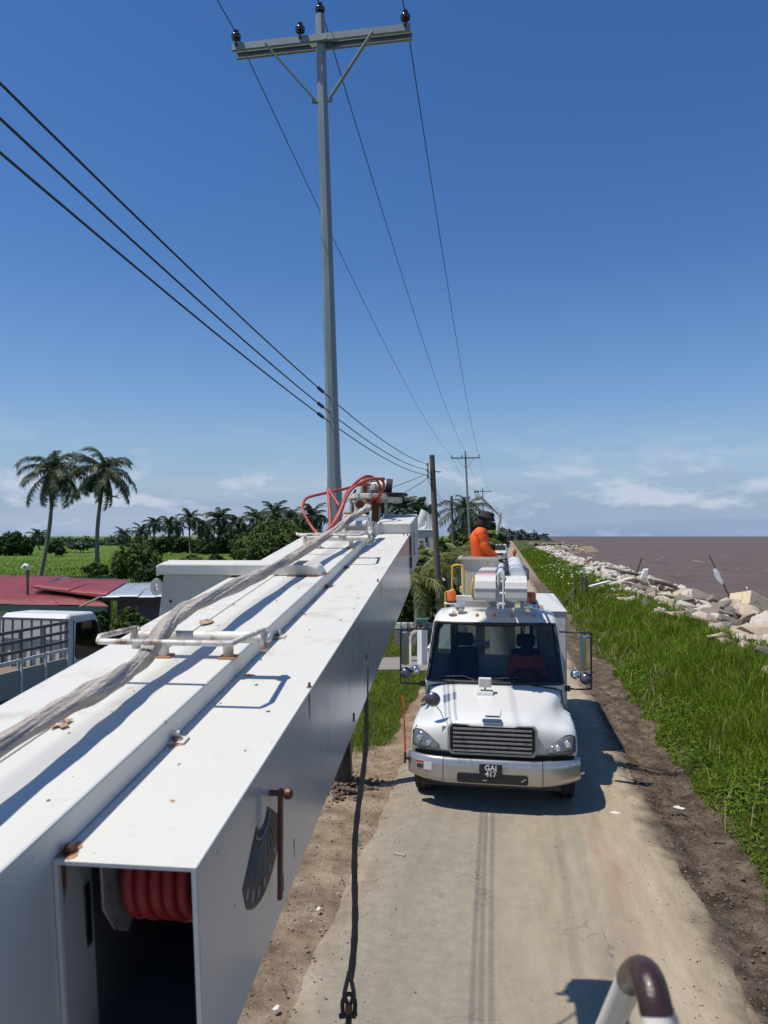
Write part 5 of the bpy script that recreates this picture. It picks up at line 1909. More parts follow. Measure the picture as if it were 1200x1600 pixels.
# lower dark valance and a black panel painting shade into the bumper gap
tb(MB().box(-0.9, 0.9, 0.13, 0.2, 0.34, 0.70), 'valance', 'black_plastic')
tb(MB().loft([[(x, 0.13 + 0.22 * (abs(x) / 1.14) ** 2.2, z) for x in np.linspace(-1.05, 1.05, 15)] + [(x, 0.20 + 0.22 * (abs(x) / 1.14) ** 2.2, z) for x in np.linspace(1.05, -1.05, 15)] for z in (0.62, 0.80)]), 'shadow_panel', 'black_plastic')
tb(MB().cyl((1.17, 0.42, 0.50), (1.23, 0.42, 0.52), 0.02, 8), 'step_bolt', 'chrome', smooth=40)
# orange corner marker
mk = empty('corner_marker', (-1.2, 0.2, 0.6))
mk.parent = trk
tb(MB().tube([(-1.205, 0.23, 0.72), (-1.225, 0.24, 1.35), (-1.240, 0.24, 1.52)], 0.013, 8), 'rod', 'rod_red', mk, smooth=60)
tb(MB().tube([(-1.205, 0.23, 0.58), (-1.205, 0.23, 0.73)], 0.016, 8), 'rod_base', 'black_plastic', mk, smooth=60)
tb(MB().box(-1.21, -1.13, 0.215, 0.245, 0.63, 0.66), 'rod_bracket', 'black_plastic', mk)
tb(MB().tube([(-1.240, 0.24, 1.52), (-1.241, 0.24, 1.535)], 0.013, 8), 'rod_cap', 'black_plastic', mk, smooth=60)

# wheels
for (x, y, two) in ((-0.99, 0.98, False), (0.99, 0.98, False), (-0.95, 5.3, True), (0.95, 5.3, True)):
    w = empty('wheel', (x, y, 0.5))
    w.parent = trk
    for dx in ((-0.14, 0.14) if two else (0,)):
        q = Matrix.Translation((x + dx, y, 0.487)) @ Matrix.Rotation(R(90), 4, 'Y')
        tb(MB().lathe([(0.27, -0.115), (0.40, -0.135), (0.465, -0.125), (0.487, -0.09), (0.487, -0.055), (0.477, -0.05), (0.477, -0.04), (0.487, -0.035), (0.487, 0.035), (0.477, 0.04), (0.477, 0.05), (0.487, 0.055), (0.487, 0.09), (0.465, 0.125), (0.40, 0.135), (0.27, 0.115)], q, 36), 'tyre', 'rubber', w, smooth=25)
        tb(MB().lathe([(0.265, -0.10), (0.20, -0.06), (0.11, -0.10), (0.11, 0.10), (0.20, 0.06), (0.265, 0.10)], q, 24), 'rim', 'fibreglass', w, smooth=30)
tb(MB().box(-0.86, 0.86, 0.92, 1.04, 0.42, 0.54), 'front_axle', 'dark_metal')
tb(MB().box(-0.45, -0.36, 0.25, 6.9, 0.62, 0.85), 'chassis_rail', 'dark_metal')
tb(MB().box(0.36, 0.45, 0.25, 6.9, 0.62, 0.85), 'chassis_rail', 'dark_metal')
tb(MB().box(-0.42, 0.42, 0.3, 1.25, 0.55, 1.05), 'engine', 'dark_metal', bevel=0.03)
tb(MB().box(-1.06, 1.06, 1.42, 2.68, 0.52, 0.78), 'cab_step', 'black_plastic', bevel=0.02)

# mirrors
for sg in (-1, 1):
    mr = empty('mirror_set', (sg * 1.3, 1.4, 1.8))
    mr.parent = trk
    X1 = 1.10
    X2 = 1.435
    y0 = 1.42
    tb(MB().tube(smooth_path([(sg * 0.985, y0 + 0.16, 2.27), (sg * 1.20, y0, 2.285), (sg * (X2 - 0.03), y0 - 0.03, 2.285), (sg * X2, y0 - 0.03, 2.245), (sg * X2, y0 - 0.03, 1.9), (sg * X2, y0 - 0.03, 1.50), (sg * (X2 - 0.03), y0 - 0.03, 1.455), (sg * 1.25, y0 - 0.01, 1.44), (sg * 1.07, y0 + 0.05, 1.435)], 6), 0.014, 8), 'mirror_frame', 'black_paint', mr, smooth=60)
    tb(MB().box(sg * 1.10 - 0.035, sg * 1.10 + 0.035, y0 + 0.0, y0 + 0.07, 1.40, 1.48), 'frame_foot', 'black_paint', mr, bevel=0.008)
    cx = sg * (X2 - 0.075)
    hb = MB()
    rings_ = []
    for z in (1.735, 1.75, 2.215, 2.235):
        ins = 0.02 if z in (1.735, 2.235) else 0
        rings_.append([(cx - 0.085 + ins, y0 + 0.02, z), (cx - 0.06 + ins, y0 - 0.06 + ins, z), (cx, y0 - 0.085 + ins, z), (cx + 0.06 - ins, y0 - 0.06 + ins, z), (cx + 0.085 - ins, y0 + 0.02, z)])
    tb(hb.loft(rings_), 'mirror_housing', 'chrome', mr, smooth=40)
    tb(MB().box(cx - 0.07, cx + 0.07, y0 + 0.021, y0 + 0.024, 1.76, 2.21), 'mirror_glass', 'chrome', mr)
    tb(MB().lathe([(0.02, -0.07), (0.075, -0.045), (0.092, 0.0), (0.092, 0.03)], Matrix.Translation((cx, y0 - 0.01, 1.60)) @ Matrix.Rotation(R(-90), 4, 'X'), 18), 'spot_mirror', 'mirror_back', mr, smooth=60)
    tb(MB().tube([(sg * X2, y0 - 0.03, 1.62), (cx, y0 - 0.02, 1.61)], 0.010, 6), 'spot_arm', 'chrome', mr)
    # small chrome work lamp on the frame
    lx = sg * (X2 - 0.23)
    tb(MB().lathe([(0.02, 0.06), (0.062, 0.03), (0.072, -0.02), (0.066, -0.035)], Matrix.Translation((lx, y0 - 0.02, 1.66)) @ Matrix.Rotation(R(-90), 4, 'X') @ Matrix.Scale(-1, 4, (0, 0, 1)), 16), 'work_lamp', 'chrome', mr, smooth=60)
    tb(MB().tube([(lx, y0, 1.66), (cx, y0 - 0.01, 1.68), (sg * X2, y0 - 0.03, 1.68)], 0.009, 6), 'lamp_arm', 'chrome', mr)
# round mirror standing on the wing
wm = empty('wing_mirror', (-0.8, 0.3, 1.3))
wm.parent = trk
tb(MB().tube(smooth_path([(-0.655, 0.30, 1.06), (-0.66, 0.28, 1.14), (-0.71, 0.24, 1.30), (-0.815, 0.20, 1.44)], 5), 0.009, 7), 'stalk', 'chrome', wm, smooth=60)
tb(MB().box(-0.685, -0.63, 0.155, 0.20, 1.035, 1.13), 'stalk_foot', 'grille_surround', wm, bevel=0.01)
tb(MB().lathe([(0.012, -0.055), (0.06, -0.045), (0.098, -0.018), (0.106, 0.008), (0.10, 0.014)], Matrix.Translation((-0.815, 0.215, 1.47)) @ Matrix.Rotation(R(-80), 4, 'X') , 24), 'bowl', 'mirror_back', wm, smooth=60)
# square work lamp on the hood
wl_ = empty('hood_lamp', (-0.10, 0.9, 1.45))
wl_.parent = trk
tb(MB().hexa([(-0.245, 0.86, 1.395), (0.0, 0.86, 1.395), (0.0, 1.0, 1.42), (-0.245, 1.0, 1.42)], [(-0.24, 0.87, 1.462), (-0.005, 0.87, 1.462), (-0.005, 1.0, 1.474), (-0.24, 1.0, 1.474)]), 'lamp_base', 'truck_white', wl_, bevel=0.01)
tb(MB().tube([(-0.12, 0.94, 1.47), (-0.12, 0.94, 1.53)], 0.016, 8), 'lamp_neck', 'chrome', wl_)
tb(MB().box(-0.215, -0.03, 0.90, 0.99, 1.52, 1.655), 'lamp_case', 'insulator_grey', wl_, bevel=0.012)
tb(MB().box(-0.195, -0.05, 0.892, 0.8995, 1.54, 1.635), 'lamp_glass', 'lamp_bowl', wl_)
# wipers
for sg, x0, x1 in ((-1, -0.12, -0.78), (1, 0.62, 0.02)):
    wp = empty('wiper', (x0, 1.3, 1.5))
    wp.parent = trk
    f = lambda x, z: (x, 1.285 + 0.13 * (x / 1.05) ** 2 + (z - 1.515) * 0.47 - 0.035, z)
    tb(MB().tube([f(x0, 1.505), f((x0 + x1) / 2, 1.60), f(x1, 1.585)], 0.008, 6), 'wiper_arm', 'black_plastic', wp)
    tb(MB().tube([f(x1 + 0.30, 1.60), f(x1 - 0.05, 1.575)], 0.009, 6), 'wiper_blade', 'black_plastic', wp)

# roof: marker lamps, spot lamps, beacons on a bar
for x in (-0.62, -0.27, 0.0, 0.27, 0.62):
    tb(MB().lathe([(0.028, 0), (0.03, 0.02), (0.022, 0.045), (0.008, 0.055)], Matrix.Translation((x, 1.80 + 0.11 * x * x, 2.455)), 12), 'roof_marker', 'amber', smooth=60)
for sg in (-1, 1):
    sp_ = empty('spot_lamp', (sg * 0.56, 1.9, 2.6))
    sp_.parent = trk
    x = -0.545 if sg < 0 else 0.53
    tb(MB().tube([(x, 1.92, 2.49), (x, 1.92, 2.56)], 0.014, 8), 'lamp_post', 'chrome', sp_)
    tb(MB().lathe([(0.02, 0.09), (0.06, 0.07), (0.082, 0.0), (0.078, -0.012)], Matrix.Translation((x, 1.87, 2.60)) @ Matrix.Rotation(R(90), 4, 'X') @ Matrix.Scale(-1, 4, (0, 0, 1)), 20), 'bowl', 'insulator_grey', sp_, smooth=60)
    tb(MB().lathe([(0.070, 0.0), (0.045, 0.012), (0.01, 0.016)], Matrix.Translation((x, 1.853, 2.60)) @ Matrix.Rotation(R(90), 4, 'X'), 18), 'lens', 'lamp_bowl', sp_, smooth=60)
tb(MB().lathe([(0.04, 0), (0.062, 0.02), (0.05, 0.06), (0.02, 0.085)], Matrix.Translation((-0.68, 1.87, 2.475)), 14), 'siren_dome', 'plate_white', smooth=60)
for x in (-0.73, 0.60):
    bc = empty('beacon', (x, 2.5, 2.6))
    bc.parent = trk
    tb(MB().lathe([(0.085, 2.60), (0.085, 2.635)], Matrix.Translation((x, 2.55, 0)), 18), 'beacon_foot', 'dark_metal', bc, smooth=40)
    tb(MB().lathe([(0.078, 2.636), (0.076, 2.77), (0.06, 2.80)], Matrix.Translation((x, 2.55, 0)), 20), 'beacon_lens', 'beacon_orange', bc, smooth=40)
    tb(MB().box(x - 0.12, x + 0.12, 2.45, 2.65, 2.585, 2.599), 'beacon_plate', 'plate_white', bc)
    tb(MB().box(x - 0.03, x + 0.03, 2.72, 2.78, 0.9, 2.584), 'beacon_post', 'utility_white', bc)
    tb(MB().box(x - 0.03, x + 0.03, 2.55, 2.78, 2.560, 2.583), 'beacon_arm', 'utility_white', bc)

# inside the cab
inn_ = empty('cab_interior', (0, 2.0, 1.2))
inn_.parent = trk
tb(MB().hexa([(-0.98, 1.40, 1.30), (0.98, 1.40, 1.30), (0.98, 1.72, 1.25), (-0.98, 1.72, 1.25)], [(-0.98, 1.42, 1.50), (0.98, 1.42, 1.50), (0.98, 1.66, 1.50), (-0.98, 1.66, 1.50)]), 'dashboard', 'dash', inn_, bevel=0.03)
for x, w in ((-0.52, 0.27), (0.50, 0.27)):
    tb(MB().box(x - w, x + w, 2.05, 2.5, 0.95, 1.18), 'seat_base', 'seat_dark', inn_, bevel=0.05)
    tb(MB().hexa([(x - w, 2.42, 1.16), (x + w, 2.42, 1.16), (x + w, 2.56, 1.16), (x - w, 2.56, 1.16)], [(x - w * 0.85, 2.50, 1.86), (x + w * 0.85, 2.50, 1.86), (x + w * 0.85, 2.61, 1.86), (x - w * 0.85, 2.61, 1.86)]), 'seat_back', 'seat_dark', inn_, bevel=0.05)
    tb(MB().box(x - 0.15, x + 0.15, 2.53, 2.62, 1.88, 2.10), 'headrest', 'seat_dark', inn_, bevel=0.04)
sw = TM @ Matrix.Translation((0.48, 1.80, 1.50)) @ Matrix.Rotation(R(-52), 4, 'X')
MB().tube([sw @ Vector((0.215 * math.cos(a), 0.215 * math.sin(a), 0)) for a in np.linspace(0, 2 * math.pi, 25)[:-1]], 0.016, 8, closed=True).build('steering_wheel', 'black_plastic', inn_, smooth=60)
MB().cyl(sw @ Vector((0, 0, 0)), sw @ Vector((0, 0, 0.3)) if (sw @ Vector((0, 0, 0.3))).y < (sw @ Vector((0, 0, -0.3))).y else sw @ Vector((0, 0, -0.3)), 0.03, 10).build('steering_column', 'black_plastic', inn_, smooth=40)
for a in (0, 120, 240):
    MB().bar(sw @ Vector((0, 0, 0)), sw @ Vector((0.21 * math.cos(R(a + 90)), 0.21 * math.sin(R(a + 90)), 0)), 0.03, 0.012).build('wheel_spoke', 'black_plastic', inn_)
tb(MB().box(-0.2, 0.12, 2.0, 2.3, 1.05, 1.45), 'centre_console', 'dash', inn_, bevel=0.03)

# service body with its lockers, and the deck between
for sg in (-1, 1):
    x0, x1 = (0.70, 1.19) if sg > 0 else (-1.19, -0.70)
    zt = 2.43 if sg > 0 else 1.75
    bx = tb(MB().box(x0, x1, 2.95, 6.9, 0.75, zt), 'locker_body', 'utility_white', bevel=0.012)
    for i in range(4):
        y0 = 3.0 + 0.97 * i
        xs = x1 + 0.001 if sg > 0 else x0 - 0.013
        dr = tb(MB().box(xs, xs + 0.012, y0 + 0.02, y0 + 0.93, 0.85, zt - 0.06), 'locker_door', 'utility_white', bx, bevel=0.004)
    tb(MB().box(x0 - 0.01, x1 + 0.02, 2.93, 6.92, zt + 0.0005, zt + 0.02), 'locker_top', 'utility_white', bx, bevel=0.004)
    tb(MB().box(x0 + 0.06, x0 + 0.14, 3.3, 3.95, zt + 0.0205, zt + 0.028), 'top_stain', 'rust_stain', bx)
tb(MB().box(-0.695, 0.695, 2.95, 6.9, 0.95, 1.05), 'deck', 'dark_metal')
# fixed crossbar and boom rest just behind the cab
tb(MB().box(-0.78, 0.52, 2.80, 2.92, 2.60, 2.70), 'rest_bar', 'utility_white', bevel=0.008)
tb(MB().box(-0.72, -0.64, 2.80, 2.92, 0.9, 2.598), 'rest_post', 'utility_white', bevel=0.006)
tb(MB().box(0.42, 0.50, 2.80, 2.92, 0.9, 2.598), 'rest_post', 'utility_white', bevel=0.006)
# yellow grab rails on the land side
tb(MB().tube(smooth_path([(-0.86, 2.86, 2.30), (-0.86, 2.86, 2.70), (-0.82, 2.84, 2.76), (-0.70, 2.82, 2.80)], 5), 0.020, 8), 'grab_rail', 'yellow_paint', smooth=60)
tb(MB().tube(smooth_path([(-0.76, 3.1, 2.4), (-0.76, 3.1, 3.12), (-0.74, 3.1, 3.2), (-0.66, 3.1, 3.22), (-0.58, 3.1, 3.2), (-0.56, 3.1, 3.12), (-0.56, 3.1, 2.72)], 5), 0.020, 8), 'grab_rail', 'yellow_paint', smooth=60)
tb(MB().box(-0.80, -0.52, 3.05, 3.15, 1.75, 2.42), 'rail_bracket', 'utility_white', bevel=0.01)

# the folded boom lying over the cab: two arms side by side
bm_ = empty('aerial_boom', (0, 4.8, 1.05))
bm_.parent = trk
ZB = 2.79


def arm_box(x0, x1, y0, y1, z0, z1, nm, mt, parent=bm_, front=0.0):
    b = MB()
    prof = [(y0 + 0.0, z0 + 0.04), (y0 + 0.02, z0), (y1, z0), (y1, z1), (y0 + 0.20, z1), (y0 + 0.10, z1 - 0.025), (y0 + 0.035, z1 - 0.08), (y0 + 0.0, z1 - 0.17)]
    b.loft([[(x0, y, z) for y, z in prof], [(x1, y, z) for y, z in prof]])
    return tb(b, nm, mt, parent, bevel=0.010)


arm_box(-0.265, 0.045, 0.86, 1.95, ZB, ZB + 0.36, 'elbow_case', 'utility_white')
arm_box(0.175, 0.495, 0.90, 1.55, ZB, ZB + 0.34, 'arm_end_case', 'utility_white')
for x0, x1, y in ((-0.272, 0.052, 0.862), (0.168, 0.502, 0.902)):      # lips across the case fronts
    tb(MB().box(x0, x1, y - 0.012, y + 0.05, ZB + 0.165, ZB + 0.185), 'case_lip', 'utility_white', bm_, bevel=0.004)
tb(MB().hexa([(-0.245, 1.96, ZB + 0.03), (0.03, 1.96, ZB + 0.03), (0.03, 5.2, ZB + 0.02), (-0.245, 5.2, ZB + 0.02)], [(-0.245, 1.96, ZB + 0.40), (0.03, 1.96, ZB + 0.40), (0.03, 5.2, ZB + 0.36), (-0.245, 5.2, ZB + 0.36)]), 'lower_arm', 'utility_white', bm_, bevel=0.012)
tb(MB().hexa([(-0.25, 1.08, ZB + 0.362), (0.03, 1.08, ZB + 0.362), (0.03, 1.75, ZB + 0.362), (-0.25, 1.75, ZB + 0.362)], [(-0.245, 1.09, ZB + 0.374), (0.025, 1.09, ZB + 0.374), (0.025, 1.73, ZB + 0.374), (-0.245, 1.73, ZB + 0.374)]), 'faded_panel', 'faded_red', bm_)
tb(MB().tube(smooth_path([(-0.275, 0.95, ZB + 0.33), (-0.30, 0.91, ZB + 0.22), (-0.30, 0.91, ZB + 0.10), (-0.27, 0.95, ZB + 0.0)], 6), 0.018, 8), 'hose_loop', 'yellow_paint', bm_, smooth=60)
for x in (0.062, 0.137):
    tb(MB().loft([[(x, 0.86, ZB - 0.12), (x, 0.96, ZB - 0.12), (x, 1.10, ZB + 0.40), (x, 0.96, ZB + 0.40)], [(x + 0.022, 0.86, ZB - 0.12), (x + 0.022, 0.96, ZB - 0.12), (x + 0.022, 1.10, ZB + 0.40), (x + 0.022, 0.96, ZB + 0.40)]]), 'link_plate', 'utility_white', bm_, bevel=0.005)
for y, z in ((0.99, 0.27), (0.93, 0.10), (0.90, -0.05)):
    tb(MB().cyl((0.046, y, ZB + z), (0.174, y, ZB + z), 0.024, 12), 'link_pin', 'insulator_grey', bm_, smooth=40)
tb(MB().cyl((0.11, 1.05, ZB + 0.36), (0.11, 2.6, ZB + 0.43), 0.055, 16), 'ram', 'insulator_grey', bm_, smooth=40)
for y in (1.25, 1.5, 1.8):
    tb(MB().cyl((0.11, y, ZB + 0.37), (0.11, y + 0.03, ZB + 0.372), 0.063, 16), 'ram_band', 'utility_white', bm_, smooth=40)
tb(MB().cyl((0.335, 1.4, ZB + 0.32), (0.335, 5.0, ZB + 0.38), 0.150, 24), 'insulated_arm', 'insulator_grey', bm_, smooth=40)
for y in (1.62, 1.95, 2.6):
    tb(MB().cyl((0.335, y, ZB + 0.325), (0.335, y + 0.06, ZB + 0.327), 0.163, 24), 'arm_band', 'insulator_grey', bm_, smooth=40)
tb(MB().tube(smooth_path([(0.205, 1.3, ZB + 0.37), (0.195, 1.7, ZB + 0.48), (0.19, 2.3, ZB + 0.46), (0.19, 3.0, ZB + 0.50)], 6), 0.035, 8), 'black_hose', 'black_plastic', bm_, smooth=60)
tb(MB().tube(smooth_path([(0.505, 1.2, ZB + 0.30), (0.515, 1.6, ZB + 0.42), (0.50, 2.2, ZB + 0.40), (0.49, 2.9, ZB + 0.42)], 6), 0.022, 8), 'grey_hose', 'dark_metal', bm_, smooth=60)
tb(MB().lathe([(0.30, 1.05), (0.26, 1.2), (0.24, 2.6), (0.30, 2.69)], Matrix.Translation((0.1, 4.9, 0)), 20), 'pedestal', 'utility_white', bm_, smooth=40)
tb(MB().box(-0.3, 0.55, 4.6, 5.25, 2.70, ZB - 0.002), 'turntable', 'utility_white', bm_, bevel=0.02)
# bucket
bk = empty('bucket', (-0.33, 3.65, 2.6))
bk.parent = trk
BXC, BYC, z0, z1 = -0.29, 3.62, 2.36, 3.36


def bring(w, l, z, r=0.07):
    return [(BXC + x, BYC + y, z) for x, y in rrect(w, l, r, 5)]


q = MB().loft([bring(0.29, 0.29, z0 + 0.04), bring(0.31, 0.31, z0), bring(0.335, 0.335, z1 - 0.05), bring(0.375, 0.375, z1 - 0.045), bring(0.375, 0.375, z1), bring(0.325, 0.325, z1), bring(0.30, 0.30, z0 + 0.06)])
tb(q, 'bucket_shell', 'fibreglass', bk, smooth=35)
tb(MB().box(BXC - 0.36, BXC - 0.20, BYC - 0.2, BYC + 0.1, z0 + 0.35, z0 + 0.45), 'bucket_step', 'foam_box', bk, bevel=0.01)
tb(MB().box(BXC + 0.14, BXC + 0.16, BYC - 0.352, BYC - 0.34, z0 + 0.45, z1 - 0.10), 'yellow_strip', 'yellow_paint', bk)
tb(MB().box(BXC + 0.36, BXC + 0.42, BYC - 0.1, BYC + 0.2, z0 + 0.3, z1 - 0.1), 'bucket_mount', 'utility_white', bk, bevel=0.01)
tb(MB().box(BXC - 0.3, BXC + 0.3, BYC - 0.3, BYC + 0.3, z0 - 0.14, z0 - 0.005), 'bucket_rest', 'utility_white', bk, bevel=0.01)
tb(MB().box(BXC - 0.08, BXC + 0.08, BYC - 0.08, BYC + 0.08, 1.05, z0 - 0.142), 'rest_leg', 'utility_white', bk)

# the worker standing in the bucket
pw = empty('person', TM @ Vector((BXC + 0.03, BYC, z0 + 0.062)), R(0), 'worker in orange shirt and dark hood standing in the raised bucket', 'person')
person(pw, dict(pelvis=(-0.02, 0, 0.84), chest=(-0.045, 0, 1.19), neck=(0.0, 0.0, 1.37), head=(0.06, 0.02, 1.50), face=(0.92, 0.35, -0.3),
                shl=(-0.03, 0.19, 1.27), ell=(0.09, 0.25, 1.0), wrl=(0.26, 0.12, 0.84), hal=(0.33, 0.09, 0.81),
                shr=(-0.02, -0.18, 1.27), elr=(0.08, -0.20, 1.0), wrr=(0.27, -0.07, 0.83), har=(0.335, -0.04, 0.80),
                hil=(0, 0.09, 0.78), knl=(0.05, 0.1, 0.42), anl=(0.0, 0.1, 0.09), tol=(0.13, 0.11, 0.045),
                hir=(0, -0.09, 0.78), knr=(0.05, -0.1, 0.42), anr=(0.0, -0.1, 0.09), tor=(0.13, -0.1, 0.045)),
       'orange_cloth', 'grey_cloth', hat='hood', scale=1.07)
# the driver
pd = empty('person', TM @ Vector((0.50, 2.36, 0.80)), 0, 'driver in a red shirt at the wheel behind the windscreen', 'person')
person(pd, dict(pelvis=(0, 0, 0.42), chest=(0, -0.02, 0.80), neck=(0, -0.05, 0.98), head=(0, -0.10, 1.14), face=(0, -1, -0.1),
                shl=(-0.19, -0.03, 0.90), ell=(-0.26, -0.22, 0.70), wrl=(-0.17, -0.45, 0.76), hal=(-0.15, -0.52, 0.79),
                shr=(0.19, -0.03, 0.90), elr=(0.26, -0.22, 0.70), wrr=(0.15, -0.45, 0.76), har=(0.13, -0.52, 0.79),
                hil=(-0.1, -0.05, 0.40), knl=(-0.13, -0.42, 0.42), anl=(-0.13, -0.50, 0.12), tol=(-0.13, -0.62, 0.06),
                hir=(0.1, -0.05, 0.40), knr=(0.13, -0.42, 0.42), anr=(0.13, -0.50, 0.12), tor=(0.13, -0.62, 0.06)),
       'red_cloth', 'grey_cloth', hat='cap')

# ------------------------------------------------------------------ power poles and lines
def hv_pole(top, base, arm_l, arm_r, r0, r1, label, near=False, group='poles with crossarms along the road'):
    """tapered eight-sided pole with twin crossarm, braces and insulators"""
    root = empty('power_pole', base, 0, label, 'power pole', group)
    ax = (top - base).normalized()
    x, y = frame_of(ax)
    L = (top - base).length

    def ring8(t, r):
        c = base.lerp(top, t)
        return [c + (x * math.cos(a) + y * math.sin(a)) * r for a in (R(22.5 + 45 * j) for j in range(8))]

    f = lambda t: r0 + (r1 - r0) * t
    tj = 0.40
    MB().loft([ring8(-0.02, f(0)), ring8(tj, f(tj))]).build('pole_base', 'galvanised', root)
    MB().loft([ring8(tj - 0.01, f(tj) * 0.93), ring8(1.0, r1)]).build('pole_shaft', 'galvanised', root)
    if near:
        MB().loft([ring8(-0.005, f(0) * 1.06), ring8(0.10, f(0.1) * 1.06)]).build('shaded_foot', 'black_paint', root)  # added black sleeve, painting shadow and dark soil round the foot
    ac = (arm_l + arm_r) / 2
    along = (arm_r - arm_l).normalized()
    fw = Vector((0, 0, 1)).cross(along).normalized()          # away from the camera
    if fw.y < 0:
        fw = -fw
    heads = []
    for sg, nm in ((-1, 'crossarm'), (1, 'crossarm')):
        o = fw * (sg * (r1 + 0.05))
        b = MB()
        h, w, t = 0.10, 0.05, 0.012                            # a channel with its back to the pole
        rows = [(-w, h / 2), (0, h / 2), (0, -h / 2), (-w, -h / 2), (-w, -h / 2 + t), (-t, -h / 2 + t), (-t, h / 2 - t), (-w, h / 2 - t)]
        rings_ = []
        for p_ in (arm_l, arm_r):
            rings_.append([p_ + o + fw * (-sg * -u) * 1.0 + Vector((0, 0, z)) for u, z in rows])
        b.loft(rings_).build(nm, 'galv_arm', root)
    half = (arm_r - arm_l).length / 2
    for sg in (-1, 1):
        a = ac + along * (sg * half * 0.60) - fw * (r1 + 0.10) - Vector((0, 0, 0.05))
        c = base.lerp(top, 1 - 1.28 / L) + along * (sg * (r1 + 0.03)) - fw * 0.02
        MB().bar(a, c, 0.060, 0.014).build('brace', 'galv_arm', root)
        MB().cbox(c, (0.10, 0.05, 0.06)).build('brace_clamp', 'galv_arm', root)
        if near:
            q = Matrix.Translation(base.lerp(top, 1 - 0.42 / L) + along * (sg * (r1 + 0.045))) @ Matrix.Rotation(R(90), 4, 'X')
            MB().lathe([(0.05, -0.006), (0.05, 0.006)], q, 14).build('eye_plate', 'galv_arm', root)
    MB().cbox(ac - fw * (r1 + 0.02), (2 * r1 + 0.1, 0.06, 0.08)).build('arm_clamp', 'galv_arm', root)
    spots = [arm_l + along * 0.07 - fw * (r1 + 0.06), ac - along * 0.29 - fw * (r1 + 0.06), top + Vector((0, 0, -0.05)), arm_r - along * 0.07 - fw * (r1 + 0.06)]
    for i, s in enumerate(spots):
        ins = empty('insulator', (0, 0, 0))
        ins.parent = root
        ins.matrix_basis = root_matrix(root).inverted() @ Matrix.Translation(s)
        z0 = s + Vector((0, 0, 0.05))
        MB().cyl(s, z0 + Vector((0, 0, 0.06)), 0.013, 8).build('pin', 'shackle', ins)
        MB().lathe([(0.03, 0.05), (0.066, 0.055), (0.077, 0.085), (0.070, 0.115), (0.045, 0.135), (0.028, 0.145), (0.042, 0.16), (0.040, 0.178), (0.02, 0.185)], Matrix.Translation(z0), 16).build('porcelain', 'porcelain', ins, smooth=50)
        heads.append(z0 + Vector((0, 0, 0.15)))
    return root, heads


A = P(502, 66, 11.0)
top, base = P(500, 24, 11.0), P(537, 1230, 11.0)
base.z = 0.0
X1 = Vector((1, 0.02, 0.012))
_, hd1 = hv_pole(top, base, A - X1 * 1.35, A + X1 * 1.35, 0.135, 0.072, 'tall grey steel power pole standing just behind the red hoses', True)
names = ['second tall power pole with a crossarm, beside the palm', 'third power pole with a crossarm, behind the far raised bucket', 'fourth power pole in the line, short in the distance', 'fifth power pole in the line, tiny in the distance']
heads = [hd1]
for i, (tx, ty, bx, by, d, l, r) in enumerate(((727, 708, 737, 904, 64, 22, 22), (754, 764, 757, 876, 114, 13, 13), (769.5, 792, 771, 862, 181, 8.5, 8.5), (783, 808, 784, 854, 278, 5.5, 5.5))):
    tp_, bs_ = P(tx, ty, d), P(bx, by, d)
    am = tp_ + Vector((0, 0, -0.42))
    _, h_ = hv_pole(tp_, bs_, am - Vector((1.25, 0, 0)), am + Vector((1.25, 0, 0)), 0.13, 0.08, names[i])
    heads.append(h_)


def wire(name, pts, r, label, mat_='wire', group=None, sag=0.0):
    o = MB().tube(pts, r, 6, cap=True)
    c = o.build(name, mat_, smooth=80)
    return tag(c, label, 'power line', group)


def span(a, b, sag, n=16):
    out = []
    for t in np.linspace(0, 1, n + 1):
        p_ = a.lerp(b, t)
        p_.z -= sag * 4 * t * (1 - t)
        out.append(p_)
    return out


for w, (k_, lab) in enumerate(((0, 'overhead wire on the land end of the crossarms'), (2, 'overhead wire running over the pole tops'), (3, 'overhead wire on the sea end of the crossarms'))):
    pts = span(heads[0][k_] + Vector((0.5, -48, 0.1)), heads[0][k_], 0.75, 40)
    for i in range(4):
        pts += span(heads[i][k_], heads[i + 1][k_], 0.75 if i else 0.85, 30)[1:]
    wire('power_line', pts, 0.0085, lab, group='upper overhead wires')

mv, mf, nf = [], [], 0
rg = random.Random(63)
for i in range(260):
    a, r_ = rg.uniform(0, 6.283), abs(rg.gauss(0, 0.28))
    p_ = base + Vector((math.cos(a) * (0.12 + r_), math.sin(a) * (0.12 + r_), 0))
    s_ = rg.uniform(0.02, 0.06)
    M_ = Matrix.Translation((p_.x, p_.y, 0.10 * math.exp(-(r_ / 0.3) ** 2) + 0.0)) @ Matrix.Rotation(rg.uniform(0, 6), 4, 'Z') @ Matrix.Scale(s_, 4)
    v, f = low[i % 8]
    mv.append(np.array([(M_ @ Vector(q))[:] for q in v]))
    mf.append(f + nf)
    nf += len(v)
tag(mesh_np('earth_heap', np.concatenate(mv), np.concatenate(mf), 'clod', kind='stuff'), 'heap of dug earth round the foot of the steel pole', 'earth')

# the old wooden low-voltage poles


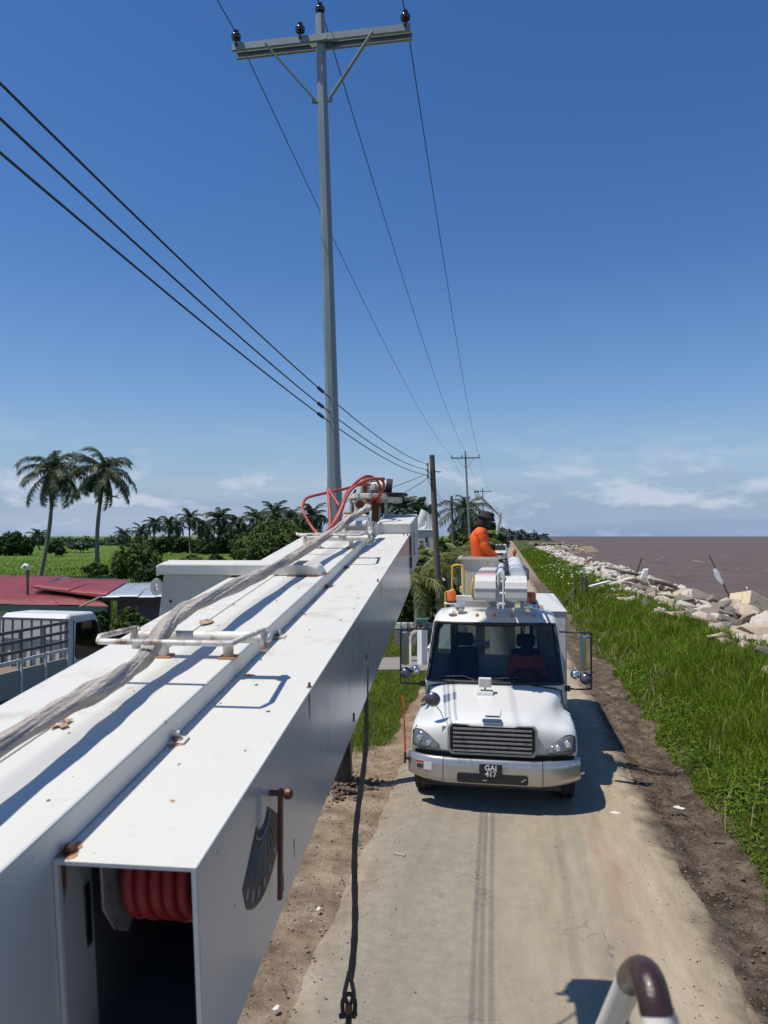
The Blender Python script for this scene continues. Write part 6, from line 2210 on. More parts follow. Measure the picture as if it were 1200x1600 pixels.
def wood_pole(top, base, label, r0=0.12, r1=0.085):
    root = empty('wooden_pole', base, 0, label, 'pole', 'old wooden poles beside the road')
    rings_ = []
    x, y = frame_of(top - base)
    for t in np.linspace(-0.02, 1, 9):
        c = base.lerp(top, t) + x * 0.03 * math.sin(t * 3)
        r = r0 + (r1 - r0) * t
        rings_.append([c + (x * math.cos(a) + y * math.sin(a)) * r * (1 + 0.05 * math.sin(5 * a + t * 4)) for a in np.linspace(0, 2 * math.pi, 13)[:-1]])
    MB().loft(rings_).build('shaft', 'pole_wood', root, smooth=50)
    MB().bar(top + Vector((-0.12, -0.1, -0.25)), top + Vector((-0.12, -0.1, -0.75)), 0.03, 0.03).build('wire_rack', 'shackle', root)
    for z in (-0.3, -0.48, -0.66):
        MB().lathe([(0.035, -0.04), (0.05, -0.02), (0.03, 0), (0.05, 0.02), (0.035, 0.04)], Matrix.Translation(top + Vector((-0.17, -0.12, z))), 10).build('spool', 'insulator_grey', root, smooth=50)
    MB().bar(top + Vector((0.05, -0.1, -0.55)), top + Vector((0.3, -0.1, -0.57)), 0.03, 0.03).build('peg', 'shackle', root)
    return root


WT, WB = P(675, 711, 24.2), P(690, 1016, 24.2)
WT2, WB2 = P(705.5, 775, 48), P(711, 928, 48)
wood_pole(WT, WB, 'old wooden pole leaning slightly, in front of the parked white bucket')
wood_pole(WT2, WB2, 'thinner wooden pole between the leaning pole and the palm')


def at_x(u, v, X):
    r = ray(u, v)
    return P(u, v, X / r.x)


lab3 = ('highest', 'middle', 'lowest')
for i, (v0, v1, v2) in enumerate(((133, 609, 722), (188, 633, 729), (241, 649, 735))):
    end = WT + Vector((-0.17, -0.12, -0.3 - 0.18 * i))
    p0, p1 = at_x(0, v0, -2.62), at_x(502, v1, -2.60)
    if p1.y < 10.55:
        pass
    q = np.polyfit([p0.y, p1.y, end.y], [p0.z, p1.z, end.z], 2)
    pts = []
    for y in np.linspace(-14, end.y, 46):
        t = min(1, max(0, (y - p1.y) / (end.y - p1.y)))
        pts.append(Vector((-2.61 + (end.x + 2.61) * t, y, float(np.polyval(q, y)))))
    o = wire('service_line', pts, 0.0085, lab3[i] + ' of the three thick wires slanting down to the wooden pole', group='low wires to the wooden pole')
    d = Vector((0, 1, 2 * q[0] * p1.y + q[1])).normalized()
    pc = Vector((-2.61, p1.y, float(np.polyval(q, p1.y))))
    sv = MB().cyl(pc - d * 0.13, pc + d * 0.13, 0.024, 8)
    sv.build('sleeve', 'black_plastic', o, smooth=40)
    e2 = WT2 + Vector((-0.17, -0.12, -0.3 - 0.18 * i))
    wire('service_line', span(end, e2, 0.5, 20), 0.010, lab3[i] + ' of the three wires sagging between the two wooden poles', group='low wires between wooden poles')
wire('house_drop', span(WT + Vector((-0.1, -0.1, -0.6)), P(440, 800, 30), 0.25, 20), 0.010, 'thin wire dropping from the wooden pole past the red hoses')
wire('house_drop', span(WT + Vector((-0.1, -0.1, -0.75)), P(585, 790, 33), 0.1, 14), 0.010, 'short wire dropping steeply from the wooden pole to the trees')

# ------------------------------------------------------------------ far utility trucks


def simple_truck(root, boom=True):
    """a smaller build of the same kind of truck for the distance; faces -Y, origin under the bumper"""
    M_ = root_matrix(root)
    sec = lambda y, w, z0, z1, c=0.08: [(-w, y, z0), (w, y, z0), (w, y, z1 - c), (w - c, y, z1), (-w + c, y, z1), (-w, y, z1 - c)]
    MB().loft([sec(1.3, 1.05, 0.7, 1.5), sec(1.7, 1.0, 0.7, 2.45), sec(2.7, 1.0, 0.7, 2.5)]).build('cab', 'truck_white', root, M_, bevel=0.03)
    MB().loft([sec(0.1, 1.0, 0.65, 1.15), sec(0.35, 1.05, 0.65, 1.28), sec(1.32, 1.06, 0.65, 1.5)]).build('hood', 'truck_white', root, M_, bevel=0.04)
    MB().hexa([(-0.92, 1.27, 1.53), (0.92, 1.27, 1.53), (0.92, 1.33, 1.53), (-0.92, 1.33, 1.53)], [(-0.88, 1.63, 2.32), (0.88, 1.63, 2.32), (0.88, 1.69, 2.32), (-0.88, 1.69, 2.32)]).build('windscreen', 'black_paint', root, M_)
    MB().box(-0.55, 0.55, 0.07, 0.11, 0.8, 1.1).build('grille', 'dark_metal', root, M_)
    MB().box(-1.15, 1.15, 0.0, 0.14, 0.4, 0.72).build('bumper', 'bumper_steel', root, M_, bevel=0.03)
    for sg in (-1, 1):
        MB().box(sg * 0.86 - 0.14, sg * 0.86 + 0.14, 0.07, 0.11, 0.84, 1.02).build('headlamp', 'lamp_lens', root, M_, bevel=0.02)
        MB().tube([M_ @ Vector(p_) for p_ in ((sg * 1.0, 1.6, 2.2), (sg * 1.4, 1.45, 2.25), (sg * 1.4, 1.45, 1.5), (sg * 1.05, 1.5, 1.45))], 0.03, 6).build('mirror_frame', 'black_paint', root)
        for y in (1.0, 5.2):
            MB().lathe([(0.3, -0.14), (0.48, -0.12), (0.48, 0.12), (0.3, 0.14)], M_ @ Matrix.Translation((sg * 0.95, y, 0.48)) @ Matrix.Rotation(R(90), 4, 'Y'), 20).build('wheel', 'rubber', root, smooth=40)
    MB().box(-1.15, 1.15, 2.8, 6.6, 0.8, 1.7).build('service_body', 'utility_white', root, M_, bevel=0.02)
    MB().lathe([(0.35, 1.7), (0.28, 1.9), (0.28, 2.7)], M_ @ Matrix.Translation((0, 4.3, 0)), 16).build('pedestal', 'utility_white', root, smooth=40)
    return M_


D = 115
fb = P(781, 873.5, D)
ft = empty('line_truck', (fb.x, fb.y, 0.03), 0, 'distant white truck on the road with its bucket raised to the wires', 'truck')
simple_truck(ft)
e0, e1, e2, e3 = P(773.5, 852, D + 4), P(775, 842, D + 4), P(782, 803, D + 4), P(751, 775.5, D + 4)
MB().tube([e0, e1, e2], [0.3, 0.3, 0.26], 8).build('lower_arm', 'utility_white', ft, smooth=40)
MB().cyl(e2 + Vector((0, 0, -0.3)), e3, 0.24, 8, 0.17).build('upper_arm', 'utility_white', ft, smooth=40)
MB().cbox(e2, (0.6, 0.6, 0.6)).build('elbow', 'utility_white', ft, bevel=0.05)
MB().cbox(P(746, 778, D + 4), (0.72, 0.72, 0.75)).build('bucket', 'fibreglass', ft, bevel=0.05)
MB().cbox(P(746, 772.5, D + 4), (0.95, 0.8, 0.10)).build('bucket_rim', 'utility_white', ft, bevel=0.03)
for x in (742.5, 746.5):
    MB().cbox(P(x, 768.5, D + 4), (0.28, 0.28, 0.45)).build('tool_pouch', 'dark_cloth', ft, bevel=0.05)

D = 31
pk = P(668, 1010, D)
kt = empty('line_truck', (pk.x - 0.9, pk.y + 1.2, -0.1), R(-4), 'bucket and folded arm of a truck parked among the trees, behind the wooden pole', 'truck')
simple_truck(kt)
bxc = P(662, 843, D)
bb = MB()
q = Matrix.Translation(bxc)
o = [(-0.46, -0.36, -0.38), (0.46, -0.36, -0.38), (0.46, 0.36, -0.38), (-0.46, 0.36, -0.38)]
t_ = [(-0.50, -0.4, 0.36), (0.52, -0.4, 0.36), (0.52, 0.4, 0.36), (-0.50, 0.4, 0.36)]
bb.hexa([q @ Vector(p_) for p_ in o], [q @ Vector(p_) for p_ in t_]).build('bucket', 'fibreglass', kt, bevel=0.04)
MB().cbox(bxc + Vector((-0.02, 0, 0.40)), (1.12, 0.9, 0.07)).build('bucket_rim', 'plate_white', kt, bevel=0.02)
MB().cbox(bxc + Vector((0.16, -0.40, -0.02)), (0.09, 0.02, 0.22)).build('bucket_slot', 'black_paint', kt)
MB().cbox(bxc + Vector((0.52, -0.1, 0.0)), (0.16, 0.5, 0.46)).build('tail_marker', 'faded_red', kt, bevel=0.06)
k0, k1, k2 = P(655, 823, D + 0.3), P(667, 800, D + 0.3), P(674, 787, D + 0.3)
MB().tube([k0, k1], [0.20, 0.27], 12).build('arm', 'utility_white', kt, smooth=40)
MB().hexa([P(668, 831, D), P(677, 831, D), P(677, 831, D + 0.5), P(668, 831, D + 0.5)], [P(668, 786, D), P(677, 784, D), P(677, 784, D + 0.5), P(668, 786, D + 0.5)]).build('knuckle', 'utility_white', kt, bevel=0.05)
MB().lathe([(0.15, -0.02), (0.15, 0.02)], Matrix.Translation(P(672, 796, D - 0.03)) @ Matrix.Rotation(R(90), 4, 'X') @ Matrix.Diagonal((0.8, 1.3, 1, 1)), 18).build('pivot_cover', 'black_paint', kt)
MB().tube(smooth_path([P(654, 820, D - 0.1), P(657, 826, D - 0.1), P(664, 824, D - 0.1), P(667, 815, D - 0.1)], 5), 0.05, 8).build('hose_band', 'insulator_grey', kt, smooth=60)
MB().cyl(bxc + Vector((0, 0.3, -0.4)), kt.location + Vector((0, 4.4, 2.7)), 0.16, 10).build('lower_arm', 'utility_white', kt, smooth=40)

wk = G(804, 874.5, 0.03)
wkp = empty('person', (wk.x, wk.y, 0.05), R(200), 'person in dark clothes walking on the road beside the distant truck', 'person')
person(wkp, dict(pelvis=(0, 0, 0.95), chest=(0, 0.01, 1.30), neck=(0, 0.0, 1.48), head=(0, -0.02, 1.62), face=(0, -1, 0),
                 shl=(-0.19, 0, 1.38), ell=(-0.24, 0.05, 1.12), wrl=(-0.25, -0.06, 0.88), hal=(-0.25, -0.09, 0.80),
                 shr=(0.19, 0, 1.38), elr=(0.24, 0.03, 1.12), wrr=(0.25, -0.03, 0.88), har=(0.25, -0.04, 0.80),
                 hil=(-0.1, 0, 0.9), knl=(-0.1, -0.12, 0.5), anl=(-0.1, -0.16, 0.09), tol=(-0.1, -0.3, 0.045),
                 hir=(0.1, 0, 0.9), knr=(0.1, 0.05, 0.5), anr=(0.1, 0.2, 0.12), tor=(0.1, 0.1, 0.045)), 'red_cloth', 'dark_cloth', hat='cap')

# ------------------------------------------------------------------ the houses on the land side


def roof_sheets(a, b, c, d, n, mt, parent, lift=0.0, waves=9, amp=0.008):
    """a b along the eave, d c along the ridge; n corrugated sheets side by side"""
    a, b, c, d = (Vector(p_) for p_ in (a, b, c, d))
    for i in range(n):
        t0, t1 = i / n, (i + 1.06) / n
        m = waves * 4 + 1
        vv, ff = [], []
        for r in range(5):
            s = r / 4
            for j in range(m):
                t = min(t0 + (t1 - t0) * j / (m - 1), 1.02)
                p_ = a.lerp(b, t).lerp(d.lerp(c, t), s)
                p_.z += lift + amp * math.sin(2 * math.pi * waves * j / (m - 1)) + (0.008 if i % 2 else 0) + 0.01 * math.sin(i * 2.1 + s * 3)
                vv.append(p_)
        for r in range(4):
            for j in range(m - 1):
                ff.append((r * m + j, r * m + j + 1, (r + 1) * m + j + 1, (r + 1) * m + j))
        o = MB().add(vv, ff).build('roof_sheet', mt, parent, smooth=70)
        s_ = o.modifiers.new('thick', 'SOLIDIFY')
        s_.thickness = 0.006


def on_ground(p_, z=-0.4):
    return Vector((p_.x, p_.y, z))


def PH(u, v, d):                # the houses stand a little behind the lorry
    return P(u, v, d * 1.14)


hb = PH(60, 945, 17.5)
house = empty('red_roofed_house', (hb.x - 2, hb.y + 3, -0.4), 0, 'low house with a rusty red corrugated roof beyond the flatbed lorry', 'house')
e_l, e_r = PH(-170, 941, 17.4), PH(168, 947, 17.2)
r_l, r_r = PH(-150, 898, 24), PH(100, 900, 23.4)
roof_sheets(e_l, e_r, r_r, r_l, 9, 'red_roof', house)
roof_sheets(PH(50, 920, 19.3), PH(162, 934, 17.9), PH(202, 909, 22.6), PH(112, 906, 22.9), 4, 'pink_roof', house, lift=0.07)
# the small gable step between the two slopes
g0, g1, g2 = PH(50, 919, 19.4), PH(95, 902, 22.9), PH(112, 907, 22.9)
MB().loft([[g0, g1, g2], [g0 + Vector((0, 0.05, 0.02)), g1 + Vector((0, 0.05, 0.02)), g2 + Vector((0, 0.05, 0.0))]]).build('gable_board', 'dark_metal', house)
MB().bar(PH(95, 908, 22.3), PH(110, 907, 22.3), 0.1, 0.22).build('patch_sheet', 'zinc', house)
MB().bar(PH(50, 917, 19.2), PH(158, 932, 17.8), 0.05, 0.05).build('roof_edge', 'pink_roof', house)
MB().bar(e_l + Vector((0, 0, -0.1)), e_r + Vector((0, 0, -0.1)), 0.05, 0.14).build('fascia', 'fascia_green', house)
for x0, x1, v0, v1, mt, d in ((-120, 12, 947, 1010, 'house_white', 17.6), (14, 20, 947, 1010, 'board_wood', 17.6), (60, 69, 947, 1005, 'board_wood', 17.5), (70, 110, 955, 968, 'board_wood', 17.7), (108, 112, 947, 1005, 'fascia_green', 17.5), (140, 144, 947, 1000, 'fascia_green', 17.5)):
    a, b_ = PH(x0, v0, d), PH(x1, v0, d)
    za, zb = PH(x0, v1, d).z, PH(x0, v0, d).z
    MB().hexa([Vector((a.x, a.y, za)), Vector((b_.x, b_.y, za)), Vector((b_.x, b_.y + 0.06, za)), Vector((a.x, a.y + 0.06, za))],
              [Vector((a.x, a.y, zb)), Vector((b_.x, b_.y, zb)), Vector((b_.x, b_.y + 0.06, zb)), Vector((a.x, a.y + 0.06, zb))]).build('wall_board', mt, house)
a, b_ = PH(-170, 950, 21), PH(170, 950, 21)
MB().hexa([on_ground(a), on_ground(b_), on_ground(b_) + Vector((0, 0.15, 0)), on_ground(a) + Vector((0, 0.15, 0))], [Vector((a.x, a.y, 2.1)), Vector((b_.x, b_.y, 2.1)), Vector((b_.x, b_.y + 0.15, 2.1)), Vector((a.x, a.y + 0.15, 2.1))]).build('back_wall', 'board_wood', house)
MB().add([PH(18, 948, 17.5), PH(60, 949, 17.5), PH(58, 972, 17.4), PH(38, 976, 17.4), PH(19, 962, 17.5), PH(38, 960, 17.3)], [(0, 5, 4), (0, 1, 5), (1, 2, 5), (2, 3, 5), (3, 4, 5)]).build('tarpaulin', 'tarpaulin', house)
v0_ = PH(43, 916, 19)
MB().tube([v0_ + Vector((0, 0, -0.3)), PH(43, 887, 19), PH(42.5, 885.5, 19), PH(40, 885, 19), PH(37.5, 887, 19)], 0.045, 10).build('vent_pipe', 'board_wood', house, smooth=50)
MB().tube([PH(43.5, 890, 18.99), PH(43.2, 885.2, 18.98), PH(41.5, 883.5, 18.98), PH(39, 883.5, 18.98), PH(36.5, 885.5, 18.98), PH(36.3, 888, 18.98)], 0.055, 10).build('vent_cap', 'plate_white', house, smooth=50)
MB().tube([PH(125, 948, 16.9), PH(158, 932, 16.9)], 0.03, 6).build('loose_batten', 'driftwood', house)

pb = PH(215, 940, 18.5)
annex = empty('purple_house', (pb.x, pb.y + 2, -0.4), 0, 'small purple house with a grey zinc roof beside the boom', 'house')
roof_sheets(PH(157, 933, 17.8), PH(300, 932, 17.3), PH(300, 910, 21.5), PH(191, 911, 21.8), 5, 'zinc', annex)
a, b_ = PH(183, 936, 18.3), PH(300, 936, 17.9)
MB().hexa([on_ground(a), on_ground(b_), on_ground(b_) + Vector((0, 2.6, 0)), on_ground(a) + Vector((0, 2.6, 0))], [Vector((a.x, a.y, 2.05)), Vector((b_.x, b_.y, 2.05)), Vector((b_.x, b_.y + 2.6, 2.2)), Vector((a.x, a.y + 2.6, 2.2))]).build('wall', 'house_purple', annex)
MB().bar(PH(160, 936, 17.9), PH(300, 935, 17.4), 0.04, 0.1).build('fascia', 'dark_metal', annex)

# ------------------------------------------------------------------ the flatbed lorry
fl_o = P(100, 1040, 15.9)
LH = R(-3)
lorry = empty('flatbed_lorry', (fl_o.x, fl_o.y, -0.4), LH, 'small white lorry with a slatted stake bed parked by the red-roofed house', 'lorry')
LM = root_matrix(lorry)


def lb(mb, name, mt, parent=lorry, **kw):
    return mb.build(name, mt, parent, LM, **kw)


zb = 1.30                       # bed floor above the ground
# cab: side profile in (y forward, z), extruded across
prof = [(0.06, 0.75), (1.50, 0.72), (1.62, 0.95), (1.60, 1.35), (1.50, 1.62), (1.18, 2.32), (1.05, 2.42), (0.22, 2.44), (0.08, 2.36)]
rings_ = []
for x, ins in ((0.0, 0.05), (-0.06, 0.0), (-1.64, 0.0), (-1.70, 0.05)):
    cy, cz = 0.85, 1.6
    rings_.append([(x, y + (cy - y) * ins, z + (cz - z) * ins) for y, z in prof])
lb(MB().loft(rings_), 'cab', 'flat_white', bevel=0.03)
win = [(0.36, 1.52), (0.46, 1.42), (1.36, 1.42), (1.46, 1.56), (1.16, 2.18), (1.04, 2.24), (0.40, 2.24)]
lb(MB().loft([[(0.012, y, z) for y, z in win], [0 and p_ or (-0.01, p_[0], p_[1]) for p_ in win]]), 'door_window', 'cab_glass')
lb(MB().loft([[(0.006, y, z) for y, z in win], [(-0.02, y, z) for y, z in win]]), 'window_dark', 'seat_dark')
lb(MB().box(0.003, 0.012, 0.30, 0.315, 0.85, 2.3), 'door_line', 'stake_grey')
lb(MB().box(0.003, 0.012, 1.52, 1.53, 0.85, 1.5), 'door_line', 'stake_grey')
lb(MB().box(0.004, 0.03, 0.40, 0.46, 1.08, 1.24), 'door_handle', 'black_plastic')
lb(MB().box(-1.6, -0.1, 1.55, 1.66, 0.5, 0.78), 'bumper', 'stake_grey', bevel=0.03)
# the bed: floor, boards, posts and rails; each side board is a piece
lb(MB().box(-1.85, 0.10, -4.3, -0.04, zb - 0.10, zb), 'bed_floor', 'board_wood')
for i in range(6):
    y1 = -0.05 - i * 0.71
    lb(MB().box(0.06, 0.11, y1 - 0.695, y1, zb - 0.28, zb + 0.24), 'side_board', 'flat_bluish', bevel=0.006)
    lb(MB().box(-1.86, -1.81, y1 - 0.695, y1, zb + 0.002, zb + 0.24), 'side_board', 'flat_bluish', bevel=0.006)
    lb(MB().box(0.112, 0.145, y1 - 0.03, y1 + 0.02, zb - 0.28, zb + 0.42), 'side_post', 'flat_white')
    lb(MB().box(-1.86, -1.81, y1 - 0.03, y1 + 0.03, zb + 0.242, zb + 1.02), 'side_post', 'stake_grey')
    lb(MB().box(0.06, 0.10, y1 - 0.03, y1 + 0.02, zb + 0.242, zb + 1.02), 'side_post', 'stake_grey')
for z, mt in ((0.42, 'flat_white'), (0.60, 'stake_grey'), (0.80, 'stake_grey'), (1.0, 'stake_grey')):
    lb(MB().box(0.102, 0.135, -4.3, -0.05, zb + z - 0.03, zb + z + 0.03), 'side_rail', mt)
    lb(MB().box(-1.865, -1.83, -4.3, -0.05, zb + z - 0.03, zb + z + 0.03), 'side_rail', 'board_wood')
for i in range(8):
    x = -1.75 + i * 0.24
    lb(MB().box(x, x + 0.03, -0.07, -0.035, zb + 0.0, zb + 1.02), 'head_bar', 'stake_grey')
lb(MB().box(-1.85, 0.1, -0.08, -0.03, zb + 1.021, zb + 1.07), 'head_rail', 'stake_grey')
for i in range(4):
    lb(MB().box(-1.80, -1.775, -4.2 + i * 1.02, -3.22 + i * 1.02, zb + 0.30, zb + 0.95), 'inner_board', 'board_wood')
for (x, y) in ((-0.12, 0.8), (-1.55, 0.8), (-0.18, -2.6), (-1.55, -2.6)):
    w = lb(MB().lathe([(0.2, -0.11), (0.36, -0.12), (0.40, -0.08), (0.40, 0.08), (0.36, 0.12), (0.2, 0.11)], Matrix.Translation((x, y, 0.40)) @ Matrix.Rotation(R(90), 4, 'Y'), 24), 'wheel', 'rubber', smooth=40)
    lb(MB().lathe([(0.195, -0.07), (0.195, 0.07)], Matrix.Translation((x, y, 0.40)) @ Matrix.Rotation(R(90), 4, 'Y'), 20), 'rim', 'stake_grey', w, smooth=40)
for yc in (0.8, -2.6):
    pts = [(0.12, yc + 0.52 * math.cos(a), 0.42 + 0.52 * math.sin(a)) for a in np.linspace(R(10), R(170), 14)]
    lb(MB().tube(pts, 0.012, 6), 'mudguard_edge', 'flat_white', smooth=60)
    lb(MB().loft([[(-0.3, yc + 0.50 * math.cos(a), 0.42 + 0.50 * math.sin(a)) for a in np.linspace(R(5), R(175), 12)], [(0.11, yc + 0.50 * math.cos(a), 0.42 + 0.50 * math.sin(a)) for a in np.linspace(R(5), R(175), 12)]], closed=False, cap0=False, cap1=False), 'mudguard', 'black_plastic')
lb(MB().box(-1.35, -1.2, -4.2, 1.3, 0.62, 0.85), 'chassis_rail', 'dark_metal')
lb(MB().box(-0.55, -0.4, -4.2, 1.3, 0.62, 0.85), 'chassis_rail', 'dark_metal')
lb(MB().box(-0.35, 0.0, -1.6, -0.4, 0.45, 0.95), 'fuel_tank', 'black_plastic', bevel=0.05)

# ------------------------------------------------------------------ trees and bushes


def frond_mesh(name, seed, length, droop, pairs, mat_, leaf=0.62, wid=0.045, wind=0.12):
    rg_ = random.Random(seed)
    pts = []
    n = 14
    ang = R(38)
    p_ = Vector((0, 0, 0))
    for i in range(n + 1):
        pts.append(p_.copy())
        ang -= R(droop) / n * (0.5 + 1.1 * i / n)
        p_ = p_ + Vector((math.cos(ang), wind * (i / n) ** 2, math.sin(ang))) * (length / n)
    mb = MB()
    mb.tube(pts, [0.035 * (1 - 0.85 * i / n) + 0.004 for i in range(n + 1)], 4)
    for i in range(pairs):
        t = 0.10 + 0.90 * i / (pairs - 1)
        f = t * n
        k0 = min(int(f), n - 1)
        c = pts[k0].lerp(pts[k0 + 1], f - k0)
        d = (pts[k0 + 1] - pts[k0]).normalized()
        sd = d.cross(Vector((0, 0, 1))).normalized()
        L = leaf * (0.55 + 0.75 * math.sin(math.pi * min(1, 0.12 + t * 0.82))) * rg_.uniform(0.8, 1.12)
        for sg in (-1, 1):
            dirv = (d * rg_.uniform(0.55, 0.8) + sd * sg * rg_.uniform(0.55, 0.85) + Vector((0, 0, rg_.uniform(-0.30, 0.12)))).normalized()
            m = c + dirv * L * 0.5
            e = c + dirv * L * 0.86 + Vector((0, 0, -L * rg_.uniform(0.28, 0.55)))
            w = d * (wid * rg_.uniform(0.8, 1.2))
            mb.add([c - w * 0.5, c + w * 0.5, m + w * 0.6, m - w * 0.6, e], [(0, 1, 2, 3), (3, 2, 4)])
    me = bpy.data.meshes.new(name)
    me.from_pydata([tuple(q) for q in mb.v], [], mb.f)
    me.materials.append(MATS[mat_])
    return me


def trunk(root, pts, r0, r1, mt='bark', name='trunk', rough=0.10):
    path = smooth_path(pts, 8)
    n = len(path)
    rings_ = []
    for i, c in enumerate(path):
        d = path[min(i + 1, n - 1)] - path[max(i - 1, 0)]
        x, y = frame_of(d)
        t = i / (n - 1)
        r = (r0 + (r1 - r0) * t) * (1 + (0.5 * (1 - t * 12) if t < 0.08 else 0)) * (1 + rough * 0.4 * math.sin(i * 2.3))
        rings_.append([c + (x * math.cos(a) + y * math.sin(a)) * r for a in np.linspace(0, 2 * math.pi, 11)[:-1]])
    return MB().loft(rings_).build(name, mt, root, smooth=60)


FM = [frond_mesh('frond', 40 + i, 3.7 + 0.3 * (i % 3), 34 + 20 * i, 54, 'frond', 0.82, 0.062) for i in range(6)]
FMD = frond_mesh('frond', 77, 3.4, 130, 46, 'frond_yellow', 0.7, 0.06)


def big_palm(top, base, label, seed, s=1.0, n=27, lean=None, group='coconut palms', tilt=0.0):
    root = empty('coconut_palm', base, 0, label, 'palm tree', group)
    mid = base.lerp(top, 0.45) + Vector((0.35 * s, 0, 0)) * (1 if seed % 2 else -1)
    trunk(root, [base + Vector((0, 0, -0.2)), mid, top], 0.24 * s, 0.15 * s)
    rg_ = random.Random(seed)
    cr = root_matrix(root).inverted()
    for i in range(n):
        a = 2.399963 * i + rg_.uniform(-0.25, 0.25)
        age = i / (n - 1)
        pitch = R(-52 + 160 * age ** 0.92 + rg_.uniform(-10, 10))          # young ones upright, old ones hanging
        sc = s * rg_.uniform(0.85, 1.08) * (0.72 if i < 3 else 1)
        o = bpy.data.objects.new('frond', FM[(4, 3, 2, 1, 0, 0)[min(5, int(age * 5.99))]] if not (i >= n - 2 and tilt) else FMD)
        col.objects.link(o)
        o.parent = root
        o.matrix_basis = cr @ Matrix.Translation(top) @ Matrix.Rotation(R((0, -9, 13, 0, 5)[seed % 5]), 4, 'Y') @ Matrix.Rotation(a + seed, 4, 'Z') @ Matrix.Rotation(pitch, 4, 'Y') @ Matrix.Rotation(rg_.uniform(-0.5, 0.5), 4, 'X') @ Matrix.Scale(sc, 4)
    for i in range(7):
        a = i * 0.9
        c = top + Vector((0.28 * math.cos(a), 0.28 * math.sin(a), -0.25 - 0.08 * (i % 3))) * s
        MB().lathe([(0.04, -0.13), (0.11, -0.07), (0.125, 0.0), (0.10, 0.08), (0.03, 0.13)], Matrix.Translation(c) @ Matrix.Scale(s, 4), 8).build('coconut', 'coconut', root, smooth=60)
    return root


DP = 74
for (tx, ty, bx, lab, sd, s) in ((84, 735, 62, 'tall coconut palm leaning a little, first behind the red roof', 1, 1.02), (163, 735, 153, 'tall coconut palm with open crown, nearer the boom of the two behind the red roof', 2, 1.03)):
    t = P(tx, ty, DP)
    b_ = P(bx, 838 + 4.1 * 1150 / DP, DP)
    big_palm(t, Vector((b_.x, b_.y, -0.4)), lab, sd, s, 34, tilt=1)
t = P(727, 798, 74)
big_palm(t, Vector((t.x - 0.6, t.y + 1, -0.3)), 'coconut palm behind the second power pole', 4, 0.85, 24)

# palms of the far row: one crown mesh each
FF = [frond_mesh('far_frond', 60 + i, 4.2, 70 + 28 * i, 22, 'frond_far', 1.15, 0.20) for i in range(3)]


def crown_mesh(seed):
    rg_ = random.Random(seed)
    mb = MB()
    for i in range(20):
        a = 2.399963 * i + rg_.uniform(-0.3, 0.3)
        age = i / 19
        M_ = Matrix.Rotation(a, 4, 'Z') @ Matrix.Rotation(R(-45 + 100 * age + rg_.uniform(-10, 10)), 4, 'Y') @ Matrix.Scale(rg_.uniform(0.75, 1.05), 4)
        me = FF[min(2, int(age * 3))]
        mb.add([M_ @ v.co for v in me.vertices], [tuple(p_.vertices) for p_ in me.polygons])
    me = bpy.data.meshes.new('crown')
    me.from_pydata([tuple(q) for q in mb.v], [], mb.f)
    me.materials.append(MATS['frond_far'])
    return me


CM = [crown_mesh(300 + i) for i in range(4)]
ordn = ['first', 'second', 'third', 'fourth', 'fifth', 'sixth', 'seventh', 'eighth', 'ninth', 'tenth', 'eleventh', 'twelfth', 'thirteenth', 'fourteenth', 'fifteenth', 'sixteenth', 'seventeenth', 'eighteenth', 'nineteenth', 'twentieth', 'last']
far = [(60, 838, 220), (193, 836, 230), (222, 831, 225), (243, 818, 210), (264, 819, 200), (277, 824, 215), (297, 810, 180), (317, 822, 190), (323, 834, 200), (342, 812, 175), (354, 828, 185), (371, 818, 170), (384, 833, 180), (402, 812, 165), (430, 803, 150), (416, 828, 170), (455, 812, 145), (472, 822, 140), (487, 808, 138), (625, 797, 105), (653, 802, 112)]
rg = random.Random(8)
for i, (x, y, d) in enumerate(far):
    t = P(x, y, d)
    lab = '%s coconut palm along the far edge of the pasture, counting from the pasture side' % ordn[i] if i < 19 else ('small palm seen between the hoses and the folded arm' if i == 19 else 'small palm just beside the folded white arm')
    root = empty('coconut_palm', (t.x, t.y, -0.4), 0, lab, 'palm tree', 'palms of the far row')
    s = 0.88 + 0.2 * rg.random()
    trunk(root, [Vector((t.x + rg.uniform(-0.8, 0.8), t.y, -0.5)), Vector((t.x + rg.uniform(-0.4, 0.4), t.y, t.z * 0.5)), t], 0.26, 0.16)
    o = bpy.data.objects.new('crown', CM[i % 4])
    col.objects.link(o)
    o.parent = root
    o.matrix_basis = root_matrix(root).inverted() @ Matrix.Translation(t) @ Matrix.Rotation(rg.uniform(0, 6.28), 4, 'Z') @ Matrix.Scale(s, 4)


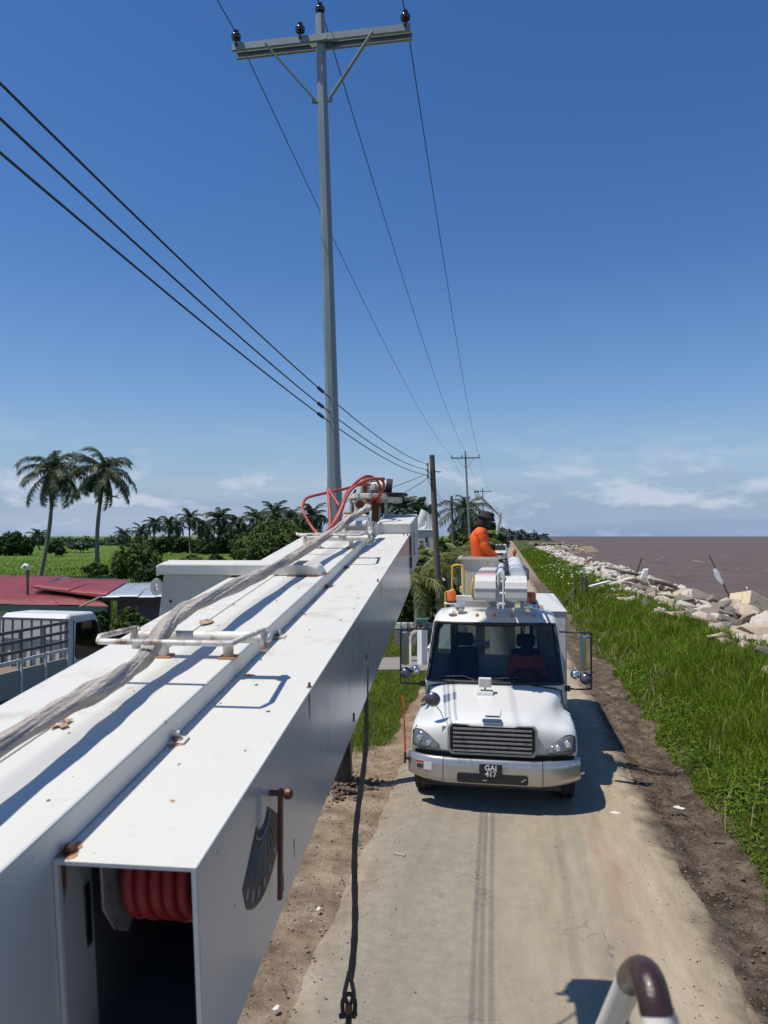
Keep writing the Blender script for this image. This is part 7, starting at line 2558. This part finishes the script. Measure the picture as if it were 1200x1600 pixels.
def leaf_cloud(name, blobs, n, size, mat_, parent, seed, long=1.5, out=0.75):
    gg = np.random.default_rng(seed)
    w = np.array([b[1][0] * b[1][1] + b[1][0] * b[1][2] for b in blobs])
    cnt = np.maximum(1, (n * w / w.sum()).astype(int))
    V = []
    for (c, r), k_ in zip(blobs, cnt):
        d = gg.normal(0, 1, (k_, 3))
        d /= np.linalg.norm(d, axis=1)[:, None]
        lump = 1 + 0.22 * np.sin(d[:, 0] * 5 + seed) * np.cos(d[:, 1] * 6) + 0.14 * np.sin(d[:, 2] * 9 + d[:, 0] * 7)
        rad = (gg.uniform(0, 1, k_) ** 0.38) * lump
        p_ = np.array(c) + d * rad[:, None] * np.array(r)
        nrm = d * out + gg.normal(0, 0.6, (k_, 3)) + np.array([0, 0, 0.25])
        nrm /= np.linalg.norm(nrm, axis=1)[:, None]
        a = np.cross(nrm, gg.normal(0, 1, (k_, 3)))
        a /= np.linalg.norm(a, axis=1)[:, None]
        b_ = np.cross(nrm, a)
        s = (size * gg.uniform(0.6, 1.35, k_))[:, None]
        V.append(np.stack([p_ - a * s * long / 2, p_ + b_ * s * 0.42 + nrm * s * 0.08, p_ + a * s * long / 2, p_ - b_ * s * 0.42 + nrm * s * 0.08], 1).reshape(-1, 3))
    V = np.concatenate(V)
    inv = root_matrix(parent).inverted()
    V = V + np.array(inv.translation)
    return mesh_np(name, V, np.arange(len(V)).reshape(-1, 4), mat_, parent=parent)


def bush(x, y, d, wpx, hpx, n, size, mat_, label, seed, zg=-0.4, kind_='bush', lobes=6, grp=None, cat='bush', stems=3):
    """centre pixel x, top pixel y, at depth d; width and height in photograph pixels"""
    s = d / FPX
    w, h = wpx * s / 2, hpx * s
    c = P(x, y, d)
    ztop = c.z
    root = empty(kind_, (c.x, c.y, zg), 0, label, cat, grp)
    rg_ = random.Random(seed)
    bl = []
    hh = max(h, 0.4)
    for i in range(lobes):
        a = 6.28 * i / lobes + rg_.uniform(-0.4, 0.4)
        rr_ = rg_.uniform(0.35, 0.62)
        f = rg_.uniform(0.25, 0.8)
        bl.append(((c.x + math.cos(a) * w * (0.78 - rr_ * 0.4) , c.y + math.sin(a) * w * 0.55, ztop - hh * (0.40 + 0.5 * (1 - f))), (w * rr_, w * rr_, hh * rg_.uniform(0.28, 0.42))))
    bl.append(((c.x, c.y, ztop - hh * 0.42), (w * 0.62, w * 0.6, hh * 0.44)))
    leaf_cloud('foliage', bl, n, size, mat_, root, seed)
    for i in range(stems):
        a = 6.28 * i / max(1, stems) + 0.5
        trunk(root, [Vector((c.x + 0.1 * w * math.cos(a), c.y + 0.1 * w * math.sin(a), zg - 0.05)), Vector((c.x + 0.2 * w * math.cos(a), c.y + 0.2 * w * math.sin(a), (zg + ztop) / 2)), Vector((c.x + 0.42 * w * math.cos(a), c.y + 0.42 * w * math.sin(a), ztop - hh * 0.3))], max(0.03, 0.035 * w), max(0.012, 0.012 * w), name='stem')
    return root


bush(22, 831, 160, 62, 34, 3800, 0.55, 'leaf_dark', 'large dark round tree beyond the pasture, by the edge of the view', 31, cat='tree', kind_='round_tree')
bush(88, 845, 150, 26, 20, 1500, 0.5, 'leaf_dark', 'small dark bush on the pasture between the two tall palms', 32)
bush(128, 842, 190, 44, 16, 1500, 0.6, 'leaf_far', 'low green bush in the pasture, just past the tall palm', 33)
bush(212, 846, 46, 78, 58, 5200, 0.17, 'leaf', 'loose young tree with thin stems between the zinc roof and the pasture', 34, stems=6, cat='tree', kind_='young_tree')
bush(150, 878, 62, 36, 20, 1200, 0.25, 'leaf', 'weedy bush at the foot of the two tall palms', 35)
bush(242, 880, 40, 60, 30, 2600, 0.14, 'leaf_dark', 'dark low bush above the white cross beam', 36)
bush(300, 868, 70, 44, 16, 1200, 0.24, 'leaf', 'pale bush standing in the pasture above the cross beam', 37)
bush(338, 866, 70, 30, 18, 900, 0.24, 'leaf_dark', 'small dark bush in the pasture near the boom', 38)
bush(432, 808, 42, 120, 75, 11000, 0.17, 'leaf', 'big leafy green bush rising behind the boom', 39, lobes=9)
bush(392, 828, 44, 70, 50, 4000, 0.17, 'leaf_dark', 'darker bush overlapping the big leafy bush behind the boom', 40)
bush(500, 830, 60, 90, 45, 3500, 0.24, 'leaf_dark', 'dark bush behind the base of the red hoses', 41)
bush(660, 856, 30, 70, 120, 12000, 0.12, 'leaf_dark', 'dense dark bush under the parked bucket', 42, zg=-0.2, lobes=9)
bush(640, 880, 27, 50, 95, 6000, 0.11, 'leaf', 'leafy bush close against the far end of the boom', 43, zg=-0.2)
bush(716, 826, 52, 56, 70, 5500, 0.20, 'leaf', 'bushy tree between the wooden poles', 44, zg=-0.3, cat='tree', kind_='bushy_tree')
bush(748, 800, 84, 50, 62, 4500, 0.30, 'leaf_dark', 'dark tree beside the palm, behind the worker', 45, zg=-0.3, cat='tree', kind_='dark_tree')
bush(768, 815, 120, 34, 46, 3000, 0.42, 'leaf_dark', 'dark trees behind the distant truck', 46, zg=-0.3, cat='tree', kind_='dark_tree')
bush(700, 905, 26, 50, 62, 4500, 0.10, 'leaf', 'bush behind the yellow rail of the white truck', 47, zg=-0.2)
bush(204, 952, 18.4, 66, 50, 4200, 0.085, 'leaf', 'leafy garden shrub in front of the purple wall', 48)
bush(162, 954, 18.8, 36, 48, 1800, 0.08, 'leaf_dark', 'dark garden shrub beside the lorry cab', 49)
bush(128, 955, 22, 36, 40, 1500, 0.09, 'leaf_dark', 'dark shrub under the eave of the red roof', 50)

bush(738, 838, 66, 40, 46, 3500, 0.26, 'leaf', 'rounded green tree behind the worker and beside the second pole', 55, zg=-0.3, cat='tree', kind_='round_tree')
bush(690, 842, 40, 44, 70, 4500, 0.16, 'leaf_dark', 'tall dark shrub behind the leaning wooden pole', 56, zg=-0.3)
bush(612, 822, 48, 60, 50, 3500, 0.2, 'leaf_dark', 'dark tree seen over the head of the boom', 57, zg=-0.3, cat='tree', kind_='dark_tree')

# young yellow-green palms by the side track
FY = [frond_mesh('frond', 90 + i, 2.6, 95 + 30 * i, 26, 'frond_yellow', 0.5, 0.05) for i in range(3)]
for i, (x, y, d, n, s, lab) in enumerate(((700, 893, 25.5, 15, 0.85, 'young palm with yellowish fronds beside the wooden pole'), (650, 915, 24.5, 12, 0.8, 'young yellow-green palm near the far end of the boom'), (722, 876, 40, 14, 1.15, 'young palm with arching fronds left of the bucket'))):
    c = P(x, y, d)
    root = empty('young_palm', (c.x, c.y, -0.25), 0, lab, 'palm tree', 'young palms by the side track')
    trunk(root, [Vector((c.x, c.y, -0.3)), Vector((c.x + 0.05, c.y, c.z * 0.5)), Vector((c.x, c.y, c.z))], 0.14, 0.09)
    inv = root_matrix(root).inverted()
    for j in range(n):
        o = bpy.data.objects.new('frond', FY[j % 3])
        col.objects.link(o)
        o.parent = root
        o.matrix_basis = inv @ Matrix.Translation((c.x, c.y, c.z)) @ Matrix.Rotation(2.4 * j + rg.uniform(-0.3, 0.3), 4, 'Z') @ Matrix.Rotation(R(-40 + 85 * j / n), 4, 'Y') @ Matrix.Scale(s * rg.uniform(0.8, 1.1), 4)


def tree_mass(name, label, pts, n, size, mat_, seed):
    bl = []
    rg_ = random.Random(seed)
    for (x, ytop, ybot, wpx, d) in pts:
        c = P(x, (ytop + ybot) / 2, d)
        s = d / FPX
        bl.append(((c.x, c.y, c.z), (wpx * s / 2, wpx * s / 2, (ybot - ytop) * s / 2)))
    root = empty(name, (bl[0][0][0], bl[0][0][1], 0), 0, label, 'trees')
    root['kind'] = 'stuff'
    o = leaf_cloud('foliage', bl, n, size, mat_, root, seed)
    return root


rg = random.Random(77)
tree_mass('far_treeline', 'low belt of far trees along the skyline behind the pasture', [(x, 843 + rg.uniform(-5, 2), 858, 34, 330 + rg.uniform(-20, 30)) for x in range(-60, 520, 13)], 20000, 0.95, 'leaf_far', 51)
tree_mass('palm_undergrowth', 'dark undergrowth under the far row of palms', [(x, 842 + rg.uniform(-7, 5), 866, 30, 175 + rg.uniform(-12, 25)) for x in range(230, 520, 12)], 16000, 0.55, 'leaf_dark', 52)
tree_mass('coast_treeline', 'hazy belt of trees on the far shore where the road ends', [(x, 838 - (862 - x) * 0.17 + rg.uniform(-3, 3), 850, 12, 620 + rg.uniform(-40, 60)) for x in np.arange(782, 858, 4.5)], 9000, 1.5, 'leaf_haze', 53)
tree_mass('roadside_trees', 'dark belt of trees along the road beyond the distant truck', [(x, 846 - (800 - x) * 0.9 + rg.uniform(-3, 4), 868, 16, 260 + rg.uniform(-30, 60)) for x in np.arange(752, 790, 5)], 9000, 0.6, 'leaf_dark', 54)

# ------------------------------------------------------------------ along the shore
st = empty('leaning_stake', P(1143, 940, 33), 0, 'long dark stake leaning over the boulders with a white rag tied on', 'stake')
MB().tube([P(1146, 944, 33), P(1125, 903, 33.2), P(1108, 867, 33.4)], [0.035, 0.03, 0.02], 8).build('shaft', 'stake_dark', st, smooth=60)
rgm = MB()
for i, t in enumerate(np.linspace(0, 1, 5)):
    c = P(1117, 891, 33.2).lerp(P(1128, 912, 33.1), t)
rgm.loft([[P(1117, 891, 33.2).lerp(P(1128, 912, 33.1), t) + (CR * math.cos(a) + Vector((0, 0, 1)) * math.sin(a)) * (0.07 + 0.06 * math.sin(t * 3 + 0.4)) + Vector((0.02 * math.sin(t * 9), 0, 0)) for a in np.linspace(0, 6.283, 9)[:-1]] for t in np.linspace(0, 1, 6)])
rgm.build('rag', 'rag_white', st, smooth=60)
st2 = empty('short_stake', P(992, 900, 47), 0, 'short dark stake standing up among the boulders', 'stake')
MB().tube([P(993, 902, 47), P(998, 886, 47), P(1003, 872, 47)], [0.05, 0.045, 0.04], 8).build('shaft', 'stake_dark', st2, smooth=60)
b_ = P(1007, 896, 42)
tag(MB().hexa([b_ + Vector((-0.25, -0.1, -0.3)), b_ + Vector((0.12, -0.1, -0.3)), b_ + Vector((0.12, 0.2, -0.3)), b_ + Vector((-0.25, 0.2, -0.3))], [b_ + Vector((-0.05, -0.1, 0.25)), b_ + Vector((0.24, -0.1, 0.28)), b_ + Vector((0.24, 0.2, 0.28)), b_ + Vector((-0.05, 0.2, 0.25))]).build('white_block', 'rag_white', bevel=0.05), 'small white block stuck upright in the boulders beside the short stake', 'block')
c = P(1172, 944, 31)
rot = Matrix.Rotation(R(28), 4, 'Z') @ Matrix.Rotation(R(24), 4, 'Y') @ Matrix.Rotation(R(-12), 4, 'X')
bx_ = empty('stranded_crate', c, 0, 'cream and rust-stained crate washed up on the boulders', 'crate')
MB().cbox(c, (1.25, 1.1, 0.62), rot).build('crate_body', 'foam_box', bx_, bevel=0.04)
MB().cbox(c + rot @ Vector((0.64, 0, 0)), (0.03, 1.0, 0.55), rot).build('rusty_end', 'rust', bx_)
po = P(1167, 930, 30.5)
MB().tube([c, P(1167, 918, 30.6)], 0.035, 7).build('pipe_stub', 'rag_white', bx_)

fn = empty('broken_fence', P(915, 925, 42), 0, 'broken wooden fence posts and rail at the edge of the bank', 'fence')
for (x, y0, y1) in ((899, 898, 935), (909, 902, 932), (917, 900, 928), (915, 896, 926), (872, 944, 968)):
    MB().tube([P(x, y1, 42), P(x - 0.6, y0, 42)], 0.045, 7).build('post', 'pole_wood', fn, smooth=60)
MB().tube([P(873, 946, 41.5), P(900, 918, 42)], 0.035, 7).build('rail', 'pole_wood', fn, smooth=60)
MB().tube([P(898, 912, 42), P(930, 909, 42)], 0.035, 7).build('rail', 'pole_wood', fn, smooth=60)
pl = P(940, 911, 40)
tag(MB().bar(P(922, 916, 40), P(953, 908, 41), 0.22, 0.07).build('loose_plank', 'rag_white', bevel=0.01), 'white plank lying on the grass beside the broken fence', 'plank')
lg = random.Random(9)
for i, (x0, y0, x1, y1, d, lab) in enumerate(((945, 886, 975, 893, 52, 'grey driftwood log lying on the boulders below the short stake'), (968, 893, 1000, 899, 47, 'dark driftwood log across the boulders by the white block'), (1022, 908, 1058, 918, 38, 'driftwood log resting on the crest of the boulders'), (1105, 955, 1150, 952, 30, 'pale driftwood branch in front of the crate'))):
    tag(MB().tube([P(x0, y0, d), P((x0 + x1) / 2, (y0 + y1) / 2 - 1, d), P(x1, y1, d)], [0.10, 0.12, 0.08], 8).build('driftwood', ['driftwood', 'pole_wood', 'pole_wood', 'driftwood'][i], smooth=60), lab, 'driftwood')
# the jetty and its little tower
jt = empty('far_jetty', P(860, 850, 255), 0, 'dark stone jetty reaching into the sea far along the shore', 'jetty')
jv, jf, nf = [], [], 0
for i in range(160):
    t = lg.random()
    p_ = P(828 + 55 * t, 849 + lg.uniform(-2.0, 2.0) * (1 - t * 0.5), 258 + lg.uniform(-5, 5))
    M_ = Matrix.Translation(p_ - Vector((0, 0, 0.4))) @ Matrix.Rotation(lg.uniform(0, 6), 4, 'Z') @ Matrix.Scale(lg.uniform(0.6, 1.3), 4)
    v, f = low[i % 8]
    jv.append(np.array([(M_ @ Vector(q))[:] for q in v]) - np.array(jt.location))
    jf.append(f + nf)
    nf += len(v)
mesh_np('jetty_stones', np.concatenate(jv), np.concatenate(jf), 'boulder_grey', parent=jt, kind='stuff')
c = P(853.5, 846, 256)
tw = empty('beacon_tower', c, 0, 'small dark lookout tower on the far jetty', 'tower')
MB().cbox(c + Vector((0, 0, 0.9)), (1.3, 1.3, 2.2)).build('tower_body', 'stake_grey', tw)
MB().cbox(c + Vector((0, 0, 2.4)), (1.8, 1.8, 0.5)).build('tower_top', 'dark_metal', tw)
MB().box(c.x - 0.05, c.x + 0.05, c.y, c.y + 0.1, c.z + 2.6, c.z + 3.5).build('tower_mast', 'dark_metal', tw)

# ------------------------------------------------------------------ small things
# low block wall and clutter by the side track
wl2 = empty('block_wall', P(640, 975, 25), 0, 'low pale block wall in the bushes beside the side track', 'wall')
for i in range(7):
    p_ = P(622 + i * 10.5, 972, 25)
    MB().cbox(Vector((p_.x, p_.y, 0.72 + 0.0 * i)), (0.20, 0.2, 0.2)).build('block', 'house_white', wl2, bevel=0.01)
    MB().cbox(Vector((p_.x, p_.y, 0.2)), (0.205, 0.18, 0.8)).build('block', 'concrete', wl2, bevel=0.01)
br = empty('garden_barrow', P(655, 965, 23.5), 0, 'green garden barrow left in the bushes', 'barrow')
c = P(660, 968, 23.5)
MB().hexa([c + Vector((-0.14, -0.1, -0.1)), c + Vector((0.14, -0.1, -0.1)), c + Vector((0.14, 0.2, -0.1)), c + Vector((-0.14, 0.2, -0.1))], [c + Vector((-0.22, -0.2, 0.03)), c + Vector((0.24, -0.2, 0.05)), c + Vector((0.24, 0.3, 0.05)), c + Vector((-0.22, 0.3, 0.03))]).build('tray', 'teal_paint', br, bevel=0.02)
MB().tube([c + Vector((-0.12, 0, -0.08)), Vector((c.x - 0.2, c.y, -0.1))], 0.03, 6).build('leg', 'stake_grey', br)
MB().tube([c + Vector((0.12, 0, -0.08)), Vector((c.x + 0.16, c.y, -0.1))], 0.03, 6).build('leg', 'stake_grey', br)
c = P(660, 1000, 21.5)
tag(MB().tube([Vector((c.x, c.y, -0.1)), Vector((c.x, c.y, P(660, 982, 21.5).z))], 0.16, 4).build('marker_post', 'plate_white', bevel=0.02), 'square white marker post beside the truck mirror', 'post')
tag(MB().tube([P(628, 1003, 22), P(640, 996, 22), P(656, 984, 22.2)], [0.10, 0.11, 0.08], 8).build('fallen_log', 'driftwood', smooth=60), 'fallen grey log behind the truck mirror', 'log')

for i, (x, y, sx_, sy_, lab) in enumerate(((962, 1270, 0.16, 0.05, 'pale scrap of paper on the road in front of the truck shadow'), (497, 1421, 0.06, 0.05, 'white scrap of litter on the dirt verge beside the boom'), (1060, 1262, 0.16, 0.06, 'pale bleached scrap lying in the mud at the road edge'), (432, 1575, 0.06, 0.05, 'small white stone at the road edge under the boom'))):
    c = G(x, y, 0.05 if i < 4 else 0.35)
    rg_ = random.Random(i)
    pts = [(sx_ / 2 * rg_.uniform(0.4, 1.2) * math.cos(a), sy_ * rg_.uniform(0.3, 1.1) * math.sin(a)) for a in np.linspace(0, 6.283, 9)[:-1]]
    tag(MB().prism(pts, Matrix.Translation(c) @ Matrix.Rotation(R(-12), 4, 'Z') @ Matrix.Rotation(R(8), 4, 'X'), 0.006).build('litter_scrap', 'litter_pale'), lab, 'litter')
tag(MB().tube([G(616, 1333, 0.055), G(633, 1337, 0.055)], 0.014, 6).build('stick', 'driftwood', smooth=60), 'short pale stick lying on the road near the sling', 'stick')

# grab rail of the platform the photographer stands on
gr_ = empty('grab_rail', (0.30, 0.60, 3.0), 0, 'bent cream pipe rail with a worn brown bend at the bottom edge of the view', 'rail')
pth = smooth_path([P(912, 1690, 0.84), P(948, 1612, 0.76), P(980, 1542, 0.68), P(990, 1525, 0.645), P(1002, 1519, 0.61), P(1012, 1529, 0.585), P(1021, 1558, 0.570), P(1030, 1605, 0.56), P(1048, 1700, 0.545)], 6)
n1 = 7 + 8
MB().tube(pth[:15], 0.0122, 18).build('cream_leg', 'rail_cream', gr_, smooth=60)
MB().tube(pth[14:41], 0.0127, 18).build('brown_bend', 'rail_brown', gr_, smooth=60)
MB().tube(pth[40:], 0.0121, 18).build('cream_leg', 'rail_cream', gr_, smooth=60)
MB().tube(smooth_path([P(912, 1690, 0.84), P(890, 1750, 0.9), Vector((0.32, 0.75, 2.4)), Vector((0.32, 0.75, 1.17))], 5), 0.0122, 10).build('rail_post', 'rail_cream', gr_, smooth=60)
MB().tube(smooth_path([P(1048, 1700, 0.545), P(1090, 1800, 0.54), Vector((0.30, 0.35, 2.4)), Vector((0.30, 0.35, 1.17))], 5), 0.0122, 10).build('rail_post', 'rail_cream', gr_, smooth=60)
MB().box(-0.6, 0.8, -1.6, 0.9, 1.1, 1.17).build('platform_floor', 'boom_rusty', gr_, bevel=0.01)
for x, y in ((-0.5, -1.4), (0.7, -1.4), (-0.5, 0.8), (0.7, 0.8)):
    MB().box(x - 0.04, x + 0.04, y - 0.04, y + 0.04, -0.02, 1.099).build('platform_leg', 'dark_metal', gr_)
